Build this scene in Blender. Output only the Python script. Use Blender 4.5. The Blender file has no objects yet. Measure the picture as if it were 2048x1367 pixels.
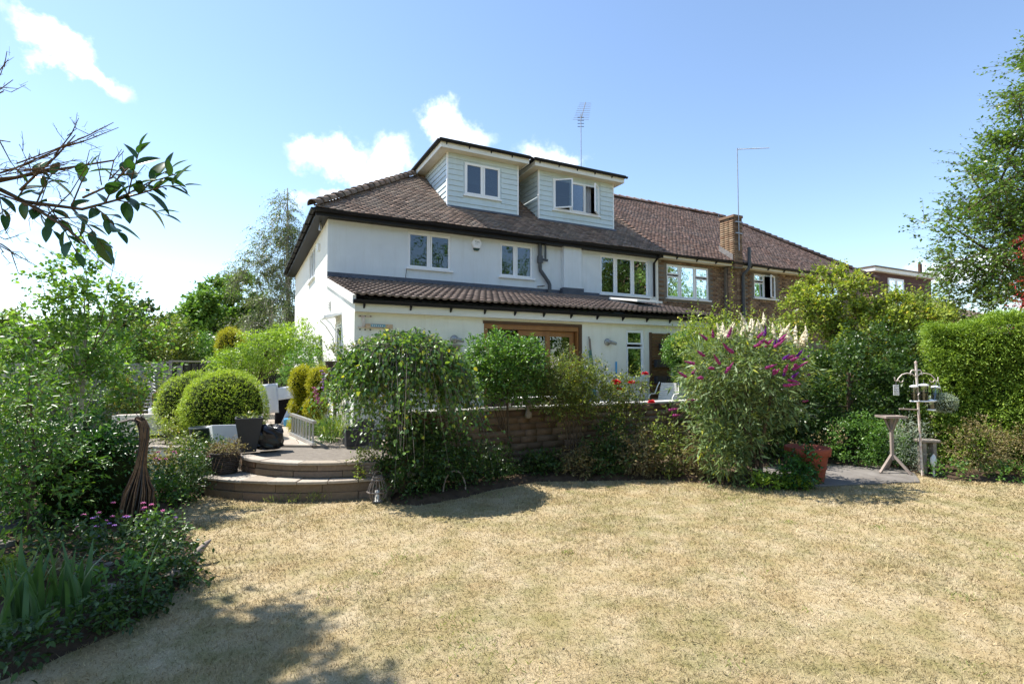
import bpy, math, random
import numpy as np
from mathutils import Vector, Matrix, Euler
R = math.radians
scene = bpy.context.scene
col = scene.collection

# ------------------------------------------------------------------ camera, sky, sun, exposure
CAM = Vector((-1.686, -9.358, 1.72))
cd = bpy.data.cameras.new('camera'); cam = bpy.data.objects.new('camera', cd); col.objects.link(cam)
cd.sensor_width = 36.0; cd.lens = 18.3; cd.clip_start = 0.05; cd.clip_end = 3000
cam.location = CAM; cam.rotation_euler = (R(90 + 2.58), 0, R(-27.1))
scene.camera = cam

SUN_EL, SUN_AZ = 57.0, math.atan2(-0.69, 0.72)        # azimuth from +Y towards +X
sx, sy, sz = math.sin(SUN_AZ) * math.cos(R(SUN_EL)), math.cos(SUN_AZ) * math.cos(R(SUN_EL)), math.sin(R(SUN_EL))
world = bpy.data.worlds.new('World'); scene.world = world; world.use_nodes = True
wn, wl = world.node_tree.nodes, world.node_tree.links
wn.clear()
sky = wn.new('ShaderNodeTexSky'); sky.sky_type = 'NISHITA'; sky.sun_disc = False
sky.sun_elevation = R(SUN_EL); sky.sun_rotation = SUN_AZ
sky.air_density = 1.0; sky.dust_density = 0.15; sky.ozone_density = 1.3; sky.altitude = 80
bg = wn.new('ShaderNodeBackground'); bg.inputs['Strength'].default_value = 0.138
out = wn.new('ShaderNodeOutputWorld')

def clouds():
    """small fair-weather cumulus: white patches in the sky, each with its own direction and noisy outline"""
    tc = wn.new('ShaderNodeTexCoord')
    nz = wn.new('ShaderNodeTexNoise'); nz.inputs['Scale'].default_value = 11; nz.inputs['Detail'].default_value = 8
    nz.inputs['Roughness'].default_value = .62
    wl.new(tc.outputs['Generated'], nz.inputs['Vector'])
    warp = wn.new('ShaderNodeVectorMath'); warp.operation = 'MULTIPLY_ADD'
    wl.new(nz.outputs['Color'], warp.inputs[0]); warp.inputs[1].default_value = (.13, .13, .13)
    wl.new(tc.outputs['Generated'], warp.inputs[2])
    # (azimuth from +Y in degrees, elevation, half width, half height, tilt, strength)
    blobs = [(-15.2, 25.2, 2.6, 1.1, -14, .95), (-13.0, 24.2, 2.4, .9, -24, .85), (-16.6, 26.0, 1.2, .7, -20, .7), (-15.5, 23.8, .9, .5, 0, .4),
             (7.8, 21.2, 3.0, 1.5, 6, 1.0), (14.0, 21.6, 1.9, 2.3, 0, 1.0), (11, 19.9, 3.8, 1.1, 0, .85),
             (19.6, 25.6, 1.7, 1.7, 0, 1.0), (22.0, 24.2, 2.2, 1.1, 0, .65), (31, 22.6, 2.4, 1.5, 0, .9), (33.6, 22.2, 1.8, 1.1, 0, .65),
             (7.6, 16.8, 1.6, .8, 8, .7), (4.8, 16.5, 1.3, .6, 0, .3), (-17.6, 11.2, 1.6, .9, 0, .3),
             (66.2, 8.2, 2.0, 1.1, 0, .9), (68.6, 8.0, 2.2, .9, 0, .7)]
    tot = None
    for az, el, wa, wh, tilt, s in blobs:
        a, e, t = R(az), R(el), R(tilt)
        c = Vector((math.sin(a) * math.cos(e), math.cos(a) * math.cos(e), math.sin(e)))
        r = Vector((math.cos(a), -math.sin(a), 0)); u = r.cross(c)
        r2 = r * math.cos(t) + u * math.sin(t); u2 = u * math.cos(t) - r * math.sin(t)
        sub = wn.new('ShaderNodeVectorMath'); sub.operation = 'SUBTRACT'
        wl.new(warp.outputs[0], sub.inputs[0]); sub.inputs[1].default_value = c + Vector((.065, .065, .065))
        comb = wn.new('ShaderNodeCombineXYZ')
        for k, (ax, w) in enumerate(((r2, R(wa)), (u2, R(wh)), (c, .3))):
            d = wn.new('ShaderNodeVectorMath'); d.operation = 'DOT_PRODUCT'
            wl.new(sub.outputs[0], d.inputs[0]); d.inputs[1].default_value = ax / w
            wl.new(d.outputs['Value'], comb.inputs[k])
        ln = wn.new('ShaderNodeVectorMath'); ln.operation = 'LENGTH'; wl.new(comb.outputs[0], ln.inputs[0])
        mr = wn.new('ShaderNodeMapRange'); mr.inputs['From Min'].default_value = 1.55; mr.inputs['From Max'].default_value = .35
        mr.inputs['To Max'].default_value = s; mr.interpolation_type = 'SMOOTHSTEP'
        wl.new(ln.outputs['Value'], mr.inputs['Value'])
        if tot is None: tot = mr.outputs[0]
        else:
            mx = wn.new('ShaderNodeMath'); mx.operation = 'MAXIMUM'
            wl.new(tot, mx.inputs[0]); wl.new(mr.outputs[0], mx.inputs[1]); tot = mx.outputs[0]
    mix = wn.new('ShaderNodeMix'); mix.data_type = 'RGBA'
    wl.new(tot, mix.inputs['Factor']); wl.new(sky.outputs[0], mix.inputs['A'])
    sh = wn.new('ShaderNodeValToRGB'); sh.color_ramp.elements[0].position = .38; sh.color_ramp.elements[0].color = (.66, .72, .8, 1); sh.color_ramp.elements[1].position = .6; sh.color_ramp.elements[1].color = (.93, .94, .95, 1)
    wl.new(nz.outputs['Fac'], sh.inputs['Fac'])
    gain = wn.new('ShaderNodeVectorMath'); gain.operation = 'SCALE'; gain.inputs['Scale'].default_value = 9.6
    wl.new(sh.outputs['Color'], gain.inputs[0]); wl.new(gain.outputs[0], mix.inputs['B'])
    wl.new(mix.outputs['Result'], bg.inputs['Color'])
clouds()
wl.new(bg.outputs[0], out.inputs['Surface'])

sd = bpy.data.lights.new('sun', 'SUN'); sun = bpy.data.objects.new('sun', sd); col.objects.link(sun)
sd.energy = 5.0; sd.angle = R(.53); sd.color = (1, .955, .88)
sun.rotation_euler = Vector((sx, sy, sz)).to_track_quat('Z', 'Y').to_euler()
sun.location = (-20, 20, 40)
vs = scene.view_settings
vs.view_transform = 'Standard'; vs.look = 'None'; vs.gamma = 1; vs.use_curve_mapping = False
vs.exposure = 0.95
scene.render.engine = 'CYCLES'
scene.cycles.max_bounces = 8; scene.cycles.transparent_max_bounces = 12
scene.cycles.use_denoising = True

# ------------------------------------------------------------------ helpers
def thing(name, label, cat, loc=(0, 0, 0), group=None, kind=None):
    o = bpy.data.objects.new(name, None); col.objects.link(o); o.location = loc
    o.empty_display_size = .2
    tag(o, label, cat, group, kind); return o
def tag(o, label=None, cat=None, group=None, kind=None):
    if label: o['label'] = label
    if cat: o['category'] = cat
    if group: o['group'] = group
    if kind: o['kind'] = kind
    return o
def origin_of(o):
    v = Vector((0, 0, 0))
    while o is not None: v = v + o.location; o = o.parent
    return v
def rawmesh(name, V, loops, starts, mats, rnd=None, smooth=False, midx=None):
    me = bpy.data.meshes.new(name)
    V = np.ascontiguousarray(V, np.float32); n = len(starts)
    me.vertices.add(len(V)); me.vertices.foreach_set('co', V.ravel())
    me.loops.add(len(loops)); me.loops.foreach_set('vertex_index', np.ascontiguousarray(loops, np.int32))
    me.polygons.add(n); me.polygons.foreach_set('loop_start', np.ascontiguousarray(starts, np.int32))
    if smooth: me.polygons.foreach_set('use_smooth', np.ones(n, bool))
    if midx is not None: me.polygons.foreach_set('material_index', np.ascontiguousarray(midx, np.int32))
    me.update(calc_edges=True)
    for m in (mats if isinstance(mats, (list, tuple)) else [mats]): me.materials.append(m)
    if rnd is not None:
        a = me.attributes.new('rnd', 'FLOAT', 'FACE'); a.data.foreach_set('value', np.ascontiguousarray(rnd, np.float32))
    return me
def quads(name, V, F, mats, **k):
    F = np.asarray(F); return rawmesh(name, V, F.ravel(), np.arange(len(F)) * F.shape[1], mats, **k)
def link(name, me, parent=None, loc=None):
    o = bpy.data.objects.new(name, me); col.objects.link(o)
    if parent is not None: o.parent = parent
    if loc is not None: o.location = loc
    return o

class MB:
    """collects shapes in world coordinates; build() links them as one mesh object under its parent"""
    def __init__(s): s.v = []; s.f = []; s.sm = []
    def add(s, V, F, smooth=False):
        b = len(s.v); s.v += [tuple(p) for p in V]; s.f += [tuple(i + b for i in f) for f in F]; s.sm += [smooth] * len(F); return s
    def box(s, x0, x1, y0, y1, z0, z1, M=None):
        V = [(x, y, z) for z in (z0, z1) for y in (y0, y1) for x in (x0, x1)]
        if M is not None: V = [M @ Vector(p) for p in V]
        return s.add(V, [(0, 2, 3, 1), (4, 5, 7, 6), (0, 1, 5, 4), (2, 6, 7, 3), (0, 4, 6, 2), (1, 3, 7, 5)])
    def quad(s, *p): return s.add(p, [tuple(range(len(p)))])
    def prism(s, poly, axis, a0, a1):
        n = len(poly); put = {'x': lambda a, p: (a, p[0], p[1]), 'y': lambda a, p: (p[0], a, p[1]), 'z': lambda a, p: (p[0], p[1], a)}[axis]
        V = [put(a0, p) for p in poly] + [put(a1, p) for p in poly]
        return s.add(V, [tuple(range(n))[::-1], tuple(range(n, 2 * n))] + [(i, (i + 1) % n, n + (i + 1) % n, n + i) for i in range(n)])
    def tube(s, pts, r, n=6, cap=True, smooth=True):
        pts = [Vector(p) for p in pts]; m = len(pts); rs = r if isinstance(r, (list, tuple)) else [r] * m
        V = []; prev = None
        for i, p in enumerate(pts):
            t = (pts[min(i + 1, m - 1)] - pts[max(i - 1, 0)])
            t = t.normalized() if t.length > 1e-9 else Vector((0, 0, 1))
            if prev is None: a = t.orthogonal().normalized()
            else:
                a = prev - t * prev.dot(t); a = a.normalized() if a.length > 1e-6 else t.orthogonal().normalized()
            prev = a; b = t.cross(a)
            for k in range(n):
                q = 2 * math.pi * k / n; V.append(p + (a * math.cos(q) + b * math.sin(q)) * rs[i])
        F = [(i * n + k, i * n + (k + 1) % n, (i + 1) * n + (k + 1) % n, (i + 1) * n + k) for i in range(m - 1) for k in range(n)]
        s.add(V, F, smooth)
        if cap: s.add(V[:n], [tuple(range(n))[::-1]]); s.add(V[-n:], [tuple(range(n))])
        return s
    def lathe(s, prof, c=(0, 0, 0), n=20, smooth=True, M=None):
        V = []; c = Vector(c)
        for (r, z) in prof:
            for k in range(n):
                q = 2 * math.pi * k / n; p = Vector((r * math.cos(q), r * math.sin(q), z))
                V.append((M @ p if M is not None else p) + c)
        F = [(i * n + k, i * n + (k + 1) % n, (i + 1) * n + (k + 1) % n, (i + 1) * n + k) for i in range(len(prof) - 1) for k in range(n)]
        s.add(V, F, smooth)
        if prof[0][0] > 1e-4: s.add(V[:n], [tuple(range(n))[::-1]])
        if prof[-1][0] > 1e-4: s.add(V[-n:], [tuple(range(n))])
        return s
    def build(s, name, mat, parent=None, bevel=0):
        o = origin_of(parent) if parent is not None else Vector((0, 0, 0))
        V = np.array(s.v, np.float64) - np.array(o)
        loops = [i for f in s.f for i in f]; st = np.cumsum([0] + [len(f) for f in s.f])[:-1]
        me = rawmesh(name, V, loops, st, mat)
        me.polygons.foreach_set('use_smooth', np.array(s.sm, bool))
        ob = link(name, me, parent)
        if bevel:
            b = ob.modifiers.new('bevel', 'BEVEL'); b.width = bevel; b.segments = 1; b.limit_method = 'ANGLE'
        return ob
def single(o, label, cat, group=None, kind=None):
    """a thing that is one mesh: move its origin to its base centre"""
    me = o.data; V = np.empty(len(me.vertices) * 3, np.float32); me.vertices.foreach_get('co', V); V = V.reshape(-1, 3)
    c = np.array([(V[:, 0].min() + V[:, 0].max()) / 2, (V[:, 1].min() + V[:, 1].max()) / 2, V[:, 2].min()])
    me.vertices.foreach_set('co', (V - c).astype(np.float32).ravel()); o.location = c; me.update()
    return tag(o, label, cat, group, kind)

# ------------------------------------------------------------------ materials
def nodes_of(name):
    m = bpy.data.materials.new(name); m.use_nodes = True
    nt = m.node_tree; return m, nt.nodes, nt.links, nt.nodes['Principled BSDF']
def rgb(c): return (c[0], c[1], c[2], 1)
def coord(n, l, kind='Object'):
    t = n.new('ShaderNodeTexCoord'); return t.outputs[kind]
def noise(n, l, vec, scale, detail=4, rough=.55, stretch=None):
    if stretch:
        mp = n.new('ShaderNodeMapping'); mp.inputs['Scale'].default_value = stretch; l.new(vec, mp.inputs['Vector']); vec = mp.outputs[0]
    t = n.new('ShaderNodeTexNoise'); t.inputs['Scale'].default_value = scale; t.inputs['Detail'].default_value = detail
    t.inputs['Roughness'].default_value = rough; l.new(vec, t.inputs['Vector']); return t.outputs['Fac']
def ramp(n, l, fac, stops):
    r = n.new('ShaderNodeValToRGB'); e = r.color_ramp.elements
    while len(e) < len(stops): e.new(.5)
    for k, (p, c) in enumerate(stops): e[k].position = p; e[k].color = rgb(c)
    l.new(fac, r.inputs['Fac']); return r.outputs['Color']
def mixc(n, l, fac, a, b, mode='MIX'):
    m = n.new('ShaderNodeMix'); m.data_type = 'RGBA'; m.blend_type = mode
    for s, v in (('Factor', fac), ('A', a), ('B', b)):
        if hasattr(v, 'links') or isinstance(v, bpy.types.NodeSocket): l.new(v, m.inputs[s])
        else: m.inputs[s].default_value = v if s == 'Factor' else rgb(v)
    return m.outputs['Result']
def math_(n, l, op, a, b=None):
    m = n.new('ShaderNodeMath'); m.operation = op
    for i, v in enumerate((a, b)):
        if v is None: continue
        if isinstance(v, bpy.types.NodeSocket): l.new(v, m.inputs[i])
        else: m.inputs[i].default_value = v
    return m.outputs[0]
def bump(n, l, p, h, strength, dist=.02):
    b = n.new('ShaderNodeBump'); b.inputs['Strength'].default_value = strength; b.inputs['Distance'].default_value = dist
    l.new(h, b.inputs['Height']); l.new(b.outputs[0], p.inputs['Normal'])
def piece_random(n, l):
    oi = n.new('ShaderNodeObjectInfo'); at = n.new('ShaderNodeAttribute'); at.attribute_name = 'rnd'
    return math_(n, l, 'FRACT', math_(n, l, 'ADD', oi.outputs['Random'], at.outputs['Fac']))
def pm(name, c1, c2=None, scale=8, rough=.7, bmp=.15, bscale=60, spec=.4, metal=0, stretch=None, dirt=None, streak=None):
    """plain procedural surface: two tones of noise, fine bump, optional dirt blotches"""
    m, n, l, p = nodes_of(name); c2 = c2 or tuple(x * .8 for x in c1)
    v = coord(n, l); f = noise(n, l, v, scale, 6, .6, stretch)
    c = ramp(n, l, f, [(.3, c2), (.7, c1)])
    if dirt:
        f2 = noise(n, l, v, scale * .35, 8, .7); k = ramp(n, l, f2, [(.5, (0, 0, 0)), (.75, (1, 1, 1))])
        c = mixc(n, l, k, c, dirt)
    if streak:
        f3 = noise(n, l, v, 5, 7, .7, (1, 1, .12)); k3 = ramp(n, l, f3, [(.48, (0, 0, 0)), (.8, (.55, .55, .55))]); c = mixc(n, l, k3, c, streak)
        f4 = noise(n, l, v, .9, 5, .6); k4 = ramp(n, l, f4, [(.45, (0, 0, 0)), (.8, (.35, .35, .35))]); c = mixc(n, l, k4, c, streak)
    l.new(c, p.inputs['Base Color']); p.inputs['Roughness'].default_value = rough
    p.inputs['Specular IOR Level'].default_value = spec; p.inputs['Metallic'].default_value = metal
    if bmp: bump(n, l, p, noise(n, l, v, bscale, 4, .6, stretch), bmp, .01)
    return m
def pieces_mat(name, stops, rough=.8, bmp=.3, bscale=90, grime=None, spec=.3, moss=None):
    """bricks, tiles, stones, slabs: one tone per piece plus grain"""
    m, n, l, p = nodes_of(name); r = piece_random(n, l)
    g = n.new('ShaderNodeNewGeometry'); v = g.outputs['Position']
    c = ramp(n, l, r, stops)
    f = noise(n, l, v, 25, 6, .65); c = mixc(n, l, .4, c, ramp(n, l, f, [(.25, (.3, .3, .3)), (.75, (.75, .75, .75))]), 'OVERLAY')
    if grime:
        f2 = noise(n, l, v, 1.1, 7, .65); k = ramp(n, l, f2, [(.45, (0, 0, 0)), (.72, (.8, .8, .8))]); c = mixc(n, l, k, c, grime)
    if moss:
        f3 = noise(n, l, v, 3.5, 8, .7); k = ramp(n, l, f3, [(.6, (0, 0, 0)), (.68, (.8, .8, .8))]); c = mixc(n, l, k, c, moss)
    l.new(c, p.inputs['Base Color']); p.inputs['Roughness'].default_value = rough; p.inputs['Specular IOR Level'].default_value = spec
    bump(n, l, p, noise(n, l, v, bscale, 5, .65), bmp, .006)
    return m
def leaf_mat(name, dark, mid, light, trans=.32, rough=.42, spec=.45, warm=None):
    m, n, l, p = nodes_of(name)
    at = n.new('ShaderNodeAttribute'); at.attribute_name = 'rnd'
    oi = n.new('ShaderNodeObjectInfo')
    r = math_(n, l, 'FRACT', math_(n, l, 'ADD', at.outputs['Fac'], math_(n, l, 'MULTIPLY', oi.outputs['Random'], .001)))
    st = [(.0, dark), (.5, mid), (.93, light)]
    if warm: st += [(.985, warm)]
    c = ramp(n, l, r, st)
    v = n.new('ShaderNodeNewGeometry').outputs['Position']
    c = mixc(n, l, .5, c, ramp(n, l, noise(n, l, v, 2.3, 3), [(.3, (.36, .36, .36)), (.7, (.64, .64, .64))]), 'OVERLAY')
    l.new(c, p.inputs['Base Color']); p.inputs['Roughness'].default_value = rough; p.inputs['Specular IOR Level'].default_value = spec
    tr = n.new('ShaderNodeBsdfTranslucent')
    l.new(mixc(n, l, 1.0, c, (1.35, 1.4, .55), 'MULTIPLY'), tr.inputs['Color'])
    mx = n.new('ShaderNodeMixShader'); mx.inputs[0].default_value = trans
    l.new(p.outputs[0], mx.inputs[1]); l.new(tr.outputs[0], mx.inputs[2])
    l.new(mx.outputs[0], n['Material Output'].inputs['Surface'])
    return m
def glass_mat(name, tint=(.55, .6, .6), base=.1):
    m, n, l, p = nodes_of(name); n.remove(p)
    fr = n.new('ShaderNodeFresnel'); fr.inputs['IOR'].default_value = 1.5
    f = math_(n, l, 'ADD', math_(n, l, 'MULTIPLY', fr.outputs[0], 1 - base), base)
    g = n.new('ShaderNodeBsdfGlossy'); g.inputs['Roughness'].default_value = .01; g.inputs['Color'].default_value = (.92, .96, 1, 1)
    v = coord(n, l); b = n.new('ShaderNodeBump'); b.inputs['Strength'].default_value = .06; b.inputs['Distance'].default_value = .05
    l.new(noise(n, l, v, 2.5, 2), b.inputs['Height']); l.new(b.outputs[0], g.inputs['Normal'])
    t = n.new('ShaderNodeBsdfTransparent'); t.inputs['Color'].default_value = rgb(tint)
    mx = n.new('ShaderNodeMixShader'); l.new(f, mx.inputs[0]); l.new(t.outputs[0], mx.inputs[1]); l.new(g.outputs[0], mx.inputs[2])
    l.new(mx.outputs[0], n['Material Output'].inputs['Surface'])
    return m
def grass_colour(n, l, v, fine=True):
    big = noise(n, l, v, .55, 5, .6); mid = noise(n, l, v, 2.6, 6, .65)
    c = ramp(n, l, mid, [(.22, (.30, .215, .105)), (.42, (.385, .30, .165)), (.6, (.445, .362, .228)), (.82, (.50, .43, .30))])
    k = ramp(n, l, math_(n, l, 'MULTIPLY', noise(n, l, v, 3.0, 8, .75), math_(n, l, 'ADD', big, .5)), [(.43, (0, 0, 0)), (.66, (.62, .62, .62))])
    return mixc(n, l, k, c, (.18, .175, .055))
def lawn_mat():
    m, n, l, p = nodes_of('dry_lawn_soil'); v = coord(n, l)
    c = grass_colour(n, l, v)
    f = noise(n, l, v, 70, 6, .75); c = mixc(n, l, .5, c, ramp(n, l, f, [(.3, (.2, .18, .15)), (.7, (.75, .75, .75))]), 'OVERLAY')
    l.new(c, p.inputs['Base Color']); p.inputs['Roughness'].default_value = .9; p.inputs['Specular IOR Level'].default_value = .1
    bump(n, l, p, noise(n, l, v, 110, 5, .7), .7, .02); return m
def blade_mat():
    m, n, l, p = nodes_of('dry_grass_blade'); v = n.new('ShaderNodeNewGeometry').outputs['Position']
    c = grass_colour(n, l, v)
    at = n.new('ShaderNodeAttribute'); at.attribute_name = 'rnd'
    c = mixc(n, l, .58, c, ramp(n, l, at.outputs['Fac'], [(0, (.16, .15, .11)), (.35, (.42, .41, .38)), (.7, (.58, .57, .55)), (1, (.92, .9, .86))]), 'OVERLAY')
    l.new(c, p.inputs['Base Color']); p.inputs['Roughness'].default_value = .6; p.inputs['Specular IOR Level'].default_value = .25
    tr = n.new('ShaderNodeBsdfTranslucent'); l.new(c, tr.inputs['Color'])
    mx = n.new('ShaderNodeMixShader'); mx.inputs[0].default_value = .25
    l.new(p.outputs[0], mx.inputs[1]); l.new(tr.outputs[0], mx.inputs[2]); l.new(mx.outputs[0], n['Material Output'].inputs['Surface'])
    return m

M = {}
M['lawn'] = lawn_mat(); M['blade'] = blade_mat()
M['soil'] = pm('garden_soil', (.11, .075, .05), (.045, .03, .02), 9, .95, .8, 45, .1)
M['render'] = pm('cream_render', (.84, .835, .745), (.80, .79, .69), 1.5, .85, .25, 140, .2, streak=(.60, .56, .44))
M['render_up'] = pm('shade_blue_upper_render', (.735, .785, .82), (.66, .71, .755), 1.5, .85, .25, 140, .2, streak=(.54, .57, .57))  # upper front render with the blue of skylit shade put into its colour
M['render_side'] = pm('white_render', (.83, .82, .77), (.79, .78, .73), 1.5, .85, .12, 140, .2)
M['white'] = pm('white_upvc', (.87, .88, .90), (.84, .85, .87), 4, .35, .03, 60, .5)
M['coping'] = pm('weathered_coping', (.62, .61, .58), (.48, .46, .43), 5, .7, .3, 40, .2, dirt=(.36, .34, .3))
M['white_paint'] = pm('white_paint', (.80, .79, .75), (.70, .68, .62), 5, .6, .15, 60, .3)
M['fascia'] = pm('white_fascia', (.78, .78, .75), (.70, .70, .66), 2.5, .5, .05, 60, .4)
M['soffit'] = pm('cream_soffit', (.76, .70, .58), (.66, .58, .44), 2.0, .6, .08, 60, .3)
M['black'] = pm('black_plastic', (.012, .012, .015), (.008, .008, .010), 6, .55, .05, 60, .25)
M['felt'] = pm('green_black_felt_edge', (.018, .035, .030), (.010, .018, .016), 6, .5, .3, 80, .4)
M['grey_pipe'] = pm('grey_plastic_pipe', (.07, .08, .095), (.05, .055, .065), 6, .45, .06, 60, .5)
M['lead'] = pm('lead_flashing', (.085, .095, .125), (.05, .055, .075), 4, .5, .2, 25, .5)
M['board'] = pm('painted_weatherboard', (.60, .70, .745), (.545, .64, .68), 3, .55, .12, 40, .35, stretch=(1, 1, 8), streak=(.47, .52, .50))
M['mortar'] = pm('mortar', (.22, .195, .165), (.15, .13, .11), 12, .95, .4, 70, .1)
M['plain_tile'] = pieces_mat('clay_plain_tile', [(0, (0.109, 0.079, 0.062)), (.3, (0.170, 0.116, 0.089)), (.6, (0.236, 0.161, 0.123)), (.85, (0.306, 0.217, 0.163)), (1, (0.223, 0.174, 0.142))],
                             .85, .3, 80, (0.182, 0.156, 0.128), .25, (0.332, 0.282, 0.209))
M['plain_tile2'] = pieces_mat('red_clay_plain_tile', [(0, (0.120, 0.078, 0.062)), (.3, (0.189, 0.116, 0.090)), (.6, (0.259, 0.160, 0.124)), (.85, (0.317, 0.201, 0.159)), (1, (0.234, 0.166, 0.134))],
                              .85, .3, 80, (0.218, 0.166, 0.137), .25, (0.318, 0.259, 0.205))
M['roman_tile'] = pieces_mat('brown_roman_tile', [(0, (.145, .098, .075)), (.4, (.19, .132, .10)), (.75, (.235, .168, .13)), (1, (.17, .12, .095))], .7, .3, 60, (.15, .112, .088), .3)
M['underlay'] = pm('roof_underlay', (.05, .04, .035), (.03, .025, .02), 6, .95, .1)
M['brick'] = pieces_mat('brown_brick', [(0, (0.120, 0.074, 0.050)), (.3, (0.186, 0.114, 0.074)), (.6, (0.258, 0.168, 0.106)), (.85, (0.330, 0.228, 0.144)), (1, (0.192, 0.120, 0.090))], .9, .5, 120, (0.168, 0.126, 0.090))
M['wall_stone'] = pieces_mat('terrace_wall_stone', [(0, (.115, .075, .055)), (.3, (.18, .115, .08)), (.6, (.22, .15, .105)), (.85, (.27, .19, .14)), (1, (.16, .12, .1))], .92, .6, 60, (.12, .085, .062), .2)
M['pale_brick'] = pieces_mat('pale_chimney_brick', [(0, (0.124, 0.074, 0.046)), (.3, (0.205, 0.133, 0.081)), (.6, (0.248, 0.174, 0.105)), (.85, (0.186, 0.105, 0.062)), (1, (0.273, 0.205, 0.136))], .9, .5, 120)
M['slab'] = pieces_mat('paving_slab', [(0, (.30, .255, .205)), (.4, (.36, .315, .26)), (.75, (.41, .365, .31)), (1, (.33, .275, .23))], .9, .45, 50, (.25, .20, .155), .15)
M['riser'] = pieces_mat('step_riser_block', [(0, (.15, .115, .085)), (.4, (.2, .15, .105)), (.75, (.25, .19, .14)), (1, (.17, .125, .10))], .9, .6, 40, (.12, .09, .065), .15)
M['concrete'] = pm('old_concrete', (0.216, 0.198, 0.180), (0.158, 0.144, 0.130), 3, .95, .4, 60, .1, dirt=(0.101, 0.086, 0.072))
M['oak'] = pm('varnished_oak', (.34, .155, .05), (.24, .10, .03), 5, .4, .15, 30, .5, stretch=(1, 1, .15))
M['dark_oak'] = pm('dark_wood', (.11, .055, .025), (.07, .035, .018), 5, .5, .2, 30, .4, stretch=(1, 1, .15))
M['pallet'] = pm('stained_slat_wood', (.17, .085, .03), (.09, .042, .018), 5, .6, .3, 30, .3, stretch=(.3, 1, 3))
M['old_wood'] = pm('weathered_wood', (.36, .30, .26), (.22, .175, .15), 5, .85, .4, 40, .2, stretch=(1, 1, .2))
M['fence_dark'] = pm('black_stained_fence', (.022, .022, .024), (.013, .013, .014), 5, .7, .3, 40, .3, stretch=(4, 4, .3))
M['fence_white'] = pm('white_painted_fence', (0.396, 0.390, 0.378), (0.324, 0.318, 0.312), 3, .8, .25, 40, .2, dirt=(0.240, 0.228, 0.210))
M['trellis'] = pm('grey_trellis', (.36, .33, .33), (.26, .23, .23), 4, .8, .2, 50, .2)
M['charcoal'] = pm('charcoal_planter', (.042, .045, .052), (.030, .032, .037), 3, .55, .1, 60, .4)
M['dark_green_pot'] = pm('dark_green_pot', (.022, .042, .042), (.014, .026, .028), 3, .4, .08, 60, .5)
M['terracotta'] = pm('terracotta_pot', (.34, .085, .05), (.25, .06, .038), 5, .75, .15, 50, .3, dirt=(.22, .08, .06))
M['alu'] = pm('aluminium', (.62, .63, .64), (.5, .51, .52), 6, .38, .05, 60, .5, metal=.85)
M['galv'] = pm('galvanised_pole', (.45, .46, .48), (.3, .3, .32), 9, .45, .1, 60, .5, metal=.7)
M['rust_white'] = pm('rusting_white_pole', (.72, .68, .63), (.55, .42, .36), 24, .6, .3, 50, .3, dirt=(.28, .085, .035))
M['wicker'] = pm('willow_wicker', (0.140, 0.087, 0.052), (0.077, 0.045, 0.028), 20, .8, .4, 60, .2)
M['heron_core'] = pm('dark_willow_core', (.035, .022, .015), (.02, .013, .009), 30, .9, .5, 60, .1)
M['heron_rod'] = pm('willow_rod', (.24, .15, .09), (.12, .072, .042), 30, .8, .4, 60, .2)
M['wicker_dark'] = pm('grey_wicker', (0.084, 0.070, 0.063), (0.049, 0.041, 0.036), 20, .8, .4, 60, .2)
M['wicker_pale'] = pm('grey_brown_cane', (.26, .225, .2), (.17, .145, .13), 20, .75, .3, 60, .2)
M['plastic_bag'] = pm('black_bin_bag', (.018, .017, .018), (.012, .011, .012), 6, .32, .5, 12, .5)
M['cloth_white'] = pm('white_cloth', (.68, .70, .74), (.58, .6, .66), 5, .85, .35, 14, .1)
M['cloth_blue'] = pm('blue_grey_cloth', (.10, .14, .24), (.045, .055, .09), 7, .85, .35, 14, .1)
M['cloth_black'] = pm('black_cloth', (.014, .014, .017), (.01, .01, .012), 7, .9, .2, 14, .1)
M['blue'] = pm('blue_handle', (.09, .36, .62), (.07, .3, .55), 5, .4, .05)
M['net'] = pm('green_net', (.12, .24, .2), (.07, .15, .12), 12, .8, .2)
M['steel'] = pm('brushed_steel', (.45, .44, .42), (.32, .31, .3), 10, .35, .08, 60, .5, metal=.6)
M['stone'] = pm('garden_stone', (.36, .31, .27), (.22, .19, .165), 7, .95, .5, 40, .1)
M['pebble'] = pm('pale_pebble', (.5, .44, .38), (.35, .3, .26), 9, .9, .3, 40, .2)
M['bark'] = pm('brown_bark', (.13, .095, .065), (.06, .043, .03), 9, .95, .6, 40, .1, stretch=(1, 1, .3))
M['bark_birch'] = pm('birch_bark', (.62, .58, .53), (.36, .31, .28), 7, .85, .35, 30, .2, stretch=(1, 1, 4), dirt=(.07, .055, .05))
M['twig'] = pm('brown_twig', (.17, .115, .075), (.09, .06, .04), 9, .9, .2, 40, .1)
M['twig_grey'] = pm('grey_twig', (.30, .26, .23), (.17, .145, .13), 9, .9, .2, 40, .1)
M['glass'] = glass_mat('window_glass', (.42, .47, .48), .05)
M['glass_clear'] = glass_mat('feeder_plastic', (.7, .74, .66), .06)
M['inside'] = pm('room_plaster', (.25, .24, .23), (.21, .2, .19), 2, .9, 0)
M['curtain'] = pm('pale_curtain', (.62, .66, .74), (.5, .53, .6), 6, .9, .2, 20, .1, stretch=(6, 6, .2))
M['blind'] = pm('grey_blind', (.42, .43, .47), (.38, .39, .43), 3, .8, .05)
M['print_blue'] = pm('painted_blue_board', (.22, .42, .52), (.10, .24, .34), 30, .6, .1)
M['print_cream'] = pm('painted_cream_board', (.62, .48, .34), (.5, .3, .16), 25, .7, .1)
M['dark_green_plastic'] = pm('dark_green_plastic', (.012, .05, .03), (.008, .03, .02), 6, .3, .03)
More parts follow.
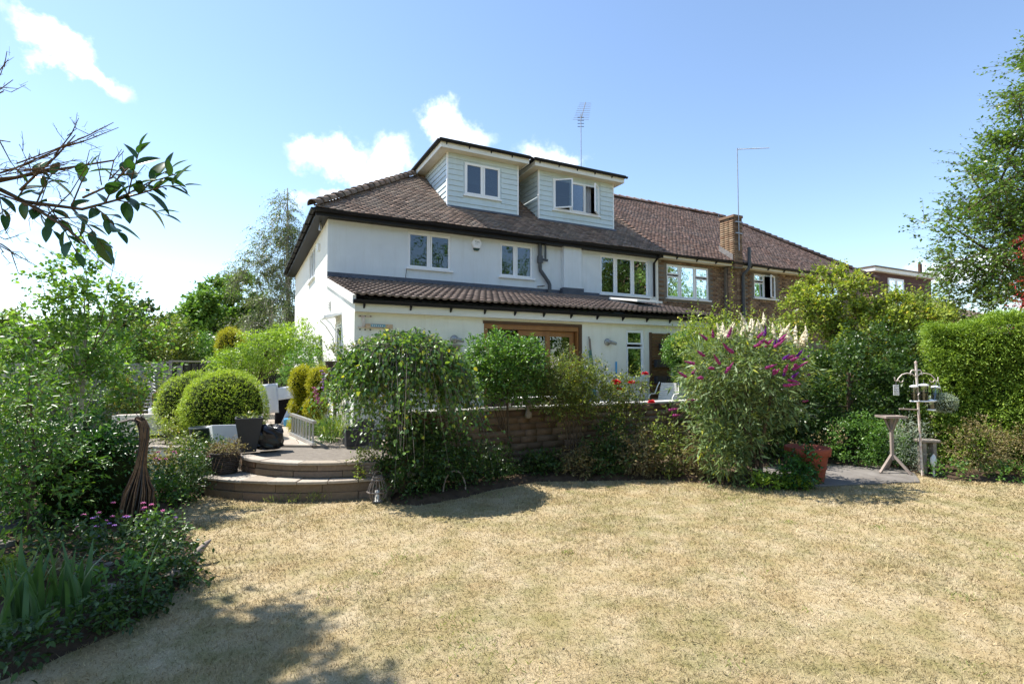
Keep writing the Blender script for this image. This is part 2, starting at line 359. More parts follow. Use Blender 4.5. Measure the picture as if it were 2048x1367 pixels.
M['mark'] = pm('grey_green_print', (.28, .36, .38), (.25, .32, .34), 6, .5, 0)
M['brown_board'] = pm('brown_hanging_tile', (.10, .045, .042), (.06, .028, .027), 6, .8, .2)
# foliage
M['f_weep'] = leaf_mat('weeping_leaf', (0.049, 0.105, 0.032), (0.103, 0.205, 0.049), (0.215, 0.335, 0.066), .3, .36, .5, (0.633, 0.596, 0.075))
M['f_birch'] = leaf_mat('birch_leaf', (0.070, 0.147, 0.029), (0.147, 0.286, 0.051), (0.277, 0.436, 0.079), .38, .4)
M['f_laurel'] = leaf_mat('laurel_leaf', (0.018, 0.063, 0.015), (0.039, 0.117, 0.024), (0.075, 0.195, 0.036), .22, .33)
M['f_shrub'] = leaf_mat('shrub_leaf', (0.046, 0.115, 0.025), (0.106, 0.223, 0.043), (0.193, 0.337, 0.062), .3, .4)
M['f_olive'] = leaf_mat('olive_shrub_leaf', (0.068, 0.105, 0.026), (0.143, 0.195, 0.042), (0.255, 0.300, 0.060), .32, .45, .4, (0.390, 0.330, 0.060))
M['f_yellow'] = leaf_mat('yellow_green_leaf', (0.105, 0.162, 0.026), (0.238, 0.312, 0.050), (0.418, 0.474, 0.076), .34, .42, .45, (0.645, 0.513, 0.095))
M['f_box'] = leaf_mat('clipped_leaf', (0.131, 0.216, 0.031), (0.304, 0.416, 0.047), (0.527, 0.617, 0.074), .28, .5, .3)
M['f_gold'] = leaf_mat('golden_conifer_leaf', (0.199, 0.224, 0.017), (0.397, 0.389, 0.024), (0.621, 0.552, 0.038), .28, .6, .25)
M['f_hedge'] = leaf_mat('conifer_hedge_leaf', (0.097, 0.168, 0.025), (0.193, 0.301, 0.042), (0.348, 0.462, 0.063), .28, .5, .35)
M['f_wist'] = leaf_mat('climber_leaf', (0.103, 0.182, 0.025), (0.216, 0.336, 0.041), (0.362, 0.491, 0.062), .4, .42)
M['f_budd'] = leaf_mat('buddleia_leaf', (0.081, 0.133, 0.048), (0.156, 0.225, 0.086), (0.272, 0.350, 0.150), .28, .5, .35, (0.449, 0.466, 0.063))
M['f_beech'] = leaf_mat('beech_leaf', (0.050, 0.108, 0.024), (0.108, 0.198, 0.043), (0.215, 0.305, 0.075), .32, .36, .5)
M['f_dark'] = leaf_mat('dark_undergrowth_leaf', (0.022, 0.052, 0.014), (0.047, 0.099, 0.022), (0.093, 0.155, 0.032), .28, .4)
M['f_dry'] = leaf_mat('dry_shrub_leaf', (0.112, 0.087, 0.045), (0.210, 0.165, 0.083), (0.315, 0.285, 0.128), .25, .7, .2)
M['f_red'] = leaf_mat('red_maple_leaf', (0.180, 0.018, 0.030), (0.375, 0.030, 0.053), (0.600, 0.053, 0.075), .35, .4)
M['f_iris'] = leaf_mat('iris_leaf', (0.084, 0.168, 0.053), (0.157, 0.284, 0.084), (0.252, 0.399, 0.116), .25, .4)
M['f_far'] = leaf_mat('far_tree_leaf', (0.069, 0.146, 0.031), (0.137, 0.264, 0.051), (0.234, 0.370, 0.078), .3, .5)
M['f_wbirch'] = leaf_mat('old_birch_leaf', (.07, .11, .035), (.13, .19, .06), (.22, .28, .1), .34, .45)
M['f_grey'] = leaf_mat('grey_green_leaf', (0.180, 0.225, 0.180), (0.300, 0.360, 0.285), (0.450, 0.510, 0.420), .2, .6, .3)
M['f_branch'] = leaf_mat('broad_glossy_leaf', (0.033, 0.090, 0.024), (0.051, 0.128, 0.030), (0.090, 0.188, 0.045), .3, .3, .55)
M['f_grass'] = leaf_mat('strap_leaf', (0.135, 0.195, 0.045), (0.225, 0.300, 0.068), (0.360, 0.420, 0.120), .3, .5)
M['core'] = pm('light_stop_fill', (.022, .032, .010), (.012, .018, .006), 9, .95, .5, 30, .05)  # dark fill for solid cores added against light leaking through foliage
M['fl_white'] = pm('cream_flower', (.74, .68, .52), (.60, .50, .33), 40, .8, .8, 90, .1)
M['fl_magenta'] = pm('magenta_flower', (.30, .05, .17), (.20, .03, .11), 40, .8, .8, 90, .1)
M['fl_purple'] = pm('purple_flower', (0.128, 0.019, 0.204), (0.085, 0.015, 0.145), 40, .8, .8, 90, .1)
M['fl_red'] = pm('red_rose_petal', (.75, .03, .05), (.6, .02, .035), 30, .6, .3, 60, .2)
M['fl_pink'] = pm('pink_flower', (.72, .26, .45), (.55, .16, .36), 30, .7, .3, 60, .2)
M['fl_lilac'] = pm('lilac_flower', (.48, .28, .62), (.38, .2, .52), 30, .7, .3, 60, .2)
M['hill'] = pm('wooded_hill', (.07, .12, .05), (.035, .065, .03), .12, .95, .8, .25, .05)

# ------------------------------------------------------------------ foliage tools (numpy)
def nrm(a): return a / np.maximum(np.linalg.norm(a, axis=-1, keepdims=True), 1e-9)
def leaf_mesh(name, P, D, N, L, ratio, mat, rnd, shape='diamond', fold=.18):
    n = len(P); D = nrm(D); S = nrm(np.cross(D, N)); N = np.cross(S, D); L = np.asarray(L).reshape(-1, 1) * np.ones((n, 1)); w = L * ratio * .5
    if shape == 'diamond':
        V = np.stack([P, P + D * L * .42 + S * w + N * w * fold, P + D * L - N * L * .06, P + D * L * .42 - S * w + N * w * fold], 1).reshape(-1, 3)
        F = np.arange(n * 4).reshape(n, 4)
    else:
        V = np.stack([P, P + D * L * .28 + S * w * .92 + N * w * fold, P + D * L * .66 + S * w * .78 + N * (w * fold - L * .05), P + D * L - N * L * .14,
                      P + D * L * .66 - S * w * .78 + N * (w * fold - L * .05), P + D * L * .28 - S * w * .92 + N * w * fold], 1).reshape(-1, 3)
        b = np.arange(n)[:, None] * 6
        F = np.concatenate([b + np.array([0, 1, 2, 3]), b + np.array([0, 3, 4, 5])], 1).reshape(-1, 4); rnd = np.repeat(rnd, 2)
    return quads(name, V, F, mat, rnd=rnd)
def spray_leaves(S, D, L, m, leaf, rng, droop=.15, ang=55, flat=.5, jit=.3, drop=0.):
    """leaves set round twigs S->S+D*L"""
    n = len(S); t = (np.arange(m) + .6) / m; L = np.asarray(L).reshape(-1, 1, 1) * np.ones((n, 1, 1))
    D = nrm(D); T = t[None, :, None]
    P = S[:, None] + D[:, None] * L * T; P[..., 2] -= (droop * L * T ** 2)[..., 0]
    tan = np.repeat(D[:, None], m, 1).copy(); tan[..., 2] -= 2 * droop * t[None]
    tan = nrm(tan)
    a = nrm(np.cross(tan, np.array([.02, .03, 1.]))); b = np.cross(tan, a)
    ph = rng.uniform(0, 6.28, (n, 1)) + np.arange(m)[None] * 2.4
    per = a * np.cos(ph)[..., None] + b * np.sin(ph)[..., None] * (1 - flat)
    an = np.radians(ang) * rng.uniform(.5, 1.3, (n, m, 1))
    ld = tan * np.cos(an) + nrm(per) * np.sin(an) + rng.normal(0, jit * .5, (n, m, 3)); ld[..., 2] -= drop
    nn = np.array([0, 0, 1.]) + rng.normal(0, .55, (n, m, 3)) + per * .25
    LL = leaf * rng.uniform(.6, 1.25, (n, m)) * (1 - .35 * t[None] ** 3)
    P = P + rng.normal(0, leaf * jit, P.shape)
    return P.reshape(-1, 3), ld.reshape(-1, 3), nn.reshape(-1, 3), LL.reshape(-1)
def twig_mesh(name, S, D, L, droop, r, mat):
    n = len(S); D = nrm(D); L = np.asarray(L).reshape(-1, 1) * np.ones((n, 1))
    rings = []
    a = nrm(np.cross(D, np.array([.3, .5, .8]))); b = np.cross(D, a)
    for t in (0., .5, 1.):
        c = S + D * L * t; c[:, 2] -= (droop * L * t * t)[:, 0]; rr = r * (1 - .7 * t)
        for q in (0, 2.09, 4.19): rings.append(c + (a * math.cos(q) + b * math.sin(q)) * rr)
    V = np.stack(rings, 1).reshape(-1, 3); b0 = np.arange(n)[:, None] * 9
    F = np.concatenate([b0 + np.array([i * 3 + k, i * 3 + (k + 1) % 3, i * 3 + 3 + (k + 1) % 3, i * 3 + 3 + k]) for i in (0, 1) for k in range(3)], 1).reshape(-1, 4)
    return quads(name, V, F, mat)
def in_ells(ells, n, rng, lo=.55, lump=.16, zmin=-1.0):
    """points in the outer part of a set of ellipsoids, lumpy outline; returns points and outward directions"""
    vol = np.array([(e[3] * e[4] * e[5]) ** .667 for e in ells]); k = rng.choice(len(ells), n, p=vol / vol.sum())
    E = np.array(ells)[k]; u = nrm(rng.normal(0, 1, (n, 3)))
    bad = u[:, 2] < zmin; u[bad, 2] *= -1
    lum = np.sin(u[:, 0] * 5 + k) * np.sin(u[:, 1] * 5.3 + 2 * k) + np.sin(u[:, 2] * 7 + u[:, 0] * 4)
    rr = (lo + (1 - lo) * rng.uniform(0, 1, n) ** .6) * (1 + lump * lum * .5)
    P = E[:, :3] + u * E[:, 3:6] * rr[:, None]
    return P, nrm(u / E[:, 3:6])
def plant(name, label, cat, base, ells, n, m, leaf, ratio, mat, seed, L=.25, droop=.2, up=.35, lo=.5, lump=.18, shape='diamond', trunks=(), limbs=0,
          ang=55, flat=.4, jit=.3, drop=0., twig=None, twig_r=.004, bark='bark', group=None, core=None, zmin=-1., down=0., part='crown', clump=0, zcut=None, stem='trunk', branch_r=.35, pts=None):
    rng = np.random.default_rng(seed); root = thing(name, label, cat, base, group); off = np.array(base)
    S, N = in_ells(ells, n, rng, lo, lump, zmin) if pts is None else pts
    n = len(S)
    if clump:            # gather twigs into uneven clumps
        C, _ = in_ells(ells, clump, rng, lo, lump, zmin); d = ((S[:, None] - C[None]) ** 2).sum(-1) if n * clump < 4e7 else None
        if d is not None:
            j = d.argmin(1); S = S + (C[j] - S) * rng.uniform(.25, .75, (n, 1))
    D = N + rng.normal(0, .45, N.shape); D[:, 2] += up; D[:, 2] -= down
    LL = L * rng.uniform(.5, 1.3, n)
    if zcut is not None: ok = S[:, 2] > zcut; S, D, LL = S[ok], D[ok], LL[ok]
    P, ld, nn, le = spray_leaves(S, D, LL, m, leaf, rng, droop, ang, flat, jit, drop)
    ok = P[:, 2] > (base[2] + .01); P, ld, nn, le = P[ok], ld[ok], nn[ok], le[ok]
    cl = np.repeat(rng.uniform(-.22, .22, len(S)), m)[ok]
    rnd = np.clip(rng.uniform(0, 1, len(P)) * .8 + .1 + cl, 0, .995)
    link(part, leaf_mesh(part, P - off, ld, nn, le, ratio, M[mat], rnd, shape), root)
    if twig: link('twigs', twig_mesh('twigs', S - off, D, LL, droop, twig_r, M[twig]), root)
    if trunks:
        mb = MB()
        for pts, rad in trunks: mb.tube(pts, rad, 8)
        if limbs:
            for i in range(limbs):
                pts, rad = trunks[i % len(trunks)]
                f = rng.uniform(.35, .95); q = f * (len(pts) - 1); a = int(q); s0 = Vector(pts[a]).lerp(Vector(pts[min(a + 1, len(pts) - 1)]), q - a)
                e = Vector(S[rng.integers(len(S))]); md = s0.lerp(e, .5) + Vector((rng.normal(0, .03), rng.normal(0, .03), .06 * (e - s0).length))
                r0 = (rad[a] if isinstance(rad, (list, tuple)) else rad) * branch_r
                mb.tube([s0, md, e], [r0, r0 * .6, r0 * .2], 5)
        mb.build(stem, M[bark], root)
    if core: core_mesh(core, root, M['core'], seed)
    return root
def core_mesh(ells, root, mat, seed, name='light_stop_core'):  # lumpy solids added inside the leaves so light does not leak through
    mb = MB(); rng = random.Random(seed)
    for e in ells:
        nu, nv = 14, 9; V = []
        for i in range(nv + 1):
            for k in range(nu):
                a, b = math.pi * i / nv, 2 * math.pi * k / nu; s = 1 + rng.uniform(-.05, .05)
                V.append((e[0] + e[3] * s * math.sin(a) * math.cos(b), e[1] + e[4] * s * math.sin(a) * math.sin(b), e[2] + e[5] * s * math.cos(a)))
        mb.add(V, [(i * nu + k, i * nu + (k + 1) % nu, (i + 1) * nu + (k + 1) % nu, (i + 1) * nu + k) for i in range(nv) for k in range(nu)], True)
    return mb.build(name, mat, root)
def pieces(parent, name, V, F, mats4, mat, limit=300, rest='remaining_pieces', seed=1):
    """one shared mesh placed many times under parent: the nearest `limit` as objects, what is left joined as one stuff part"""
    o = origin_of(parent); V = np.array(V, float); F = np.array(F)
    A = np.array([[list(r) for r in m] for m in mats4]); d = np.linalg.norm(A[:, :3, 3] - np.array(CAM), axis=1); order = np.argsort(d)
    me = quads(name, V, F, mat)
    for i in order[:limit]:
        ob = bpy.data.objects.new(name, me); col.objects.link(ob); ob.parent = parent
        mm = Matrix(A[i].tolist()); mm.translation -= o; ob.matrix_local = mm
    left = order[limit:]
    if len(left):
        B = A[left]; W = np.einsum('nij,vj->nvi', B[:, :3, :3], V) + B[:, None, :3, 3] - np.array(o)
        FF = (F[None] + (np.arange(len(left)) * len(V))[:, None, None]).reshape(-1, F.shape[1])
        rnd = np.repeat(np.random.default_rng(seed).uniform(0, 1, len(left)), len(F))
        ob = link(rest, quads(rest, W.reshape(-1, 3), FF, mat, rnd=rnd), parent); ob['kind'] = 'stuff'
BOXF = [(0, 2, 3, 1), (4, 5, 7, 6), (0, 1, 5, 4), (2, 6, 7, 3), (0, 4, 6, 2), (1, 3, 7, 5)]
def boxv(x0, x1, y0, y1, z0, z1): return [(x, y, z) for z in (z0, z1) for y in (y0, y1) for x in (x0, x1)]
def cut(rect, holes):
    """rectangle minus rectangles -> list of rectangles"""
    xs = sorted({rect[0], rect[1]} | {h[i] for h in holes for i in (0, 1)}); zs = sorted({rect[2], rect[3]} | {h[i] for h in holes for i in (2, 3)})
    res = []
    for a, b in zip(xs, xs[1:]):
        for c, d in zip(zs, zs[1:]):
            mx, mz = (a + b) / 2, (c + d) / 2
            if rect[0] < mx < rect[1] and rect[2] < mz < rect[3] and not any(h[0] < mx < h[1] and h[2] < mz < h[3] for h in holes): res.append((a, b, c, d))
    return res

# ================================================================== SETTING: ground, beds, terrace, steps
ZT = .46
def sheet(name, poly, z, mat, label=None, th=None):
    mb = MB()
    if th: mb.prism(poly, 'z', z - th, z)
    else: mb.add([(x, y, z) for x, y in poly], [tuple(range(len(poly)))])
    o = mb.build(name, mat); o['kind'] = 'structure'
    return o
lawn = sheet('lawn', [(-400, -400), (400, -400), (400, 400), (-400, 400)], 0, M['lawn'])
lawn['label'] = 'sun-bleached dry lawn in front of the house'

def soil(name, poly, label, h=.07, seed=0):
    """bed of earth: a low uneven mound inside the outline"""
    rng = np.random.default_rng(seed); P = np.array(poly, float); x0, y0 = P.min(0); x1, y1 = P.max(0)
    st = .09; xs = np.arange(x0 - .1, x1 + .1, st); ys = np.arange(y0 - .1, y1 + .1, st)
    X, Y = np.meshgrid(xs, ys, indexing='ij')
    ins = np.zeros(X.shape, bool); dist = np.full(X.shape, 9.)
    for (ax, ay), (bx, by) in zip(P, np.roll(P, -1, 0)):
        c = ((ay > Y) != (by > Y)); xi = ax + (Y - ay) * (bx - ax) / (by - ay + 1e-12); ins ^= c & (X < xi)
        t = np.clip(((X - ax) * (bx - ax) + (Y - ay) * (by - ay)) / ((bx - ax) ** 2 + (by - ay) ** 2), 0, 1)
        dist = np.minimum(dist, np.hypot(X - ax - t * (bx - ax), Y - ay - t * (by - ay)))
    sd = np.where(ins, dist, -dist)
    Z = np.clip(sd * .35, -.02, h) + np.where(sd > 0, rng.uniform(-.012, .02, X.shape), -.01)
    n, m = X.shape; V = np.stack([X, Y, Z], -1).reshape(-1, 3)
    I = np.arange(n * m).reshape(n, m); F = np.stack([I[:-1, :-1], I[1:, :-1], I[1:, 1:], I[:-1, 1:]], -1).reshape(-1, 4)
    keep = (sd.reshape(-1)[F] > -.06).any(1)
    o = link(name, quads(name, V, F[keep], M['soil'])); o['kind'] = 'structure'; o['label'] = label
LEFT_BED = [(-3.4, -5.75), (-2.75, -5.45), (-2.3, -5.05), (-2.05, -4.5), (-1.98, -3.9), (-2.12, -3.2), (-2.3, -2.6), (-2.42, -1.95), (-2.2, -1.45), (-1.95, -1.2),
            (-2.1, -.1), (-2.6, .5), (-3.4, .95), (-6, 1.2), (-8, -1), (-8, -5.75)]
WALL_BED = [(.02, -2.5), (-.05, -2.85), (.25, -3.05), (.8, -3.0), (1.4, -2.75), (2.2, -2.6), (3.0, -2.95), (3.9, -3.3), (4.4, -3.9), (4.75, -4.4), (5.3, -4.72), (5.55, -4.35), (5.9, -3.4), (6.4, -1.8), (.25, -1.7)]
HEDGE_BED = [(7.75, -5.35), (8.3, -5.75), (9.0, -6.6), (10.5, -7.6), (12, -7), (11.5, -3), (8, -1.5), (6, -1.8), (5.9, -3.3), (7.4, -3.7), (8.0, -4.5)]
soil('soil_bed', LEFT_BED, 'dark shaded soil of the flower bed at the left', .07, 1)
soil('soil_bed', WALL_BED, 'narrow soil bed at the foot of the terrace wall', .07, 2)
soil('soil_bed', HEDGE_BED, 'soil under the conifer hedge at the right', .06, 3)

pad = thing('concrete_pad', 'cracked concrete pad under the wooden bird table', 'path', (6.6, -4.5, 0), kind='structure')
del pad['category']
def slab_poly(mb, poly, z0, z1): mb.prism(poly, 'z', z0, z1)
for poly in ([(5.35, -4.62), (6.32, -4.92), (6.7, -3.75), (5.8, -3.3)], [(6.34, -4.93), (7.15, -5.22), (7.62, -4.02), (6.72, -3.74)], [(7.17, -5.21), (7.78, -4.85), (8.0, -4.5), (7.4, -3.75), (7.64, -4.03)]):
    slab_poly(MB(), poly, -.05, .025)
    mb = MB(); slab_poly(mb, poly, -.05, .024 + .004 * random.Random(len(poly)).random()); mb.build('slab', M['concrete'], pad, .008)

# dry grass blades over the near lawn
def in_poly(X, Y, poly):
    ins = np.zeros(X.shape, bool)
    for (ax, ay), (bx, by) in zip(poly, poly[1:] + poly[:1]):
        c = ((ay > Y) != (by > Y)); ins ^= c & (X < ax + (Y - ay) * (bx - ax) / (by - ay + 1e-12))
    return ins
RL_GRASS = 2.74
def grass():
    rng = np.random.default_rng(5); N = 1150000
    X = rng.uniform(-5.0, 12, N); Y = rng.uniform(-9.0, -1.2, N)
    d = np.hypot(X - CAM.x, Y - CAM.y)
    pd = .5 + .28 * np.sin(X * 3.1 + 2 * np.sin(Y * 2.3)) * np.sin(Y * 3.7 + np.sin(X * 2.9)) + .22 * np.sin(X * 8.3 + 1.5 * np.sin(Y * 6)) * np.sin(Y * 7.1)
    keep = rng.uniform(0, 1, N) < np.clip(2.2 / np.maximum(d, .1), 0, 1) ** 1.15 * np.clip(.45 + pd, .3, 1)
    for p in (LEFT_BED, WALL_BED, HEDGE_BED): keep &= ~in_poly(X, Y, p)
    keep &= ~in_poly(X, Y, [(5.35, -4.6), (7.15, -5.2), (8, -4.5), (7.4, -3.75), (5.8, -3.3)])
    keep &= ~((np.hypot(X - .1, Y - .3) < RL_GRASS) & (X > -2.0))
    # in view: within the field of the lens plus a margin
    fx, fy = math.sin(R(27.1)), math.cos(R(27.1)); dx, dy = X - CAM.x, Y - CAM.y
    f = dx * fx + dy * fy; r = dx * fy - dy * fx; keep &= (f > 1.6) & (np.abs(r) < 1.25 * f + .8)
    X, Y, d = X[keep], Y[keep], d[keep]; n = len(X)
    pat = np.sin(X * 2.1 + 1.3 * np.sin(Y * 1.7)) * np.sin(Y * 2.4 + np.sin(X * 1.2)) * .5 + .5
    h = rng.uniform(.010, .032, n) * (.7 + .6 * pat); h[rng.uniform(0, 1, n) > .985] *= 2.1
    a = rng.uniform(0, 6.28, n); lean = rng.uniform(.3, 1.9, n) * h; w = (.0012 + .00065 * np.maximum(d - 2, 0)) * rng.uniform(.7, 1.3, n)
    b = a + rng.normal(1.57, .5, n)
    P = np.stack([X, Y, np.zeros(n)], 1); S = np.stack([np.cos(b), np.sin(b), np.zeros(n)], 1) * w[:, None]
    T = P + np.stack([np.cos(a) * lean, np.sin(a) * lean, h], 1)
    V = np.stack([P - S, P + S, T], 1).reshape(-1, 3)
    o = link('dry_grass', quads('dry_grass', V, np.arange(n * 3).reshape(n, 3), M['blade'], rnd=rng.uniform(0, 1, n)))
    tag(o, 'short straw-coloured dry grass covering the lawn', 'grass', kind='stuff')
grass()
def litter():
    """small fallen leaves and bits of bark scattered on the lawn"""
    rng = np.random.default_rng(9); n = 480
    X = rng.uniform(-2, 8.5, n); Y = rng.uniform(-8, -2.6, n); k = ~in_poly(X, Y, LEFT_BED) & ~in_poly(X, Y, WALL_BED); X, Y = X[k], Y[k]; n = len(X)
    P = np.stack([X, Y, np.full(n, .018)], 1); a = rng.uniform(0, 6.28, n); D = np.stack([np.cos(a), np.sin(a), rng.normal(0, .2, n)], 1)
    N = np.array([0, 0, 1.]) + rng.normal(0, .35, (n, 3))
    o = link('fallen_leaves', leaf_mesh('fallen_leaves', P, D, N, rng.uniform(.012, .035, n), .55, M['f_dry'], rng.uniform(0, 1, n), fold=.4))
    tag(o, 'dry fallen leaves scattered over the lawn', 'leaves', kind='stuff')
litter()
def tufts():
    rng = np.random.default_rng(19); P, D, N, L = [], [], [], []
    for k in range(46):
        x, y = rng.uniform(-1.9, 8, 1)[0], rng.uniform(-8, -3.0, 1)[0]
        if in_poly(np.array([x]), np.array([y]), LEFT_BED)[0] or in_poly(np.array([x]), np.array([y]), WALL_BED)[0]: continue
        m = int(rng.integers(14, 60)); r = rng.uniform(.03, .13)
        for i in range(m):
            a = rng.uniform(0, 6.28); P.append([x + rng.normal(0, r), y + rng.normal(0, r), .004]); D.append([math.cos(a) * .8, math.sin(a) * .8, rng.uniform(.4, 1.4)]); N.append([-math.sin(a), math.cos(a), .6]); L.append(rng.uniform(.02, .05))
    o = link('green_grass_tufts', leaf_mesh('green_grass_tufts', np.array(P), np.array(D), np.array(N), np.array(L), .14, M['f_grass'], rng.uniform(0, 1, len(P))))
    tag(o, 'scattered green grass tufts and weeds in the dry lawn', 'grass', kind='stuff')
tufts()

# ---- terrace with paving, curved steps
def clip(poly, cx):
    """Sutherland-Hodgman against convex counter-clockwise polygon cx"""
    out_ = poly
    for (ax, ay), (bx, by) in zip(cx, cx[1:] + cx[:1]):
        inp, out_ = out_, []
        if not inp: return []
        f = lambda p: (bx - ax) * (p[1] - ay) - (by - ay) * (p[0] - ax)
        for p, q in zip(inp, inp[1:] + inp[:1]):
            fp, fq = f(p), f(q)
            if fp >= 0: out_.append(p)
            if (fp >= 0) != (fq >= 0):
                t = fp / (fp - fq); out_.append((p[0] + t * (q[0] - p[0]), p[1] + t * (q[1] - p[1])))
    return out_
AC, LC_ = (-.10, -.60), (.10, .30)
def arc(r, a0, a1, n, c=AC): return [(c[0] + r * math.cos(R(a0 + (a1 - a0) * i / n)), c[1] + r * math.sin(R(a0 + (a1 - a0) * i / n))) for i in range(n + 1)]
RU, RL = 1.71, 2.76
TERR = [(-3.45, 1.1), (-2.55, .55), (-2.02, -.25)] + arc(RU, 200, 276, 14) + [(.28, -2.2), (.28, 9.5), (-3.45, 9.5)]
terr = thing('terrace', 'raised paved terrace with a curved front edge beside the house', 'terrace', (-1, -1, 0), kind='structure'); del terr['category']
inner = [(-3.45, 1.1), (-2.55, .55), (-2.02, -.25)] + arc(RU - .05, 200, 276, 14) + [(.27, -2.15), (.27, 9.5), (-3.45, 9.5)]
mb = MB(); mb.prism(inner, 'z', -.02, ZT - .035); mb.build('base', M['mortar'], terr)
rs = random.Random(3)
y = -2.3; row = 0
while y < 7.5:
    h = rs.choice((.42, .56, .6)); x = -3.6 - rs.uniform(0, .4)
    while x < .3:
        w = rs.choice((.45, .6, .75)); g = .008
        p = clip([(x + g, y + g), (x + w - g, y + g), (x + w - g, y + h - g), (x + g, y + h - g)], [(-3.44, 1.12), (-2.54, .57), (-2.01, -.23)] + arc(RU - .17, 200, 276, 14) + [(.27, -2.05), (.27, 9.4), (-3.44, 9.4)])
        if len(p) > 2: m_ = MB(); m_.prism(p, 'z', ZT - .04, ZT + rs.uniform(-.004, .004)); m_.build('paving_slab', M['slab'], terr)
        x += w
    y += h; row += 1
def ring(parent, name, mat, r0, r1, a0, a1, n, z0, z1, gap=.35, jit=.006, seed=0, c=AC):
    q = random.Random(seed)
    for i in range(n):
        b0 = a0 + (a1 - a0) * i / n + gap; b1 = a0 + (a1 - a0) * (i + 1) / n - gap; dr = q.uniform(-jit, jit); dz = q.uniform(-jit, jit) * .6
        poly = arc(r1 + dr, b0, b1, 4, c) + arc(r0, b1, b0, 4, c)
        m_ = MB(); m_.prism(poly, 'z', z0, z1 + dz); m_.build(name, mat, parent, .006)
ring(terr, 'edging_slab', M['slab'], RU - .16, RU + .025, 197, 277, 4, ZT - .032, ZT + .004, .12, .006, 1)
ring(terr, 'riser_board', M['riser'], RU - .12, RU - .012, 212, 277, 3, .265, .345, .08, .005, 2)
ring(terr, 'riser_board', M['riser'], RU - .12, RU - .016, 212, 277, 2, .350, ZT - .036, .08, .005, 3)
ring(terr, 'riser_brick', M['brick'], RU - .12, RU - .02, 197, 212, 2, .265, .335, .2, .01, 6); ring(terr, 'riser_brick', M['brick'], RU - .12, RU - .02, 195, 211, 2, .342, ZT - .036, .2, .01, 7)
mb = MB(); mb.prism(arc(RL - .06, 214, 276, 20, LC_) + [(.28, -2.0), (.28, -1.2), (-1.4, -.6)], 'z', -.02, .215); mb.build('step_base', M['mortar'], terr)
ring(terr, 'step_tread', M['slab'], RL - .55, RL + .03, 214, 276, 8, .222, .262, .08, .012, 4, LC_)
ring(terr, 'riser_board', M['riser'], RL - .12, RL - .012, 214, 276, 4, -.02, .10, .05, .008, 5, LC_)
ring(terr, 'riser_board', M['riser'], RL - .12, RL - .02, 214, 276, 5, .105, .218, .05, .008, 8, LC_)
# terrace behind the retaining wall (in front of the extension)
sheet('terrace_floor', [(.29, -1.6), (9, -1.6), (9, -.001), (.29, -.001)], ZT - .002, M['slab'], th=.44)['label'] = 'strip of terrace between the retaining wall and the glazed doors'

# low rendered wall at the left end of the terrace
lw = thing('low_rendered_wall', 'low white rendered wall behind the left flower bed', 'wall', (-2.9, .75, 0))
def along(mb, p, q, th, z0, z1, off=0):
    p, q = Vector((*p, 0)), Vector((*q, 0)); d = (q - p).normalized(); n_ = Vector((d.y, -d.x, 0))
    a, b = n_ * (off - th / 2), n_ * (off + th / 2)
    mb.prism([((p + a).x, (p + a).y), ((q + a).x, (q + a).y), ((q + b).x, (q + b).y), ((p + b).x, (p + b).y)], 'z', z0, z1)
mb = MB(); along(mb, (-4.6, 1.6), (-2.52, .46), .12, -.02, .40); mb.build('wall_face', M['white_paint'], lw)
mb = MB(); along(mb, (-4.6, 1.6), (-2.50, .45), .17, .401, .44); mb.build('coping', M['pebble'], lw, .006)

# retaining wall with stones and white coping
rw = thing('retaining_wall', 'long brown stone terrace wall with a white coping', 'wall', (.2, -1.7, 0))
WX0, WX1, WY = .2, 7.4, -1.80
mb = MB(); mb.box(WX0 + .012, WX1, WY + .02, WY + .2, -.02, 1.0); mb.build('wall_core', M['mortar'], rw)
mats = []; rs = random.Random(11); mesh_w = [(.30, boxv(0, .288, 0, .05, 0, .098)), (.42, boxv(0, .408, 0, .05, 0, .098)), (.22, boxv(0, .208, 0, .05, 0, .098))]
per = {0: [], 1: [], 2: []}
for c in range(9):
    x = WX0 - rs.uniform(0, .2)
    while x < WX1 - .1:
        k = rs.choice((0, 0, 1, 2)); w = mesh_w[k][0]
        xx = max(x, WX0)
        if x >= WX0 - .02: per[k].append(Matrix.Translation((xx, WY + rs.uniform(-.012, .006), .02 + c * .109)))
        elif x + w > WX0 + .2: per[2].append(Matrix.Translation((x + w - .22, WY + rs.uniform(-.012, .006), .02 + c * .109)))
        x += w
for k in per: pieces(rw, 'stone', mesh_w[k][1], BOXF, per[k], M['wall_stone'])
for c in range(9):
    m_ = MB(); m_.box(WX0 - .012, WX0 + .03, WY + .06, WY + .21, .02 + c * .109, .118 + c * .109); m_.build('stone', M['wall_stone'], rw)
x = .2
while x < 7.3:
    m_ = MB(); m_.box(x + .004, x + .596, WY - .04, WY + .24, 1.003, 1.04); m_.build('coping_slab', M['coping'], rw, .006); x += .6

# far wooded hill on the right
mb = MB(); rs = random.Random(4); n1, n2 = 60, 14; V = []
for i in range(n1 + 1):
    for j in range(n2 + 1):
        a = R(48 + 60 * i / n1); d = 230 + 26 * j; env = math.sin(math.pi * min(1, i / n1 * 1.0)) ** .5
        z = (42 * env * math.sin(math.pi * .5 * j / n2) ** 1.1) * (.9 + .15 * math.sin(i * .5)) + rs.uniform(-1.5, 1.5) * (j > 0)
        V.append((CAM.x + d * math.sin(a), CAM.y + d * math.cos(a), z - 1))
mb.add(V, [(i * (n2 + 1) + j, (i + 1) * (n2 + 1) + j, (i + 1) * (n2 + 1) + j + 1, i * (n2 + 1) + j + 1) for i in range(n1) for j in range(n2)], True)
o = mb.build('hill', M['hill']); o['kind'] = 'structure'; o['label'] = 'distant wooded hillside at the right'

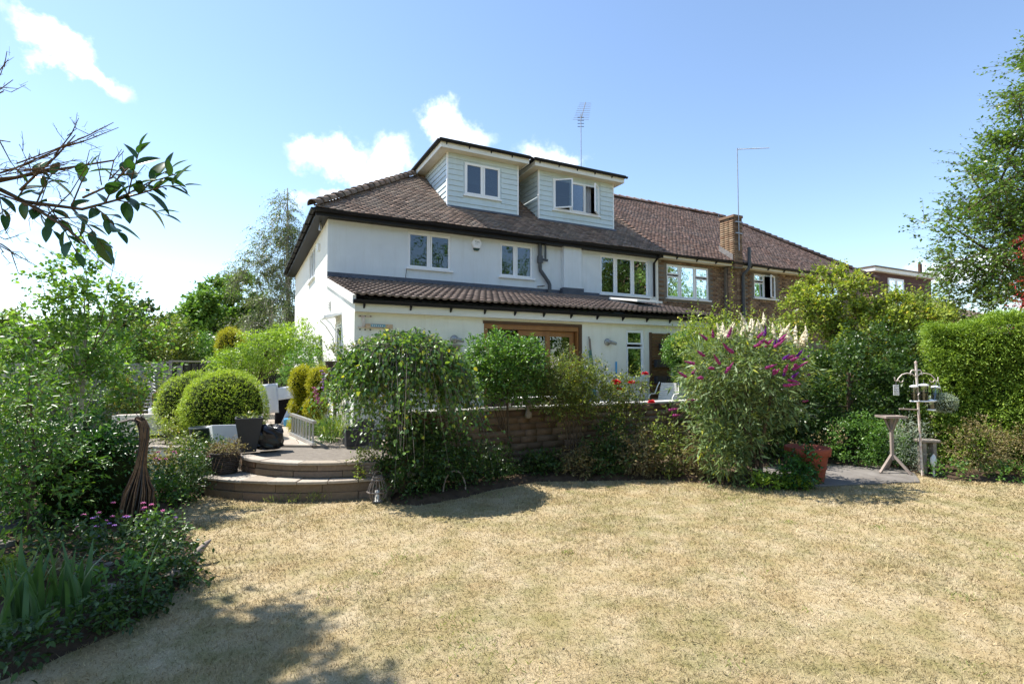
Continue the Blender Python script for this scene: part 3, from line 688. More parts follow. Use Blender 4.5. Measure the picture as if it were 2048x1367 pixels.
# ================================================================== HOUSES
EAVE, RIDGE_Y, PIT = 5.38, 8.10, .72            # roof edge height at Y=3.25, ridge line, tangent of pitch
HX, NX, NR = 10.36, 21.95, 18.4                            # party line, far end of the neighbour
MY = 3.6                                        # main front wall
RZ = EAVE + PIT * (RIDGE_Y - 3.25)
house = thing('house', 'cream rendered end house with two roof dormers and tiled lean-to extension', 'house', (4.5, 1.0, .46))
neigh = thing('house', 'brown brick house joined to the right of the cream house', 'house', (14, 3.6, 0))

def face_front(y): return lambda a, z, o: (a, y - o, z)
def face_side(x): return lambda a, z, o: (x - o, a, z)
def wallrects(mb, fmap, rect, holes, depth=.12):
    for (a, b, c, d) in cut(rect, holes): mb.quad(fmap(a, c, 0), fmap(b, c, 0), fmap(b, d, 0), fmap(a, d, 0))
    for (a, b, c, d) in holes:
        for p, q in (((a, c), (a, d)), ((b, c), (b, d)), ((a, c), (b, c)), ((a, d), (b, d))):
            mb.quad(fmap(*p, 0), fmap(*q, 0), fmap(*q, -depth), fmap(*p, -depth))
def fbox(mb, fmap, a, b, c, d, o0, o1):
    V = [fmap(x, z, o) for z in (c, d) for o in (o0, o1) for x in (a, b)]
    mb.add(V, [(0, 2, 3, 1), (4, 5, 7, 6), (0, 1, 5, 4), (2, 6, 7, 3), (0, 4, 6, 2), (1, 3, 7, 5)])
def window(parent, fmap, a, b, c, d, lights, fw=.06, name='window', mat='white', sill=True, proud=-.03, glass='glass', curtains=(), sill_mat='white', open_=None, blind=None):
    """lights: list of (a0,a1,c0,c1) in 0..1 of the opening, each a framed sash with its own pane; open_ maps a light index to (hinge side, angle)"""
    mb = MB()
    for r in cut((a, b, c, d), [(a + fw * .8, b - fw * .8, c + fw * .8, d - fw * .8)]): fbox(mb, fmap, *r, proud - .06, proud)
    xs = sorted({round(l_[0], 3) for l_ in lights} | {round(l_[1], 3) for l_ in lights})[1:-1]
    for x in xs: fbox(mb, fmap, a + (b - a) * x - fw * .4, a + (b - a) * x + fw * .4, c + fw * .8, d - fw * .8, proud - .058, proud - .002)
    w = mb.build(name, M[mat], parent)
    for i, (l0, l1, k0, k1) in enumerate(lights):
        A, B, C_, D_ = a + (b - a) * l0 + fw * .5, a + (b - a) * l1 - fw * .5, c + (d - c) * k0 + fw * .5, c + (d - c) * k1 - fw * .5
        g = fw * .62; ms, mp = MB(), MB()
        for r in cut((A, B, C_, D_), [(A + g, B - g, C_ + g, D_ - g)]): fbox(ms, fmap, *r, proud - .035, proud + .012)
        fbox(mp, fmap, A + g * .7, B - g * .7, C_ + g * .7, D_ - g * .7, proud - .016, proud - .010)
        if open_ and i in open_:
            side, ang = open_[i]; hx = A if side == 'L' else B
            pv = Vector(fmap(hx, 0, proud)); s_ = 1 if side == 'L' else -1
            Rm = Matrix.Translation(pv) @ Matrix.Rotation(-s_ * R(ang), 4, 'Z') @ Matrix.Translation(-pv)
            for q in (ms, mp): q.v = [tuple(Rm @ Vector(p)) for p in q.v]
        ms.build('sash', M[mat], w); mp.build('pane', M[glass], w)
    if sill:
        mb = MB(); fbox(mb, fmap, a - .05, b + .05, c - .045, c - .002, -.02, .07); mb.build('sill', M[sill_mat], w)
    for (c0, c1) in curtains:
        mb = MB(); A, B = a + (b - a) * c0, a + (b - a) * c1; n_ = max(6, int((B - A) / .03)); V = []
        for i in range(n_ + 1):
            x = A + (B - A) * i / n_; o = -.2 + .022 * math.sin(i * 1.9)
            V += [fmap(x, c - .05, o), fmap(x, d + .02, o)]
        mb.add(V, [(2 * i, 2 * i + 2, 2 * i + 3, 2 * i + 1) for i in range(n_)], True); mb.build('curtain', M['curtain'], w)
    if blind is not None:
        mb = MB(); fbox(mb, fmap, a + .05, b - .05, c + (d - c) * blind, d - .03, -.15, -.145); mb.build('blind', M['blind'], w)
    return w

# ---- walls of the cream house
ff, fe, fs = face_front(MY), face_front(0.0), face_side(0.0)
W1, W2, W3 = (1.95, 3.12, 4.22, 5.15), (4.57, 5.62, 4.20, 5.14), (8.0, 9.95, 3.93, 5.14)
mb = MB(); wallrects(mb, ff, (0, HX - .12, 3.3, 5.23), [W1, W2, W3]); mb.build('front_wall', M['render_up'], house)
SD, SW2, SW3, SU = (1.42, 2.22, .47, 2.60), (4.28, 4.95, 1.45, 2.46), (6.0, 6.45, 1.6, 2.40), (6.1, 7.65, 4.22, 5.14)
mb = MB(); wallrects(mb, fs, (0, MY, .3, 2.74), [SD]); wallrects(mb, fs, (MY, 12.6, .3, 5.23), [SW2, SW3, SU])
mb.add([fs(0, 2.74, 0), fs(MY, 2.74, 0), fs(MY, 3.80, 0), fs(0, 2.80, 0)], [(0, 1, 2, 3)]); mb.build('side_wall', M['render_side'], house)
DOOR, EW = (2.48, 4.78, ZT, 2.55), (6.02, 6.56, 1.40, 2.54)
mb = MB(); wallrects(mb, fe, (.0, 8.95, .3, 2.72), [DOOR, EW], .14)
mb.quad((8.95, 0, .3), (8.95, MY, .3), (8.95, MY, 3.7), (8.95, 0, 2.72)); mb.build('extension_wall', M['render'], house)
mb = MB(); mb.quad((0, 12.6, .3), (HX, 12.6, .3), (HX, 12.6, 5.3), (0, 12.6, 5.3)); mb.build('rear_wall', M['render'], house)
mb = MB()
mb.quad((.05, 7.4, .3), (HX, 7.4, .3), (HX, 7.4, 5.3), (.05, 7.4, 5.3)); mb.quad((.05, .1, .47), (8.9, .1, .47), (8.9, 7.4, .47), (.05, 7.4, .47))
mb.quad((.05, MY + .02, 3.2), (HX, MY + .02, 3.2), (HX, 12.5, 3.2), (.05, 12.5, 3.2)); mb.quad((.05, MY + .02, 5.26), (HX, MY + .02, 5.26), (HX, 12.5, 5.26), (.05, 12.5, 5.26))
mb.quad((3.9, .1, .47), (3.9, 7.4, .47), (3.9, 7.4, 2.7), (3.9, .1, 2.7)) if False else None
mb.quad((6.9, MY, 3.2), (6.9, 7.4, 3.2), (6.9, 7.4, 5.26), (6.9, MY, 5.26)); mb.quad((4.0, MY, 3.2), (4.0, 7.4, 3.2), (4.0, 7.4, 5.26), (4.0, MY, 5.26))
mb.build('inner_wall', M['inside'], house)
mb = MB(); mb.box(6.58, 7.20, MY - .16, MY - .001, 3.6, 5.23); mb.build('chimney_breast', M['render_up'], house)
mb = MB(); mb.box(HX - .12, HX - .03, MY - .02, MY + .05, 3.3, 5.2); mb.build('party_trim', M['white_paint'], house)

window(house, ff, *W1, [(0, .5, 0, 1), (.5, 1, 0, 1)])
window(house, ff, *W2, [(0, .47, 0, 1), (.47, 1, 0, 1)])
window(house, ff, *W3, [(0, .31, 0, 1), (.31, .66, 0, 1), (.66, 1, 0, 1)], curtains=((.03, .09), (.62, .96)))
window(house, fs, *SU, [(0, .33, 0, 1), (.33, .67, 0, 1), (.67, 1, 0, 1)])
window(house, fs, *SW2, [(0, 1, 0, .7), (0, 1, .7, 1)]); window(house, fs, *SW3, [(0, 1, 0, 1)])
window(house, fe, *EW, [(0, 1, 0, .68), (0, 1, .68, 1)], curtains=((.02, .25),))
d_ = window(house, fs, *SD, [(.05, .95, .42, .98)], name='side_door', sill=False)
mb = MB(); fbox(mb, fs, SD[0] + .07, SD[1] - .07, SD[2] + .03, SD[2] + .85, -.075, -.03); mb.build('door_panel', M['white'], d_)
# oak sliding doors
sl = MB(); a, b, c, d = DOOR
for r in cut(DOOR, [(a + .09, b - .09, c + .04, d - .10)]): fbox(sl, fe, *r, -.14, -.01)
sl = sl.build('sliding_door', M['oak'], house)
mb = MB(); fbox(mb, fe, a - .02, b + .02, d - .005, d + .055, -.05, .02); mb.build('lintel_trim', M['dark_oak'], sl)
mb = MB(); fbox(mb, fe, b - .055, b + .02, c, d - .006, -.05, .018); mb.build('jamb_trim', M['dark_oak'], sl)
for (x0, x1, o) in ((3.28, 4.02, -.055), (3.96, 4.66, -.10)):
    m_ = MB()
    for r in cut((x0, x1, c + .05, d - .11), [(x0 + .1, x1 - .1, c + .2, d - .22)]): fbox(m_, fe, *r, o - .04, o)
    lf = m_.build('door_leaf', M['oak'], sl); m_ = MB(); fbox(m_, fe, x0 + .09, x1 - .09, c + .19, d - .21, o - .024, o - .016); m_.build('pane', M['glass'], sl)
m_ = MB(); fbox(m_, fe, a + .1, 3.3, c + .06, d - .12, -.125, -.118); m_.build('pane', M['glass'], sl)
# canopy over the side door
cp = MB(); V = [(-.34, 1.38, 2.70), (-.34, 2.2, 2.70), (-.001, 2.2, 2.78), (-.001, 1.38, 2.78)]
cp.add([(x, y, z - t) for t in (0, .05) for x, y, z in V], BOXF and [(0, 1, 2, 3), (7, 6, 5, 4), (0, 4, 5, 1), (1, 5, 6, 2), (2, 6, 7, 3), (3, 7, 4, 0)])
cp = cp.build('door_canopy', M['white'], house)
for yy in (1.42, 2.16):
    m_ = MB(); m_.tube([(-.31, yy, 2.65), (-.2, yy, 2.55), (-.04, yy, 2.3), (-.02, yy, 2.0)], .012, 6); m_.build('bracket', M['white'], cp)
m_ = MB(); m_.box(-.03, -.001, 2.86, 3.04, 2.98, 3.16)
vt = m_.build('wall_vent', M['white_paint'], house)
for k in range(4): m_ = MB(); m_.box(-.034, -.031, 2.88, 3.02, 3.0 + k * .04, 3.02 + k * .04); m_.build('slot', M['black'], vt)
m_ = MB(); m_.box(-.07, -.001, 5.0, 5.14, 4.72, 4.92); m_.build('sensor_box', M['white'], house, .01)
m_ = MB(); m_.tube([(-.12, 4.0, 5.21), (-.12, 4.0, 5.12), (-.12, 4.0, 5.02)], [.015, .035, .04], 8); m_.build('flood_light', M['steel'], house)

# ---- extension lean-to roof: white fascia, gutter, roman tiles, lead flashing
EP = (3.80 - 2.93) / 3.75                        # slope of lean-to
def ez(y): return 2.93 + EP * (y + .15)
mb = MB(); mb.box(-.02, 8.95, -.13, -.10, 2.655, 2.80); fa = mb.build('extension_fascia', M['fascia'], house)
mb = MB(); mb.box(.0, 8.95, -.10, -.001, 2.655, 2.675); mb.build('soffit', M['soffit'], fa)
mb = MB(); mb.prism([(-.125 + .065 * math.cos(R(t)) - .07, 2.855 + .065 * math.sin(R(t))) for t in range(180, 361, 20)], 'x', -.06, 8.97); g = mb.build('gutter', M['black'], house)
for i, x in enumerate([.12, .95, 1.72, 2.42, 3.08, 3.75, 4.42, 5.1, 5.8, 6.5, 7.2, 7.9, 8.6]):
    m_ = MB(); m_.prism([(-.131, 2.80), (-.131, 2.715), (-.21, 2.79)], 'x', x, x + .03); m_.build('gutter_bracket', M['black'], g)
mb = MB(); mb.add([(-.03, -.14, ez(-.14) - .03), (8.95, -.14, ez(-.14) - .03), (8.95, MY, ez(MY) - .03), (-.03, MY, ez(MY) - .03)], [(0, 1, 2, 3)]); er = mb.build('extension_roof', M['underlay'], house)
# verge
mb = MB(); V = [(-.14, ez(-.14)), (MY, ez(MY))]
mb.add([(x, y, z + dz) for x in (-.06, -.005) for (y, z) in V for dz in (-.15, .01)], [(0, 2, 3, 1), (4, 5, 7, 6), (0, 1, 5, 4), (2, 6, 7, 3), (1, 3, 7, 5), (0, 4, 6, 2)]); mb.build('verge_board', M['white_paint'], er)
# one roman tile: two rolls, thin, head tucked under the next course
TW, TG, n_ = .30, .345, 14; TV = []
for j, (yy, zz) in enumerate(((0, .050), (TG + .05, .0))):
    for i in range(n_ + 1):
        u = i / n_; ph = (u * 2) % 1.0; roll = max(0, math.sin(math.pi * min(1, ph / .62))) ** 1.0 * .026 if ph < .62 else 0
        TV.append((u * TW, yy, zz + roll))
TV += [(p[0], p[1] + .004, p[2] - .042) for p in TV[:n_ + 1]]
TF = [(i, i + 1, n_ + 2 + i, n_ + 1 + i) for i in range(n_)] + [(2 * (n_ + 1) + i, 2 * (n_ + 1) + i + 1, i + 1, i) for i in range(n_)]
ang = math.atan(EP); rs = random.Random(8); tl = []
rows = int(3.72 / math.cos(ang) / TG); cols = int(9.0 / TW)
for r_ in range(rows + 1):
    for c_ in range(cols):
        s_ = r_ * TG; yy = -.2 + s_ * math.cos(ang); x = -.03 + c_ * TW
        if yy > 3.42: continue
        if 7.02 < x + .15 < 7.98 and .95 < yy < 2.0: continue
        tl.append(Matrix.Translation((x, yy, ez(yy) + .004)) @ Matrix.Rotation(ang, 4, 'X') @ Matrix.Rotation(rs.uniform(-.012, .012), 4, 'Y') @ Matrix.Translation((0, 0, rs.uniform(-.002, .004))))
pieces(er, 'roof_tile', TV, TF, tl, M['roman_tile'])
# lead flashing against the upper wall
mb = MB(); mb.add([(0, MY - .008, 3.95), (HX - .4, MY - .008, 3.93), (HX - .4, MY - .02, 3.84), (0, MY - .02, 3.84), (0, 3.33, 3.80), (HX - 1.4, 3.33, 3.80), (HX - 1.4, MY - .02, 3.84)], [(0, 3, 2, 1), (3, 4, 5, 6)])
fl = mb.build('lead_flashing', M['lead'], house)
mb = MB(); mb.box(6.52, 7.26, MY - .19, MY - .161, 3.78, 4.0); mb.box(6.52, 6.579, MY - .16, MY - .02, 3.78, 3.99); mb.build('flashing_upstand', M['lead'], fl)
# roof window standing open
def onr(x, y, dz): return (x, y, ez(y) + dz)
mb = MB()
for (x0, x1, y0, y1) in ((7.05, 7.12, .9, 2.0), (7.88, 7.95, .9, 2.0), (7.12, 7.88, .9, .97), (7.12, 7.88, 1.93, 2.0)):
    V = [onr(x, y, z) for z in (-.03, .09) for y in (y0, y1) for x in (x0, x1)]; mb.add(V, BOXF)
rwdw = mb.build('roof_window', M['grey_pipe'], house)
mb = MB(); V = [(x, y, z + t) for t in (0, .05) for (x, y, z) in ((7.08, .84, ez(.84) + .17), (7.92, .84, ez(.84) + .17), (7.08, 1.98, ez(1.98) + .10), (7.92, 1.98, ez(1.98) + .10))]
mb.add(V, BOXF); mb.build('open_sash', M['fascia'], rwdw)

# ---- main eaves: black fascia, soffit, gutter (front and left side)
def gut(mb, axis, c, z, a0, a1, r=.062):
    mb.prism([(c + r * math.cos(R(t)), z + r * math.sin(R(t))) for t in range(180, 361, 20)], axis, a0, a1)
mb = MB(); mb.box(-.30, HX - .06, 3.30, 3.325, 5.20, 5.37); mb.box(-.30, -.275, 3.325, 12.9, 5.20, 5.37); ef = mb.build('fascia', M['black'], house)
mb = MB(); mb.box(-.275, HX - .06, 3.325, MY - .001, 5.215, 5.232); mb.box(-.275, -.001, MY - .001, 12.9, 5.215, 5.232); mb.build('soffit', M['black'], ef)
mb = MB(); gut(mb, 'x', 3.235, 5.335, -.36, HX - .06); gut(mb, 'y', -.365, 5.335, 3.18, 12.95); mb.build('gutter', M['black'], ef)
for y in np.arange(3.6, 12.8, .95): m_ = MB(); m_.box(-.43, -.3, y, y + .025, 5.25, 5.30); m_.build('gutter_bracket', M['black'], ef)

# ---- plain tiled roofs
PA = math.atan(PIT); cosA = math.cos(PA)
def rz(y): return EAVE + PIT * (y - 3.25)
D1, D2 = (3.33, 5.55), (6.32, 9.16)
DY, DZ0, DZ1 = 4.45, rz(4.45), 7.79
def dormer_back(): return 3.25 + (DZ1 + .12 - EAVE) / PIT
mb = MB(); mb.add([(-.35, 3.25, EAVE - .015), (HX, 3.25, EAVE - .015), (HX, RIDGE_Y, RZ - .015), (4.5, RIDGE_Y, RZ - .015), (-.35, 12.95, EAVE - .015), (HX, 12.95, EAVE - .015)], [(0, 1, 2, 3), (0, 3, 4), (3, 2, 5, 4)])
rf = mb.build('roof', M['underlay'], house)
mb = MB(); mb.add([(HX, 3.25, EAVE - .015), (NX + .35, 3.25, EAVE - .015), (NR, RIDGE_Y, RZ - .015), (HX, RIDGE_Y, RZ - .015), (HX, 12.95, EAVE - .015), (NX + .35, 12.95, EAVE - .015)], [(0, 1, 2, 3), (1, 5, 2), (3, 2, 5, 4)])
nrf = mb.build('roof', M['underlay'], neigh)
TWp, GA = .165, .104
PV = boxv(.002, TWp - .002, 0, .150, .0, .013)
def plain(x0, x1, hipL, hipR, skip, seed, hs=1.0):
    rs = random.Random(seed); res = []; n_r = int((RIDGE_Y - 3.22) / cosA / GA)
    for r_ in range(n_r + 1):
        s_ = r_ * GA; y = 3.20 + s_ * cosA; off = (r_ % 2) * TWp / 2
        xa = x0 + (y - 3.25 if hipL else 0); xb = x1 - ((y - 3.25) * hs if hipR else 0)
        k = int((xa - x0) / TWp)
        while True:
            x = x0 + k * TWp + off; k += 1
            if x < xa - .02: continue
            if x + TWp > xb + .03: break
            if any(a < x + TWp / 2 < b and y > c - .1 and y < dd for (a, b, c, dd) in skip): continue
            sag = .012 * math.sin(x * 1.3 + y) + .008 * math.sin(x * 4.1 + y * 3)
            res.append(Matrix.Translation((x, y, rz(y) + .012 + sag)) @ Matrix.Rotation(PA - .10, 4, 'X') @ Matrix.Rotation(rs.gauss(0, .012), 4, 'Z') @ Matrix.Rotation(rs.gauss(0, .02), 4, 'Y') @ Matrix.Translation((0, 0, rs.uniform(0, .004))))
    return res
yb = dormer_back()
pieces(rf, 'roof_tile', PV, BOXF, plain(-.36, HX, True, False, [(D1[0], D1[1], DY, yb), (D2[0], D2[1], DY, yb)], 1), M['plain_tile'], rest='remaining_tiles')
pieces(nrf, 'roof_tile', PV, BOXF, plain(HX, NX + .36, False, True, [(13.5, 13.95, 3.0, 3.75)], 2, (NX + .36 - NR) / 4.85), M['plain_tile2'], rest='remaining_tiles')
# hip and ridge tiles: half-round caps
def cap_tiles(parent, p, q, n, r, mat, lift=.03):
    p, q = Vector(p), Vector(q); d = (q - p); L_ = d.length / n; d.normalize(); sd_ = d.cross(Vector((0, 0, 1))).normalized(); up_ = sd_.cross(d)
    V = []; m_ = 8
    for (t, rr) in ((0, r * 1.32), (L_ * 1.15, r * .9)):
        for k in range(m_ + 1):
            a = math.pi * k / m_; V.append((t, rr * math.cos(a), rr * math.sin(a)))
        for k in range(m_ + 1):
            a = math.pi * k / m_; V.append((t, (rr - .02) * math.cos(a), (rr - .02) * math.sin(a)))
    h = m_ + 1
    F = [(k, k + 1, 2 * h + k + 1, 2 * h + k) for k in range(m_)] + [(k, h + k, h + k + 1, k + 1) for k in range(m_)]
    Rm = Matrix((( *d, ), ( *sd_, ), ( *up_, ))).transposed().to_4x4()
    pieces(parent, 'cap_tile', V, F, [Matrix.Translation(p + d * (i * L_) + up_ * lift) @ Rm @ Matrix.Rotation(random.Random(i).gauss(0, .02), 4, 'X') for i in range(n)], mat)
cap_tiles(rf, (-.38, 3.22, EAVE - .02), (4.5, RIDGE_Y, RZ - .02), 26, .11, M['plain_tile'])
cap_tiles(rf, (4.5, RIDGE_Y, RZ - .03), (HX, RIDGE_Y, RZ - .03), 14, .11, M['plain_tile'])
cap_tiles(nrf, (HX, RIDGE_Y, RZ - .03), (NR, RIDGE_Y, RZ - .03), 20, .11, M['plain_tile2'])
cap_tiles(nrf, (NX + .38, 3.22, EAVE - .02), (NR, RIDGE_Y, RZ - .02), 26, .11, M['plain_tile2'])

# ---- dormers
def dormer(x0, x1, win):
    fd = face_front(DY); mb = MB()
    ys = lambda z: 3.25 + (z - EAVE) / PIT
    wallrects(mb, fd, (x0, x1, DZ0 - .1, DZ1), [win], .1)
    for x in (x0, x1): mb.add([(x, DY, DZ0 - .1), (x, DY, DZ1), (x, ys(DZ1) + .1, DZ1)], [(0, 1, 2)])
    dm = mb.build('dormer', M['board'], house)
    nb = 10; bh = (DZ1 - DZ0 + .02) / nb; mm = []
    for i in range(nb):
        z0 = DZ0 - .02 + i * bh; z1 = z0 + bh - .006
        segs = [(x0 - .004, x1 + .004)]
        if z1 > win[2] - .05 and z0 < win[3] + .05: segs = [(x0 - .004, win[0] - .05), (win[1] + .05, x1 + .004)]
        for (s0, s1) in segs:
            m_ = MB(); m_.prism([(DY - .032, z0), (DY - .012, z1), (DY + .004, z1), (DY + .004, z0)], 'x', s0, s1); m_.build('weatherboard', M['board'], dm)
        yb_ = ys(z0) - .0
        for x, sg in ((x0, -1), (x1, 1)):
            if ys(z1) - DY > .12:
                m_ = MB(); ye0, ye1 = max(DY + .02, ys(z0)), ys(z1)
                V = [(x + sg * .032, DY + .005, z0), (x + sg * .032, ye0, z0), (x + sg * .012, ye1, z1), (x + sg * .012, DY + .005, z1), (x, DY + .005, z0), (x, ye0, z0), (x, ye1, z1), (x, DY + .005, z1)]
                m_.add(V, [(0, 1, 2, 3), (7, 6, 5, 4), (0, 4, 5, 1), (1, 5, 6, 2), (2, 6, 7, 3), (3, 7, 4, 0)]); m_.build('weatherboard', M['board'], dm)
    for x, sg in ((x0, -1), (x1, 1)):
        m_ = MB(); m_.box(min(x, x + sg * .038), max(x, x + sg * .038), DY - .037, DY + .03, DZ0 - .02, DZ1 - .01); m_.build('corner_post', M['white'], dm)
    a, b, f = x0 - .33, x1 + .23, DY - .35; bk = 3.25 + (DZ1 + .2 - EAVE) / PIT + .12
    m_ = MB(); m_.box(a + .01, b - .01, f + .01, bk - .3, DZ1 - .002, DZ1 + .03); m_.build('dormer_soffit', M['soffit'], dm)
    m_ = MB(); m_.box(a, b, f, f + .022, DZ1 - .03, DZ1 + .12); m_.box(a, a + .022, f + .022, bk - .2, DZ1 - .03, DZ1 + .12); m_.box(b - .022, b, f + .022, bk - .2, DZ1 - .03, DZ1 + .12); m_.build('dormer_fascia', M['fascia'], dm)
    m_ = MB(); m_.box(a - .05, b + .05, f - .05, bk, DZ1 + .125, DZ1 + .215); m_.build('flat_roof', M['felt'], dm, .012)
    m_ = MB(); gut(m_, 'x', f - .065, DZ1 + .155, a - .08, b + .07, .055); gut(m_, 'y', a - .065, DZ1 + .155, f - .06, bk - .1, .055); m_.build('dormer_gutter', M['black'], dm)
    for t in np.arange(a + .15, b, .68): m_ = MB(); m_.prism([(f - .001, DZ1 + .12), (f - .001, DZ1 + .05), (f - .05, DZ1 + .11)], 'x', t, t + .025); m_.build('gutter_bracket', M['black'], dm)
    m_ = MB(); m_.box(x0 - .06, x1 + .06, DY - .16, DY - .03, rz(DY - .12) + .035, rz(DY - .12) + .05); 
    m_.v = [(x, y, rz(y) + .04 + (.004 if z > rz(DY - .12) + .04 else 0)) for x, y, z in m_.v]; m_.build('lead_apron', M['lead'], dm)
    return dm
WD1, WD2 = (3.84, 4.96, 6.64, 7.58), (6.83, 8.60, 6.62, 7.60)
dormer(*D1, WD1); dormer(*D2, WD2)
window(house, face_front(DY), *WD1, [(0, .5, 0, 1), (.5, 1, 0, 1)], proud=.035, blind=.42)
window(house, face_front(DY), *WD2, [(0, .36, 0, 1), (.36, .68, 0, 1), (.68, 1, 0, 1)], proud=.035, open_={0: ('L', 38), 2: ('R', 42)}, curtains=((.72, .9),))
mb = MB(); mb.quad((3.4, 6.2, 6), (9.1, 6.2, 6), (9.1, 6.2, 8), (3.4, 6.2, 8)); mb.build('loft_wall', M['inside'], house)

# ---- pipes
mb = MB(); mb.tube([(5.80, MY - .1, 5.22), (5.80, MY - .1, 4.55), (5.81, MY - .1, 4.45), (6.08, MY - .1, 4.13), (6.12, MY - .1, 4.05), (6.12, MY - .1, 3.82)], .055, 10); sp = mb.build('soil_pipe', M['grey_pipe'], house)
mb = MB(); mb.tube([(5.80, MY - .1, 4.86), (5.80, MY - .1, 4.66)], .085, 10); mb.tube([(5.72, MY - .1, 4.78), (6.05, MY - .1, 4.76)], .035, 8); mb.tube([(5.98, MY - .1, 5.22), (5.98, MY - .1, 4.78)], .03, 8); mb.build('pipe_branch', M['grey_pipe'], sp)
mb = MB(); mb.tube([(10.1, 3.25, 5.28), (10.1, 3.3, 5.2), (10.12, MY - .06, 5.05), (10.12, MY - .06, 3.95)], .036, 8); mb.build('downpipe', M['black'], house)
mb = MB(); mb.tube([(1.92, MY - .015, 4.16), (1.9, MY - .015, 4.0), (1.9, MY - .015, 3.95)], .006, 5); mb.tube([(5.75, MY - .03, 3.99), (5.98, MY - .05, 4.02)], .012, 5); mb.build('cable', M['black'], house)

# ================================================================== the neighbour
NW1, NW2, NW3 = (10.72, 12.68, 3.97, 5.10), (15.0, 16.25, 4.22, 5.12), (18.7, 20.2, 4.2, 5.1)
mb = MB(); wallrects(mb, ff, (HX - .02, NX, 0, 5.22), [NW1, NW2, NW3], .12); mb.quad((NX, MY, 0), (NX, 12.6, 0), (NX, 12.6, 5.3), (NX, MY, 5.3)); mb.build('wall', M['mortar'], neigh)
mb = MB(); mb.quad((HX, 7.2, 0), (NX, 7.2, 0), (NX, 7.2, 5.3), (HX, 7.2, 5.3)); mb.quad((HX + .05, MY, 3.2), (NX, MY, 3.2), (NX, 7.2, 3.2), (HX + .05, 7.2, 3.2)); mb.quad((HX + .05, MY, 5.26), (NX, MY, 5.26), (NX, 7.2, 5.26), (HX + .05, 7.2, 5.26)); mb.quad((HX + .05, MY + .1, 3), (HX + .05, 7.2, 3), (HX + .05, 7.2, 5.3), (HX + .05, MY + .1, 5.3)); mb.build('inner_wall', M['inside'], neigh)
bm_ = []; rs = random.Random(21)
CH = (13.62, 14.44)
for r_ in range(34):
    z = 2.65 + r_ * .075
    x = HX + .02 + (r_ % 2) * .1125
    while x < 19.6:
        if z + .065 < 5.2 and not any(w[0] - .02 < x + .215 and x < w[1] + .02 and w[2] - .07 < z + .06 and z < w[3] + .02 for w in (NW1, NW2, NW3)) and not (CH[0] - .2 < x < CH[1]):
            bm_.append(Matrix.Translation((x, MY - .009 + rs.uniform(-.003, .002), z)))
        x += .225
for w in (NW1, NW2):                              # closers beside the openings
    pass
pieces(neigh, 'brick', boxv(0, .216, 0, .03, 0, .067), BOXF, bm_, M['brick'], rest='remaining_bricks', seed=4)
window(neigh, ff, *NW1, [(0, .31, 0, .68), (0, .31, .68, 1), (.31, .67, 0, 1), (.67, 1, 0, .68), (.67, 1, .68, 1)], curtains=((.03, .24), (.74, .97)))
window(neigh, ff, *NW2, [(0, .48, 0, .68), (0, .48, .68, 1), (.48, 1, 0, 1)], open_={2: ('R', 24)}, curtains=((.05, .3),))
window(neigh, ff, *NW3, [(0, .5, 0, 1), (.5, 1, 0, 1)], curtains=((.05, .4),))
mb = MB(); mb.box(HX - .05, NX + .3, 3.30, 3.325, 5.215, 5.37); nf = mb.build('fascia', M['fascia'], neigh)
mb = MB(); mb.box(HX - .05, NX + .3, 3.325, MY - .002, 5.22, 5.236); mb.build('soffit', M['soffit'], nf)
mb = MB(); gut(mb, 'x', 3.235, 5.335, HX - .055, NX + .35); mb.build('gutter', M['black'], nf)
for x in np.arange(HX + .5, 20, .9): m_ = MB(); m_.prism([(3.299, 5.28), (3.299, 5.2), (3.22, 5.27)], 'x', x, x + .03); m_.build('gutter_bracket', M['black'], nf)
# chimney stack rising through the eaves, on a breast
cx0, cx1, cy0, cy1, cz1 = 13.50, 13.92, 3.20, 3.80, 6.93
mb = MB(); mb.box(cx0 + .012, cx1 - .012, cy0 + .012, cy1 - .012, 5.14, cz1); mb.box(13.42, 14.3, 3.42, MY, 2.6, 5.2); ch = mb.build('chimney', M['mortar'], neigh)
cb = {'f': [], 's': []}; nz = int((cz1 - 5.2) / .075)
for r_ in range(nz):
    z = 5.2 + r_ * .075
    for k in range(2):
        if r_ % 2 == 0: cb['f'].append(Matrix.Translation((cx0 + k * .21, cy0, z)))
        else: cb['f'].append(Matrix.Translation((cx0 + k * .21, cy0, z)))
    for k in range(3): 
        o_ = 0 if r_ % 2 else -.0
        cb['s'].append(Matrix.Translation((cx0, cy0 + .005 + k * .2, z)))
for r_ in range(34):
    z = 2.65 + r_ * .075
    for k in range(5):
        x = 13.42 + k * .222
        if z < 5.13 and x + .2 < 14.32: cb['f'].append(Matrix.Translation((x, 3.412, z)))
pieces(ch, 'brick', boxv(0, .205, 0, .03, 0, .069), BOXF, cb['f'], M['brick'], 110)
pieces(ch, 'brick', boxv(0, .03, 0, .195, 0, .069), BOXF, cb['s'], M['pale_brick'])
mb = MB(); mb.box(cx0 - .03, cx1 + .03, cy0 - .03, cy1 + .03, cz1 + .002, cz1 + .10); mb.build('chimney_cap', M['brick'], ch, .01)
mb = MB(); mb.box(cx0 - .02, cx0 - .004, 3.25, 3.85, 5.42, 5.62); mb.v = [(x, y, z + PIT * (y - 3.25)) for x, y, z in mb.v]; mb.build('chimney_flashing', M['steel'], ch)
mb = MB(); mb.tube([(14.2, 3.15, 5.92), (14.2, 3.15, 5.22), (14.18, 3.2, 5.12), (14.12, 3.33, 4.98), (14.12, 3.36, 4.9), (14.12, 3.36, 2.6)], .06, 10); mb.build('flue_pipe', M['grey_pipe'], neigh)
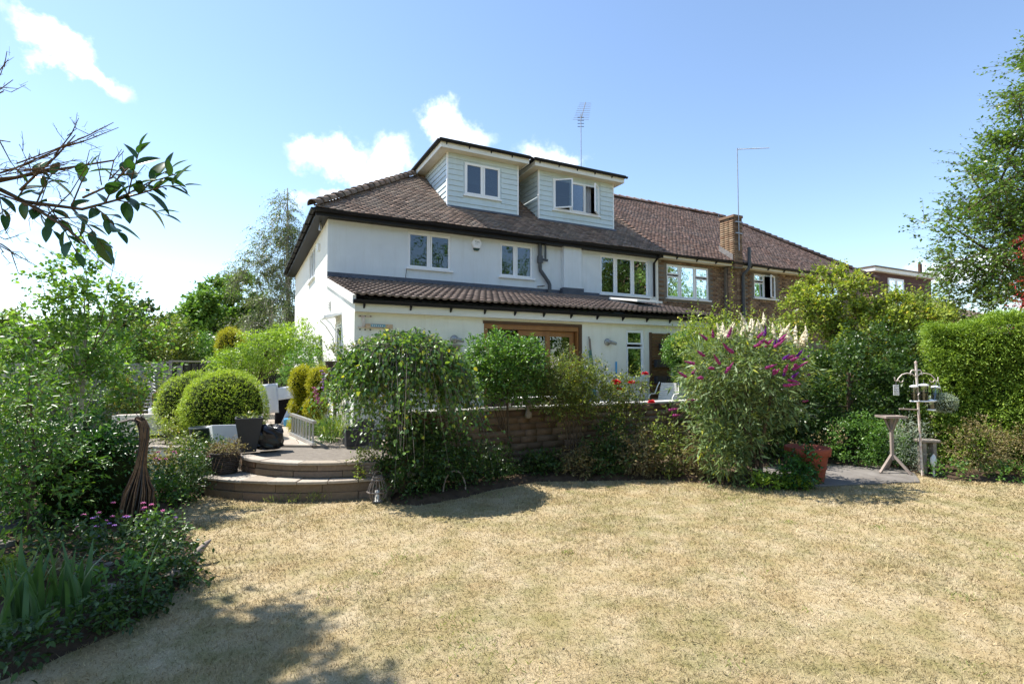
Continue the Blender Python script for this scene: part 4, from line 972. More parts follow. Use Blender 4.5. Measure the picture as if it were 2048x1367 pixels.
# small stack behind the ridge
mb = MB(); mb.box(10.25, 10.75, 8.3, 8.9, 8.4, 9.55); st = mb.build('ridge_chimney', M['brick'], house)
mb = MB(); mb.lathe([(.12, 9.55), (.13, 9.6), (.11, 9.85), (.12, 9.88)], (10.5, 8.6, 0), 12); mb.build('chimney_pot', M['terracotta'], st)

# ---- television aerials
def aerial(name, label, foot, top, boom, n, el, mat='galv', r=.018):
    t = thing(name, label, 'aerial', foot)
    mb = MB(); mb.tube([foot, top], r, 6); mb.build('mast', M[mat], t)
    p, q = Vector(boom[0]), Vector(boom[1]); mb = MB(); mb.tube([p, q], .012, 5); mb.build('boom', M[mat], t)
    d = (q - p).normalized(); s_ = d.cross(Vector((0, 0, 1))).normalized()
    for i in range(n):
        c = p.lerp(q, (i + .5) / n); w = el * (1 - .35 * i / n); m_ = MB(); m_.tube([c - s_ * w, c + s_ * w], .0065, 4); m_.build('rod', M[mat], t)
    return t
ta = aerial('television_aerial', 'tall television aerial with many rods above the ridge', (10.55, 8.25, 8.7), (10.55, 8.25, 12.2), ((10.68, 8.45, 12.02), (10.05, 7.2, 12.08)), 10, .34)
for k in range(4):
    m_ = MB(); c = Vector((10.66, 8.42, 11.74 + k * .13)); m_.tube([c - Vector((.12, -.06, 0)), c + Vector((.12, -.06, 0))], .014, 5); m_.build('reflector', M['black'], ta)
tb = aerial('television_aerial', 'thin aerial mast clamped to the brick chimney', (13.7, 3.16, 5.75), (13.7, 3.16, 9.42), ((13.72, 3.16, 9.38), (15.35, 3.1, 9.72)), 24, .05)
for z in (6.35, 6.75): m_ = MB(); m_.box(13.55, 13.85, 3.14, 3.205, z, z + .035); m_.build('clamp', M['galv'], tb)

# ---- things fixed to the cream house
al = thing('alarm_box', 'white hexagonal alarm box under the eaves', 'alarm', (3.84, MY, 4.84))
hx = [(3.84 + .155 * math.cos(R(a)) * (1.0 if abs(a - 270) > 50 else .9), 5.03 + .17 * math.sin(R(a))) for a in (0, 60, 120, 180, 232, 308)]
m_ = MB(); m_.prism(hx, 'y', MY - .075, MY - .002); m_.build('cover', M['white'], al, .012)
m_ = MB(); m_.prism([(3.75, 4.893), (3.93, 4.893), (3.895, 4.835), (3.785, 4.835)], 'y', MY - .07, MY - .004); m_.build('strobe', M['dark_green_plastic'], al)
mk = MB()
for (x, z, w, h) in ((3.80, 5.07, .012, .05), (3.83, 5.08, .03, .012), (3.83, 5.045, .03, .012), (3.86, 5.06, .012, .05), (3.885, 5.075, .04, .012), (3.90, 5.05, .012, .05), (3.83, 5.0, .09, .01)): mk.box(x - w / 2, x + w / 2, MY - .078, MY - .0755, z - h / 2, z + h / 2)
mk.build('printed_mark', M['mark'], al)
def wall_lamp(x, z, label):
    t = thing('wall_lamp', label, 'lamp', (x, -.01, z), 'outdoor lamps on the extension wall')
    m_ = MB(); m_.lathe([(.0, -.0), (.075, .0), (.08, .03), (.06, .045), (0, .05)], (x, -.001, z), 16, True, Matrix.Rotation(R(90), 4, 'X').to_3x3()); m_.build('base_plate', M['steel'], t)
    m_ = MB(); m_.tube([(x, -.05, z), (x + .05, -.1, z - .01)], .022, 8); m_.tube([(x + .01, -.1, z + .0), (x + .15, -.13, z - .035)], .038, 12); m_.build('spot_head', M['steel'], t)
    m_ = MB(); m_.tube([(x + .151, -.13, z - .035), (x + .156, -.131, z - .036)], .033, 12); m_.build('lens', M['glass_clear'], t)
wall_lamp(1.85, 2.22, 'steel spot lamp above the slatted vent'); wall_lamp(5.48, 2.24, 'steel spot lamp between the oak doors and the narrow window')
vg = thing('vent_grille', 'pale slatted vent grille under the left spot lamp', 'vent', (1.86, -.01, 1.85))
m_ = MB(); m_.box(1.72, 2.0, -.04, -.002, 2.075, 2.115); m_.box(1.74, 1.98, -.012, -.001, 1.8, 2.075); m_.build('housing', M['old_wood'], vg)
for k in range(5): m_ = MB(); m_.box(1.75 + k * .048, 1.778 + k * .048, -.03, -.0125, 1.8, 2.075); m_.build('slat', M['old_wood'], vg)
sg = thing('wall_bracket', 'white bracket with a painted blue and cream board near the house corner', 'bracket', (.2, -.02, 2.38))
m_ = MB(); m_.box(.06, .30, -.03, -.002, 2.575, 2.60); m_.box(.06, .30, -.03, -.002, 2.385, 2.41); m_.box(.13, .175, -.05, -.002, 2.41, 2.575); m_.build('plates', M['rust_white'], sg)
for x in (.09, .18, .27): m_ = MB(); m_.box(x - .012, x + .012, -.034, -.0305, 2.58, 2.594); m_.box(x - .012, x + .012, -.034, -.0305, 2.34, 2.362); m_.build('bolt', M['black'], sg)
m_ = MB(); m_.box(.18, .66, -.06, -.02, 2.385, 2.455); m_.build('arm_board', M['print_cream'], sg)
m_ = MB(); m_.box(.27, .53, -.063, -.0605, 2.40, 2.45); m_.build('painted_panel', M['print_blue'], sg)
m_ = MB()
for k in range(6): m_.box(.29 + k * .035, .305 + k * .035, -.066, -.0635, 2.412, 2.412 + .026 - .006 * (k % 2))
m_.build('painted_mark', M['white_paint'], sg)
m_ = MB(); m_.tube([(.6, -.04, 2.38), (.6, -.04, 2.30), (.63, -.04, 2.27)], .01, 5); m_.build('hook', M['black'], sg)
# slatted timber wall panel with pockets
wp = thing('wall_planter_panel', 'brown slatted timber panel hung on the extension wall', 'panel', (7.0, -.02, .9))
for k in range(17): m_ = MB(); m_.box(6.72, 7.3, -.035, -.012, .95 + k * .09, 1.032 + k * .09); m_.build('slat', M['pallet'], wp)
for x in (6.70, 7.27): m_ = MB(); m_.box(x, x + .045, -.05, -.002, .93, 2.49); m_.build('upright', M['dark_oak'], wp)
def pocket(x, z, label):
    m_ = MB(); m_.prism([(-.17, z + .17), (-.036, z + .17), (-.036, z), (-.13, z)], 'x', x, x + .3); m_.build('wall_pocket', M['charcoal'])
    o = bpy.context.scene.collection.objects[-1]; single(o, label, 'planter', 'grey planters on the timber panel')
pocket(6.96, 2.06, 'topmost grey planter on the timber panel'); pocket(6.80, 1.68, 'left grey planter of the middle row on the timber panel'); pocket(7.12, 1.68, 'right grey planter of the middle row on the timber panel')
pocket(6.80, 1.30, 'left grey planter of the third row on the timber panel'); pocket(7.12, 1.30, 'right grey planter of the third row on the timber panel'); pocket(6.96, .95, 'lowest grey planter on the timber panel')

# ---- far house with a flat-roofed brown dormer
fh = thing('house', 'distant brown house with a flat-roofed dormer behind the garden trees', 'house', (38, 13, 0))
x0, x1, y0, y1 = 36.8, 44.5, 11.1, 16.5
mb = MB(); mb.box(x0 - 6, x1 + 8, y0 - 1.5, y1 + 4, 0, 5.2); mb.build('wall', M['brick'], fh)
mb = MB(); mb.add([(x0 - 7, y0 - 2, 5.2), (x1 + 9, y0 - 2, 5.2), (x1 + 9, y1 + 1, 8.4), (x0 - 7, y1 + 1, 8.4), (x0 - 7, y1 + 5, 5.2), (x1 + 9, y1 + 5, 5.2)], [(0, 1, 2, 3), (3, 2, 5, 4), (0, 3, 4), (1, 5, 2)]); mb.build('roof', M['plain_tile'], fh)
mb = MB(); mb.box(x0, x1, y0, y1, 5.2, 8.2); dm = mb.build('dormer', M['brown_board'], fh)
for k in range(16): m_ = MB(); m_.prism([(x0 - .05, 5.3 + k * .18), (x0 - .002, 5.47 + k * .18), (x0 - .002, 5.3 + k * .18)], 'y', y0 - .03, y1); m_.build('tile_course', M['brown_board'], dm)
mb = MB(); mb.box(x0 - .35, x1 + .3, y0 - .35, y1, 8.2, 8.45); mb.build('dormer_fascia', M['fascia'], dm); mb = MB(); mb.box(x0 - .4, x1 + .35, y0 - .4, y1, 8.452, 8.55); mb.build('flat_roof', M['dark_oak'], dm)
w = window(fh, face_front(y0), 38.6, 40.6, 5.9, 7.9, [(0, .5, 0, 1), (.5, 1, 0, 1)], fw=.13, proud=.06, sill=False)
mb = MB(); mb.tube([(x1 - .2, y0 + .6, 8.4), (x1 - .2, y0 + .6, 9.5)], .14, 8); mb.build('flue', M['dark_oak'], fh)
fa2 = aerial('television_aerial', 'small distant aerial above the trees at the right end of the brick roof', (33.5, 16, 5), (33.5, 16, 10.6), ((33.0, 16, 10.3), (34.3, 15.4, 10.3)), 5, .5)

# ================================================================== BACKGROUND TREES
plant('sycamore_tree', 'dense dark green round tree behind the climber-covered gate', 'tree', (-2.9, 20.3, 0),
      [(-2.6, 20.2, 4.3, 1.9, 1.7, 2.0), (-3.6, 20.7, 3.4, 1.2, 1.2, 1.6), (-1.7, 19.9, 3.4, 1.3, 1.2, 1.7), (-2.9, 20.3, 2.2, 1.8, 1.5, 1.4)], 5200, 8, .2, .8, 'f_far', 1, L=.45, droop=.3, lo=.4, lump=.22,
      trunks=[([(-2.9, 20.3, 0), (-2.8, 20.3, 2), (-2.6, 20.2, 4.2)], [.2, .16, .06])], limbs=14, clump=90)
def weeping_birch(name, label, base, top, ells, n, seed, leaf=.085):
    plant(name, label, 'tree', base, ells, n, 9, leaf, .6, 'f_wbirch', seed, L=.75, droop=.85, up=.1, lo=.35, lump=.5, ang=40, drop=.35, clump=80,
          trunks=[([base, (base[0] + .05, base[1], top * .35), (base[0] - .05, base[1], top * .7), (base[0] - .1, base[1], top)], [.13, .1, .06, .02])], limbs=34, bark='bark_birch', twig='twig_grey', twig_r=.006)
weeping_birch('birch_tree', 'tall airy birch tree rising above the left house wall', (0.0, 16.8, 0), 10.0,
              [(-.3, 16.7, 8.6, .6, .6, 1.3), (-.5, 16.8, 6.9, 1.15, 1.0, 1.2), (-1.5, 17.3, 6.0, 1.0, .8, .8), (.1, 16.5, 5.2, 1.1, 1.0, 1.3), (.2, 16.5, 7.2, .9, .9, 1.0)], 2300, 2)
weeping_birch('birch_tree', 'low drooping birch in front of the tall birch', (-.6, 15.6, 0), 4.6, [(-.7, 15.6, 3.7, 1.25, 1.0, 1.3), (.2, 15.2, 3.2, 1.0, .9, 1.5), (-.3, 15.4, 2.4, 1.4, 1.1, 1.2)], 2300, 3)
for i, (x, y, h, r, mt, lab) in enumerate([(-9.5, 27, 4.2, 2.6, 'f_far', 'mid green far tree behind the young birch'), (-14.5, 29, 4.6, 2.6, 'f_olive', 'olive far tree at the left edge'), (-6.2, 22, 4.4, 1.8, 'f_dark', 'dark far tree left of the round sycamore'),
                                           (-11.5, 24, 3.2, 1.8, 'f_shrub', 'low far tree over the white wall')]):
    plant('tree', lab, 'tree', (x, y, 0), [(x, y, h * .72, r, r, h * .34), (x + r * .5, y - .5, h * .5, r * .7, r * .7, h * .35), (x - r * .5, y, h * .5, r * .7, r * .7, h * .33)], 1600, 8, .24, .7, mt, 40 + i, L=.5, lump=.35, lo=.5, clump=60,
          trunks=[([(x, y, 0), (x, y, h * .7)], [.16, .06])], limbs=8, group='far trees on the left')
for i, (x, y, h, r, mt, lab) in enumerate([(-4.0, 9.6, 2.95, .85, 'f_olive', 'olive shrub behind the black fence panel'), (-5.1, 9.3, 2.5, .9, 'f_shrub', 'leafy green shrub behind the trellis post'), (-3.0, 10.2, 2.5, .7, 'f_shrub', 'small leafy shrub left of the golden conifer'), (-6.6, 8.6, 2.6, .9, 'f_dark', 'dark shrub above the white garden wall')]):
    plant('shrub', lab, 'shrub', (x, y, 0), [(x, y, h * .68, r, r, h * .36), (x + .4, y - .2, h * .45, r * .8, r * .8, h * .4)], 1300, 8, .11, .5, mt, 60 + i, L=.32, up=.5, lump=.3, lo=.45, trunks=[([(x, y, 0), (x, y, h * .6)], [.06, .03])], limbs=6, group='shrubs along the back fence')
plant('golden_conifer', 'rounded golden conifer above the climber', 'conifer', (-2.1, 8.85, 0), [(-2.1, 8.85, 2.3, .40, .40, .55)], 1500, 6, .05, .3, 'f_gold', 70, L=.09, up=.7, lo=.85, lump=.06, core=[(-2.1, 8.85, 2.25, .35, .35, .5)], trunks=[([(-2.1, 8.85, 0), (-2.1, 8.85, 2)], [.06, .04])])

for i, (x, y, h, r, mt, lab) in enumerate([(-4.4, 4.3, 1.9, .6, 'f_shrub', 'leafy shrub growing against the white garden wall'), (-3.75, 4.0, 1.6, .42, 'f_olive', 'olive shrub between the white wall and the spiral cone'), (-5.4, 4.4, 1.7, .7, 'f_dark', 'dark shrub at the left end of the white wall')]):
    plant('wall_shrub', lab, 'shrub', (x, y, 0), [(x, y, h * .62, r, r * .6, h * .4), (x + .2, y - .1, h * .35, r * .9, r * .6, h * .35)], 420, 8, .08, .5, mt, 75 + i, L=.26, up=.5, lump=.3, lo=.35, twig='twig', twig_r=.003, group='shrubs in front of the white wall')
# right side: yellow-green tree, beech, maple, hedge, shoots
plant('fruit_tree', 'yellow-green tree in front of the brick house end', 'tree', (10.7, -2.3, 0),
      [(10.35, -2.1, 3.35, .75, .7, .65), (11.6, -2.75, 2.7, .85, .8, .7), (10.9, -2.4, 2.5, 1.3, 1.0, .85), (9.7, -1.8, 3.0, .45, .5, .55), (12.1, -3.0, 2.5, .7, .7, .8), (10.5, -2.2, 1.5, 1.3, .9, .7)], 4300, 8, .09, .55, 'f_yellow', 5, L=.30, droop=.3, up=.35, lo=.35, lump=.4, clump=140,
      trunks=[([(10.7, -2.3, 0), (10.75, -2.3, 1.3), (10.4, -2.1, 2.7), (10.3, -2.1, 3.8)], [.09, .075, .045, .01]), ([(10.75, -2.3, 1.3), (11.4, -2.7, 2.4), (11.7, -2.8, 3.4)], [.06, .035, .01])], limbs=26, twig='twig', twig_r=.004)
plant('shrub', 'tall shrub with upright leafy shoots behind the buddleia', 'shrub', (6.75, -2.2, 0), [(6.75, -2.3, 1.9, .75, .6, .75), (7.6, -2.6, 1.75, .7, .55, .7), (6.2, -2.0, 2.1, .4, .4, .5)], 800, 9, .075, .5, 'f_yellow', 6, L=.42, droop=.05, up=1.4, lo=.35, lump=.35,
      trunks=[([(6.75 + dx * .3, -2.2 + dy * .3, 0), (6.75 + dx, -2.3 + dy, h)], [.018, .005]) for dx, dy, h in ((-.12, 0, 3.5), (.2, .1, 2.9), (.45, -.1, 3.05), (-.4, .1, 2.8), (.8, -.2, 2.7))])
def shoots(name, label, base, tips, leaf, mt, seed, r=.012):
    rng = np.random.default_rng(seed); t = thing(name, label, 'shrub', base); mb = MB(); P = []; D = []; N = []; LL = []
    for tip in tips:
        b, q = np.array(base, float) + rng.normal(0, .06, 3) * [1, 1, 0], np.array(tip, float); mb.tube([b, (b + q) / 2 + rng.normal(0, .03, 3), q], [r, r * .7, r * .25], 5)
        k = int(np.linalg.norm(q - b) * .75 / .035)
        for i in range(k):
            f = .25 + .75 * i / k; a = i * 2.4; d = np.array([math.cos(a), math.sin(a), .35]); P.append(b + (q - b) * f); D.append(d + rng.normal(0, .2, 3)); N.append(np.array([0, 0, 1]) + rng.normal(0, .3, 3)); LL.append(leaf * rng.uniform(.6, 1.2) * (1.1 - .5 * f))
    mb.build('stems', M['twig'], t); o = np.array(base); link('leaves', leaf_mesh('leaves', np.array(P) - o, np.array(D), np.array(N), np.array(LL), .5, M[mt], rng.uniform(0, 1, len(P)), 'hex'), t)
    return t
shoots('leafy_shoots', 'long leafy shoots rising in front of the brick wall', (6.7, -2.35, 0), [(6.60, -2.45, 3.72), (6.35, -2.35, 3.0), (7.1, -2.5, 3.0), (6.1, -2.3, 2.75), (7.35, -2.6, 2.85), (6.85, -2.4, 2.8), (7.55, -2.7, 3.0)], .075, 'f_yellow', 8)
plant('beech_tree', 'tall beech tree cut off by the right edge', 'tree', (15.6, -3.6, 0),
      [(16.3, -4.2, 8.3, 1.3, 1.2, 2.0), (15.7, -3.7, 6.4, 1.7, 1.4, 1.5), (15.1, -3.3, 4.7, 1.7, 1.4, 1.4), (16.6, -4.3, 5.2, 2.0, 1.8, 2.4), (15.2, -3.4, 3.2, 1.8, 1.4, 1.2), (17.2, -4.8, 7.5, 1.6, 1.5, 2.6)], 5600, 9, .11, .62, 'f_beech', 7, L=.62, droop=.12, up=.05, lo=.35, lump=.4, clump=230, flat=.85,
      trunks=[([(16.0, -3.9, 0), (16.1, -4.0, 4), (16.5, -4.2, 9.6)], [.22, .16, .03])], limbs=40, twig='twig', twig_r=.005)
plant('japanese_maple', 'red leaved maple at the right edge above the hedge', 'tree', (12.9, -4.85, 0), [(12.95, -4.95, 3.1, .5, .5, .55), (13.1, -5.0, 4.2, .4, .4, .5)], 260, 9, .10, .2, 'f_red', 9, L=.3, droop=.5, up=0, ang=60, lump=.4, trunks=[([(13.0, -4.95, 0), (13.0, -4.95, 4.2)], [.06, .02])], limbs=10)
def hedge_points(A, B, th, H, n, seed):
    rng = np.random.default_rng(seed); A, B = np.array(A), np.array(B); d = (B - A) / np.linalg.norm(B - A); nn = np.array([d[1], -d[0]])
    if nn @ (np.array(CAM)[:2] - A) < 0: nn = -nn
    u = rng.uniform(0, 1, n); L_ = np.linalg.norm(B - A); k = rng.choice(3, n, p=[.66, .26, .08]); z = np.where(k == 1, H, rng.uniform(.05, H, n)); t = np.where(k == 0, 0., rng.uniform(0, th, n)); u = np.where(k == 2, 0, u)
    wob = .07 * np.sin(u * L_ * 2.3 + z * 1.7) + .05 * np.sin(u * L_ * 5.1 - z * 4) + rng.normal(0, .035, n)
    rnd_ = np.maximum(0, z - H + .3) ** 2 * 1.6 * (k == 0)
    xy = A + d * (u * L_)[:, None] - nn * (t + rnd_)[:, None]; N = np.where((k == 1)[:, None], [[0, 0, 1.]], np.where((k == 2)[:, None], [[-d[0], -d[1], .1]], [[nn[0], nn[1], .15]]))
    S = np.concatenate([xy, (z + .05 * np.sin(u * L_ * 1.9) * (k == 1))[:, None]], 1) + N * wob[:, None] - N * .06
    return S, N
hA, hB = (8.9, -4.6), (10.3, -7.4)
hedge = plant('conifer_hedge', 'big sunlit clipped conifer hedge along the right side', 'hedge', (9.4, -5.5, 0), [], 0, 8, .062, .3, 'f_hedge', 10, L=.24, droop=.4, up=.35, flat=.8, ang=38, jit=.2, pts=hedge_points(hA, hB, 1.5, 2.42, 15000, 3))
m_ = MB(); along_ = Vector((hB[0] - hA[0], hB[1] - hA[1], 0)).normalized(); off_ = Vector((-along_.y, along_.x, 0)); off_ = off_ if off_.x > 0 else -off_
c_ = [Vector((*hA, 0)) + off_ * .16 + along_ * .12, Vector((*hB, 0)) + off_ * .16, Vector((*hB, 0)) + off_ * 1.4, Vector((*hA, 0)) + off_ * 1.4 + along_ * .12]; m_.prism([(v.x, v.y) for v in c_], 'z', .0, 2.24); m_.build('light_stop_core', M['core'], hedge)  # solid block added inside the hedge to keep light from leaking
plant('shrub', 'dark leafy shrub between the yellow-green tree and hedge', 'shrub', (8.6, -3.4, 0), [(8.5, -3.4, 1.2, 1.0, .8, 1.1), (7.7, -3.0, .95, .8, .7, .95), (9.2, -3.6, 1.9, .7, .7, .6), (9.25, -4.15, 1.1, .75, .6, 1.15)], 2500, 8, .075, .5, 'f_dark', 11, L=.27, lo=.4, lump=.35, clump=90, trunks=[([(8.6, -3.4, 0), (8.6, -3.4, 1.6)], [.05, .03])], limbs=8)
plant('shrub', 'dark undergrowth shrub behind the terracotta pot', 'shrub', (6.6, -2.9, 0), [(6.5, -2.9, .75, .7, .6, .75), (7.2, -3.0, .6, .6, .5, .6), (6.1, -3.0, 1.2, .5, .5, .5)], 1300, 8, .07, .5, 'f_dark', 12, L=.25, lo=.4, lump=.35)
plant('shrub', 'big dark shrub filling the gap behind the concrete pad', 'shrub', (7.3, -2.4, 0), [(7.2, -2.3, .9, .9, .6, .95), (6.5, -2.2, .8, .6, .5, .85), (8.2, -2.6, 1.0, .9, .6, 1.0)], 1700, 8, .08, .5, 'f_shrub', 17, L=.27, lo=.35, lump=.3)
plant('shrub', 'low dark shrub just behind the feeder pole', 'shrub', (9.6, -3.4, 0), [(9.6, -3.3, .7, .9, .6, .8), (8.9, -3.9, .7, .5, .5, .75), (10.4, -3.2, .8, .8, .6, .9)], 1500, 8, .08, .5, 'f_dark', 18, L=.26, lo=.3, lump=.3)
plant('perennial_clump', 'bright green leafy clump behind the bird table', 'plant', (7.9, -4.05, 0), [(7.75, -4.05, .42, .55, .4, .45), (8.1, -4.3, .35, .35, .35, .38)], 1100, 7, .045, .5, 'f_shrub', 13, L=.16, up=.7, lo=.45, lump=.25)
plant('shrub', 'brownish dry shrub at the foot of the hedge', 'shrub', (8.6, -5.45, 0), [(8.55, -5.4, .4, .5, .4, .42), (9.0, -5.8, .35, .5, .4, .38)], 900, 7, .04, .5, 'f_dry', 14, L=.16, up=.4, lo=.4, lump=.3)
plant('ground_cover', 'low leaves around the foot of the feeder pole', 'plant', (8.1, -5.2, 0), [(7.95, -5.2, .10, .32, .3, .16), (8.5, -5.75, .08, .4, .3, .14), (9.4, -6.4, .12, .6, .4, .2)], 420, 7, .05, .55, 'f_shrub', 15, L=.13, up=.6, lo=.3)
plant('perennial_clump', 'grey-leaved lavender clump right of the bird table', 'plant', (7.95, -4.7, 0), [(7.95, -4.7, .4, .22, .2, .42)], 330, 8, .05, .16, 'f_grey', 16, L=.25, up=1.2, lo=.3)

# ================================================================== LEFT GARDEN
plant('birch_sapling', 'young birch with a slim pale trunk at the left', 'tree', (-3.5, -1.15, 0),
      [(-3.5, -1.2, 2.75, .42, .4, .55), (-3.8, -1.0, 2.2, .55, .45, .5), (-3.2, -1.3, 2.25, .5, .4, .52), (-3.5, -1.15, 1.75, .7, .5, .5), (-2.98, -1.4, 1.75, .5, .4, .45), (-3.9, -.95, 1.5, .5, .4, .4)], 640, 9, .06, .8, 'f_birch', 20, L=.33, droop=.15, up=.35, lo=.3, lump=.45, shape='hex', clump=60,
      trunks=[([(-3.48, -1.12, 0), (-3.5, -1.12, .9), (-3.47, -1.15, 1.9), (-3.5, -1.2, 2.9)], [.032, .027, .014, .003]), ([(-3.55, -1.05, 0), (-3.58, -1.05, .9), (-3.7, -1.0, 2.2)], [.022, .017, .006])], limbs=26, bark='bark_birch', twig='twig', twig_r=.0028, branch_r=.4)
shoots('birch_shoots', 'thin outlying birch shoots above the left bed', (-3.5, -1.2, 1.6), [(-3.52, -1.22, 3.42), (-4.25, -.8, 2.55), (-4.3, -.75, 2.2), (-4.0, -.95, 2.9), (-2.75, -1.55, 2.6), (-2.55, -1.65, 2.45), (-2.85, -1.5, 2.85), (-3.15, -1.35, 3.15)], .048, 'f_birch', 21, .008)
plant('shrub', 'leafy yellow-green shrub at the left edge below the birch', 'shrub', (-4.2, -1.6, 0), [(-4.25, -1.5, 1.15, .42, .4, .5), (-3.95, -1.6, .9, .4, .4, .45), (-4.6, -1.3, 1.2, .5, .4, .55)], 380, 8, .07, .42, 'f_wist', 26, L=.24, up=.5, lo=.35, lump=.3, shape='hex', trunks=[([(-4.2, -1.6, 0), (-4.25, -1.5, 1.1)], [.02, .01])], limbs=8)
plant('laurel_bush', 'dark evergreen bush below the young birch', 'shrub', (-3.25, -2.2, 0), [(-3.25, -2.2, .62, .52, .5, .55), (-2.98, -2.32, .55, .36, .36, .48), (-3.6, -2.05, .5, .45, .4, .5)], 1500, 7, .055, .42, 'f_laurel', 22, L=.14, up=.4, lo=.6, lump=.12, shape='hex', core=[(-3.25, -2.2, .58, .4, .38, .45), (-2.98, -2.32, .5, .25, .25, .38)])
plant('shrub', 'loose leafy shrub at the left edge behind the irises', 'shrub', (-3.45, -2.95, 0), [(-3.55, -2.9, 1.4, .30, .28, .38), (-3.45, -2.95, .9, .4, .32, .5), (-3.38, -3.0, .45, .38, .32, .4), (-3.7, -2.8, 1.1, .28, .25, .55)], 330, 9, .075, .34, 'f_shrub', 23, L=.26, droop=.35, up=.35, lo=.25, lump=.3, shape='hex',
      trunks=[([(-3.45, -2.95, 0), (-3.42, -2.95, .8), (-3.5, -2.9, 1.6)], [.018, .014, .005]), ([(-3.42, -2.93, 0), (-3.6, -2.85, 1.3)], [.013, .005])], limbs=14, twig='twig', twig_r=.0025)
shoots('rose_shoot', 'tall pale green leafy stem at the edge of the left bed', (-2.22, -3.6, 0), [(-2.2, -3.62, .62), (-2.12, -3.7, .55), (-2.28, -3.55, .5)], .045, 'f_birch', 24, .004)
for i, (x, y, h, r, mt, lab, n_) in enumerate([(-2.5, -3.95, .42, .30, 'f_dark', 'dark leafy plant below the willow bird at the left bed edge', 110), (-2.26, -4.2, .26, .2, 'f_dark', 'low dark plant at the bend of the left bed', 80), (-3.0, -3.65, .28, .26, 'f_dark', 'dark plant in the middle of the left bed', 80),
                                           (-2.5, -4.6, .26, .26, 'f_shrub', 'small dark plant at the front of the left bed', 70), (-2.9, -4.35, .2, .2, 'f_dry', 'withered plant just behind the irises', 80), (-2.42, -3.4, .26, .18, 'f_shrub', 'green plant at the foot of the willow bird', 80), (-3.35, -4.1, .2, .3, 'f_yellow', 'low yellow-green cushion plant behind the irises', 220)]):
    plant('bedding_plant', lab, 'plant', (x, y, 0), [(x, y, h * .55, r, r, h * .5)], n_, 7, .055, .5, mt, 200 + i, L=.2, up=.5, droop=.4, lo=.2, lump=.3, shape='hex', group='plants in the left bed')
for i, (x, y, h, r, lab) in enumerate([(-2.8, -5.32, .2, .22, 'nearly black low plant in front of the irises'), (-2.5, -5.06, .2, .2, 'low dark plant right of the irises'), (-2.33, -4.85, .18, .18, 'small dark plant on the front edge of the left bed'), (-2.15, -4.5, .2, .18, 'trailing dark plant at the right corner of the left bed')]):
    plant('edging_plant', lab, 'plant', (x, y, 0), [(x, y, h * .5, r, r * .8, h * .5)], 110, 6, .05, .5, 'f_dark', 260 + i, L=.14, up=.3, droop=.5, lo=.1, lump=.3, shape='hex', group='low plants along the left bed edge')
for i, (x, y, h, r, mt, lab) in enumerate([(-2.4, -1.35, .45, .34, 'f_dark', 'leafy plant beside the lower step'), (-2.75, -.9, .46, .36, 'f_dry', 'brown faded flower clump below the low white wall'), (-2.15, -.9, .62, .3, 'f_dark', 'dark plant behind the wicker planter'), (-3.2, -.5, .5, .4, 'f_shrub', 'green plant under the low white wall'), (-2.6, -1.6, .3, .3, 'f_shrub', 'small plant at the grass edge near the steps'),
                                           (-2.42, -.25, .62, .25, 'f_olive', 'leafy plant in front of the dark green pot')]):
    plant('border_plant', lab, 'plant', (x, y, 0), [(x, y, h * .55, r, r, h * .5)], 330, 7, .05, .5, mt, 220 + i, L=.2, up=.5, droop=.35, lo=.2, lump=.3, group='plants between the steps and the low wall')
def flowers(name, label, pts, mat, r, cat='flowers', group=None, parent=None):
    root = parent
    for k, p in enumerate(pts):
        m_ = MB(); rr = random.Random(k * 7 + int(p[0] * 100))
        for j in range(9):
            a = j * 2.4; d = Vector((math.cos(a), math.sin(a), .2 + .1 * j)).normalized(); s_ = d.cross(Vector((0, 0, 1))).normalized() * r * .55; q = Vector(p) + d * r * .12 * (9 - j) * .25
            m_.add([q, q + d * r * .6 + s_, q + d * r + Vector((0, 0, r * .25)), q + d * r * .6 - s_], [(0, 1, 2, 3)])
        m_.build(name, mat, root)
fb = thing('pink_flowers', 'scattered pink and lilac blooms in the left bed', 'flowers', (-2.6, -3.4, 0))
rs = random.Random(5)
flowers('flower', '', [(-2.72 + rs.gauss(0, .18), -3.35 + rs.gauss(0, .12), .30 + rs.uniform(0, .12)) for _ in range(14)], M['fl_pink'], .02, parent=fb)
flowers('flower', '', [(-2.75 + rs.gauss(0, .2), -3.6 + rs.gauss(0, .12), .28 + rs.uniform(0, .12)) for _ in range(10)], M['fl_lilac'], .018, parent=fb)
fb2 = thing('pink_flowers', 'small faded pink blooms below the low white wall', 'flowers', (-2.7, -.7, 0))
flowers('flower', '', [(-2.75 + rs.gauss(0, .3), -.95 + rs.gauss(0, .2), .42 + rs.uniform(0, .15)) for _ in range(16)], M['fl_pink'], .025, parent=fb2)
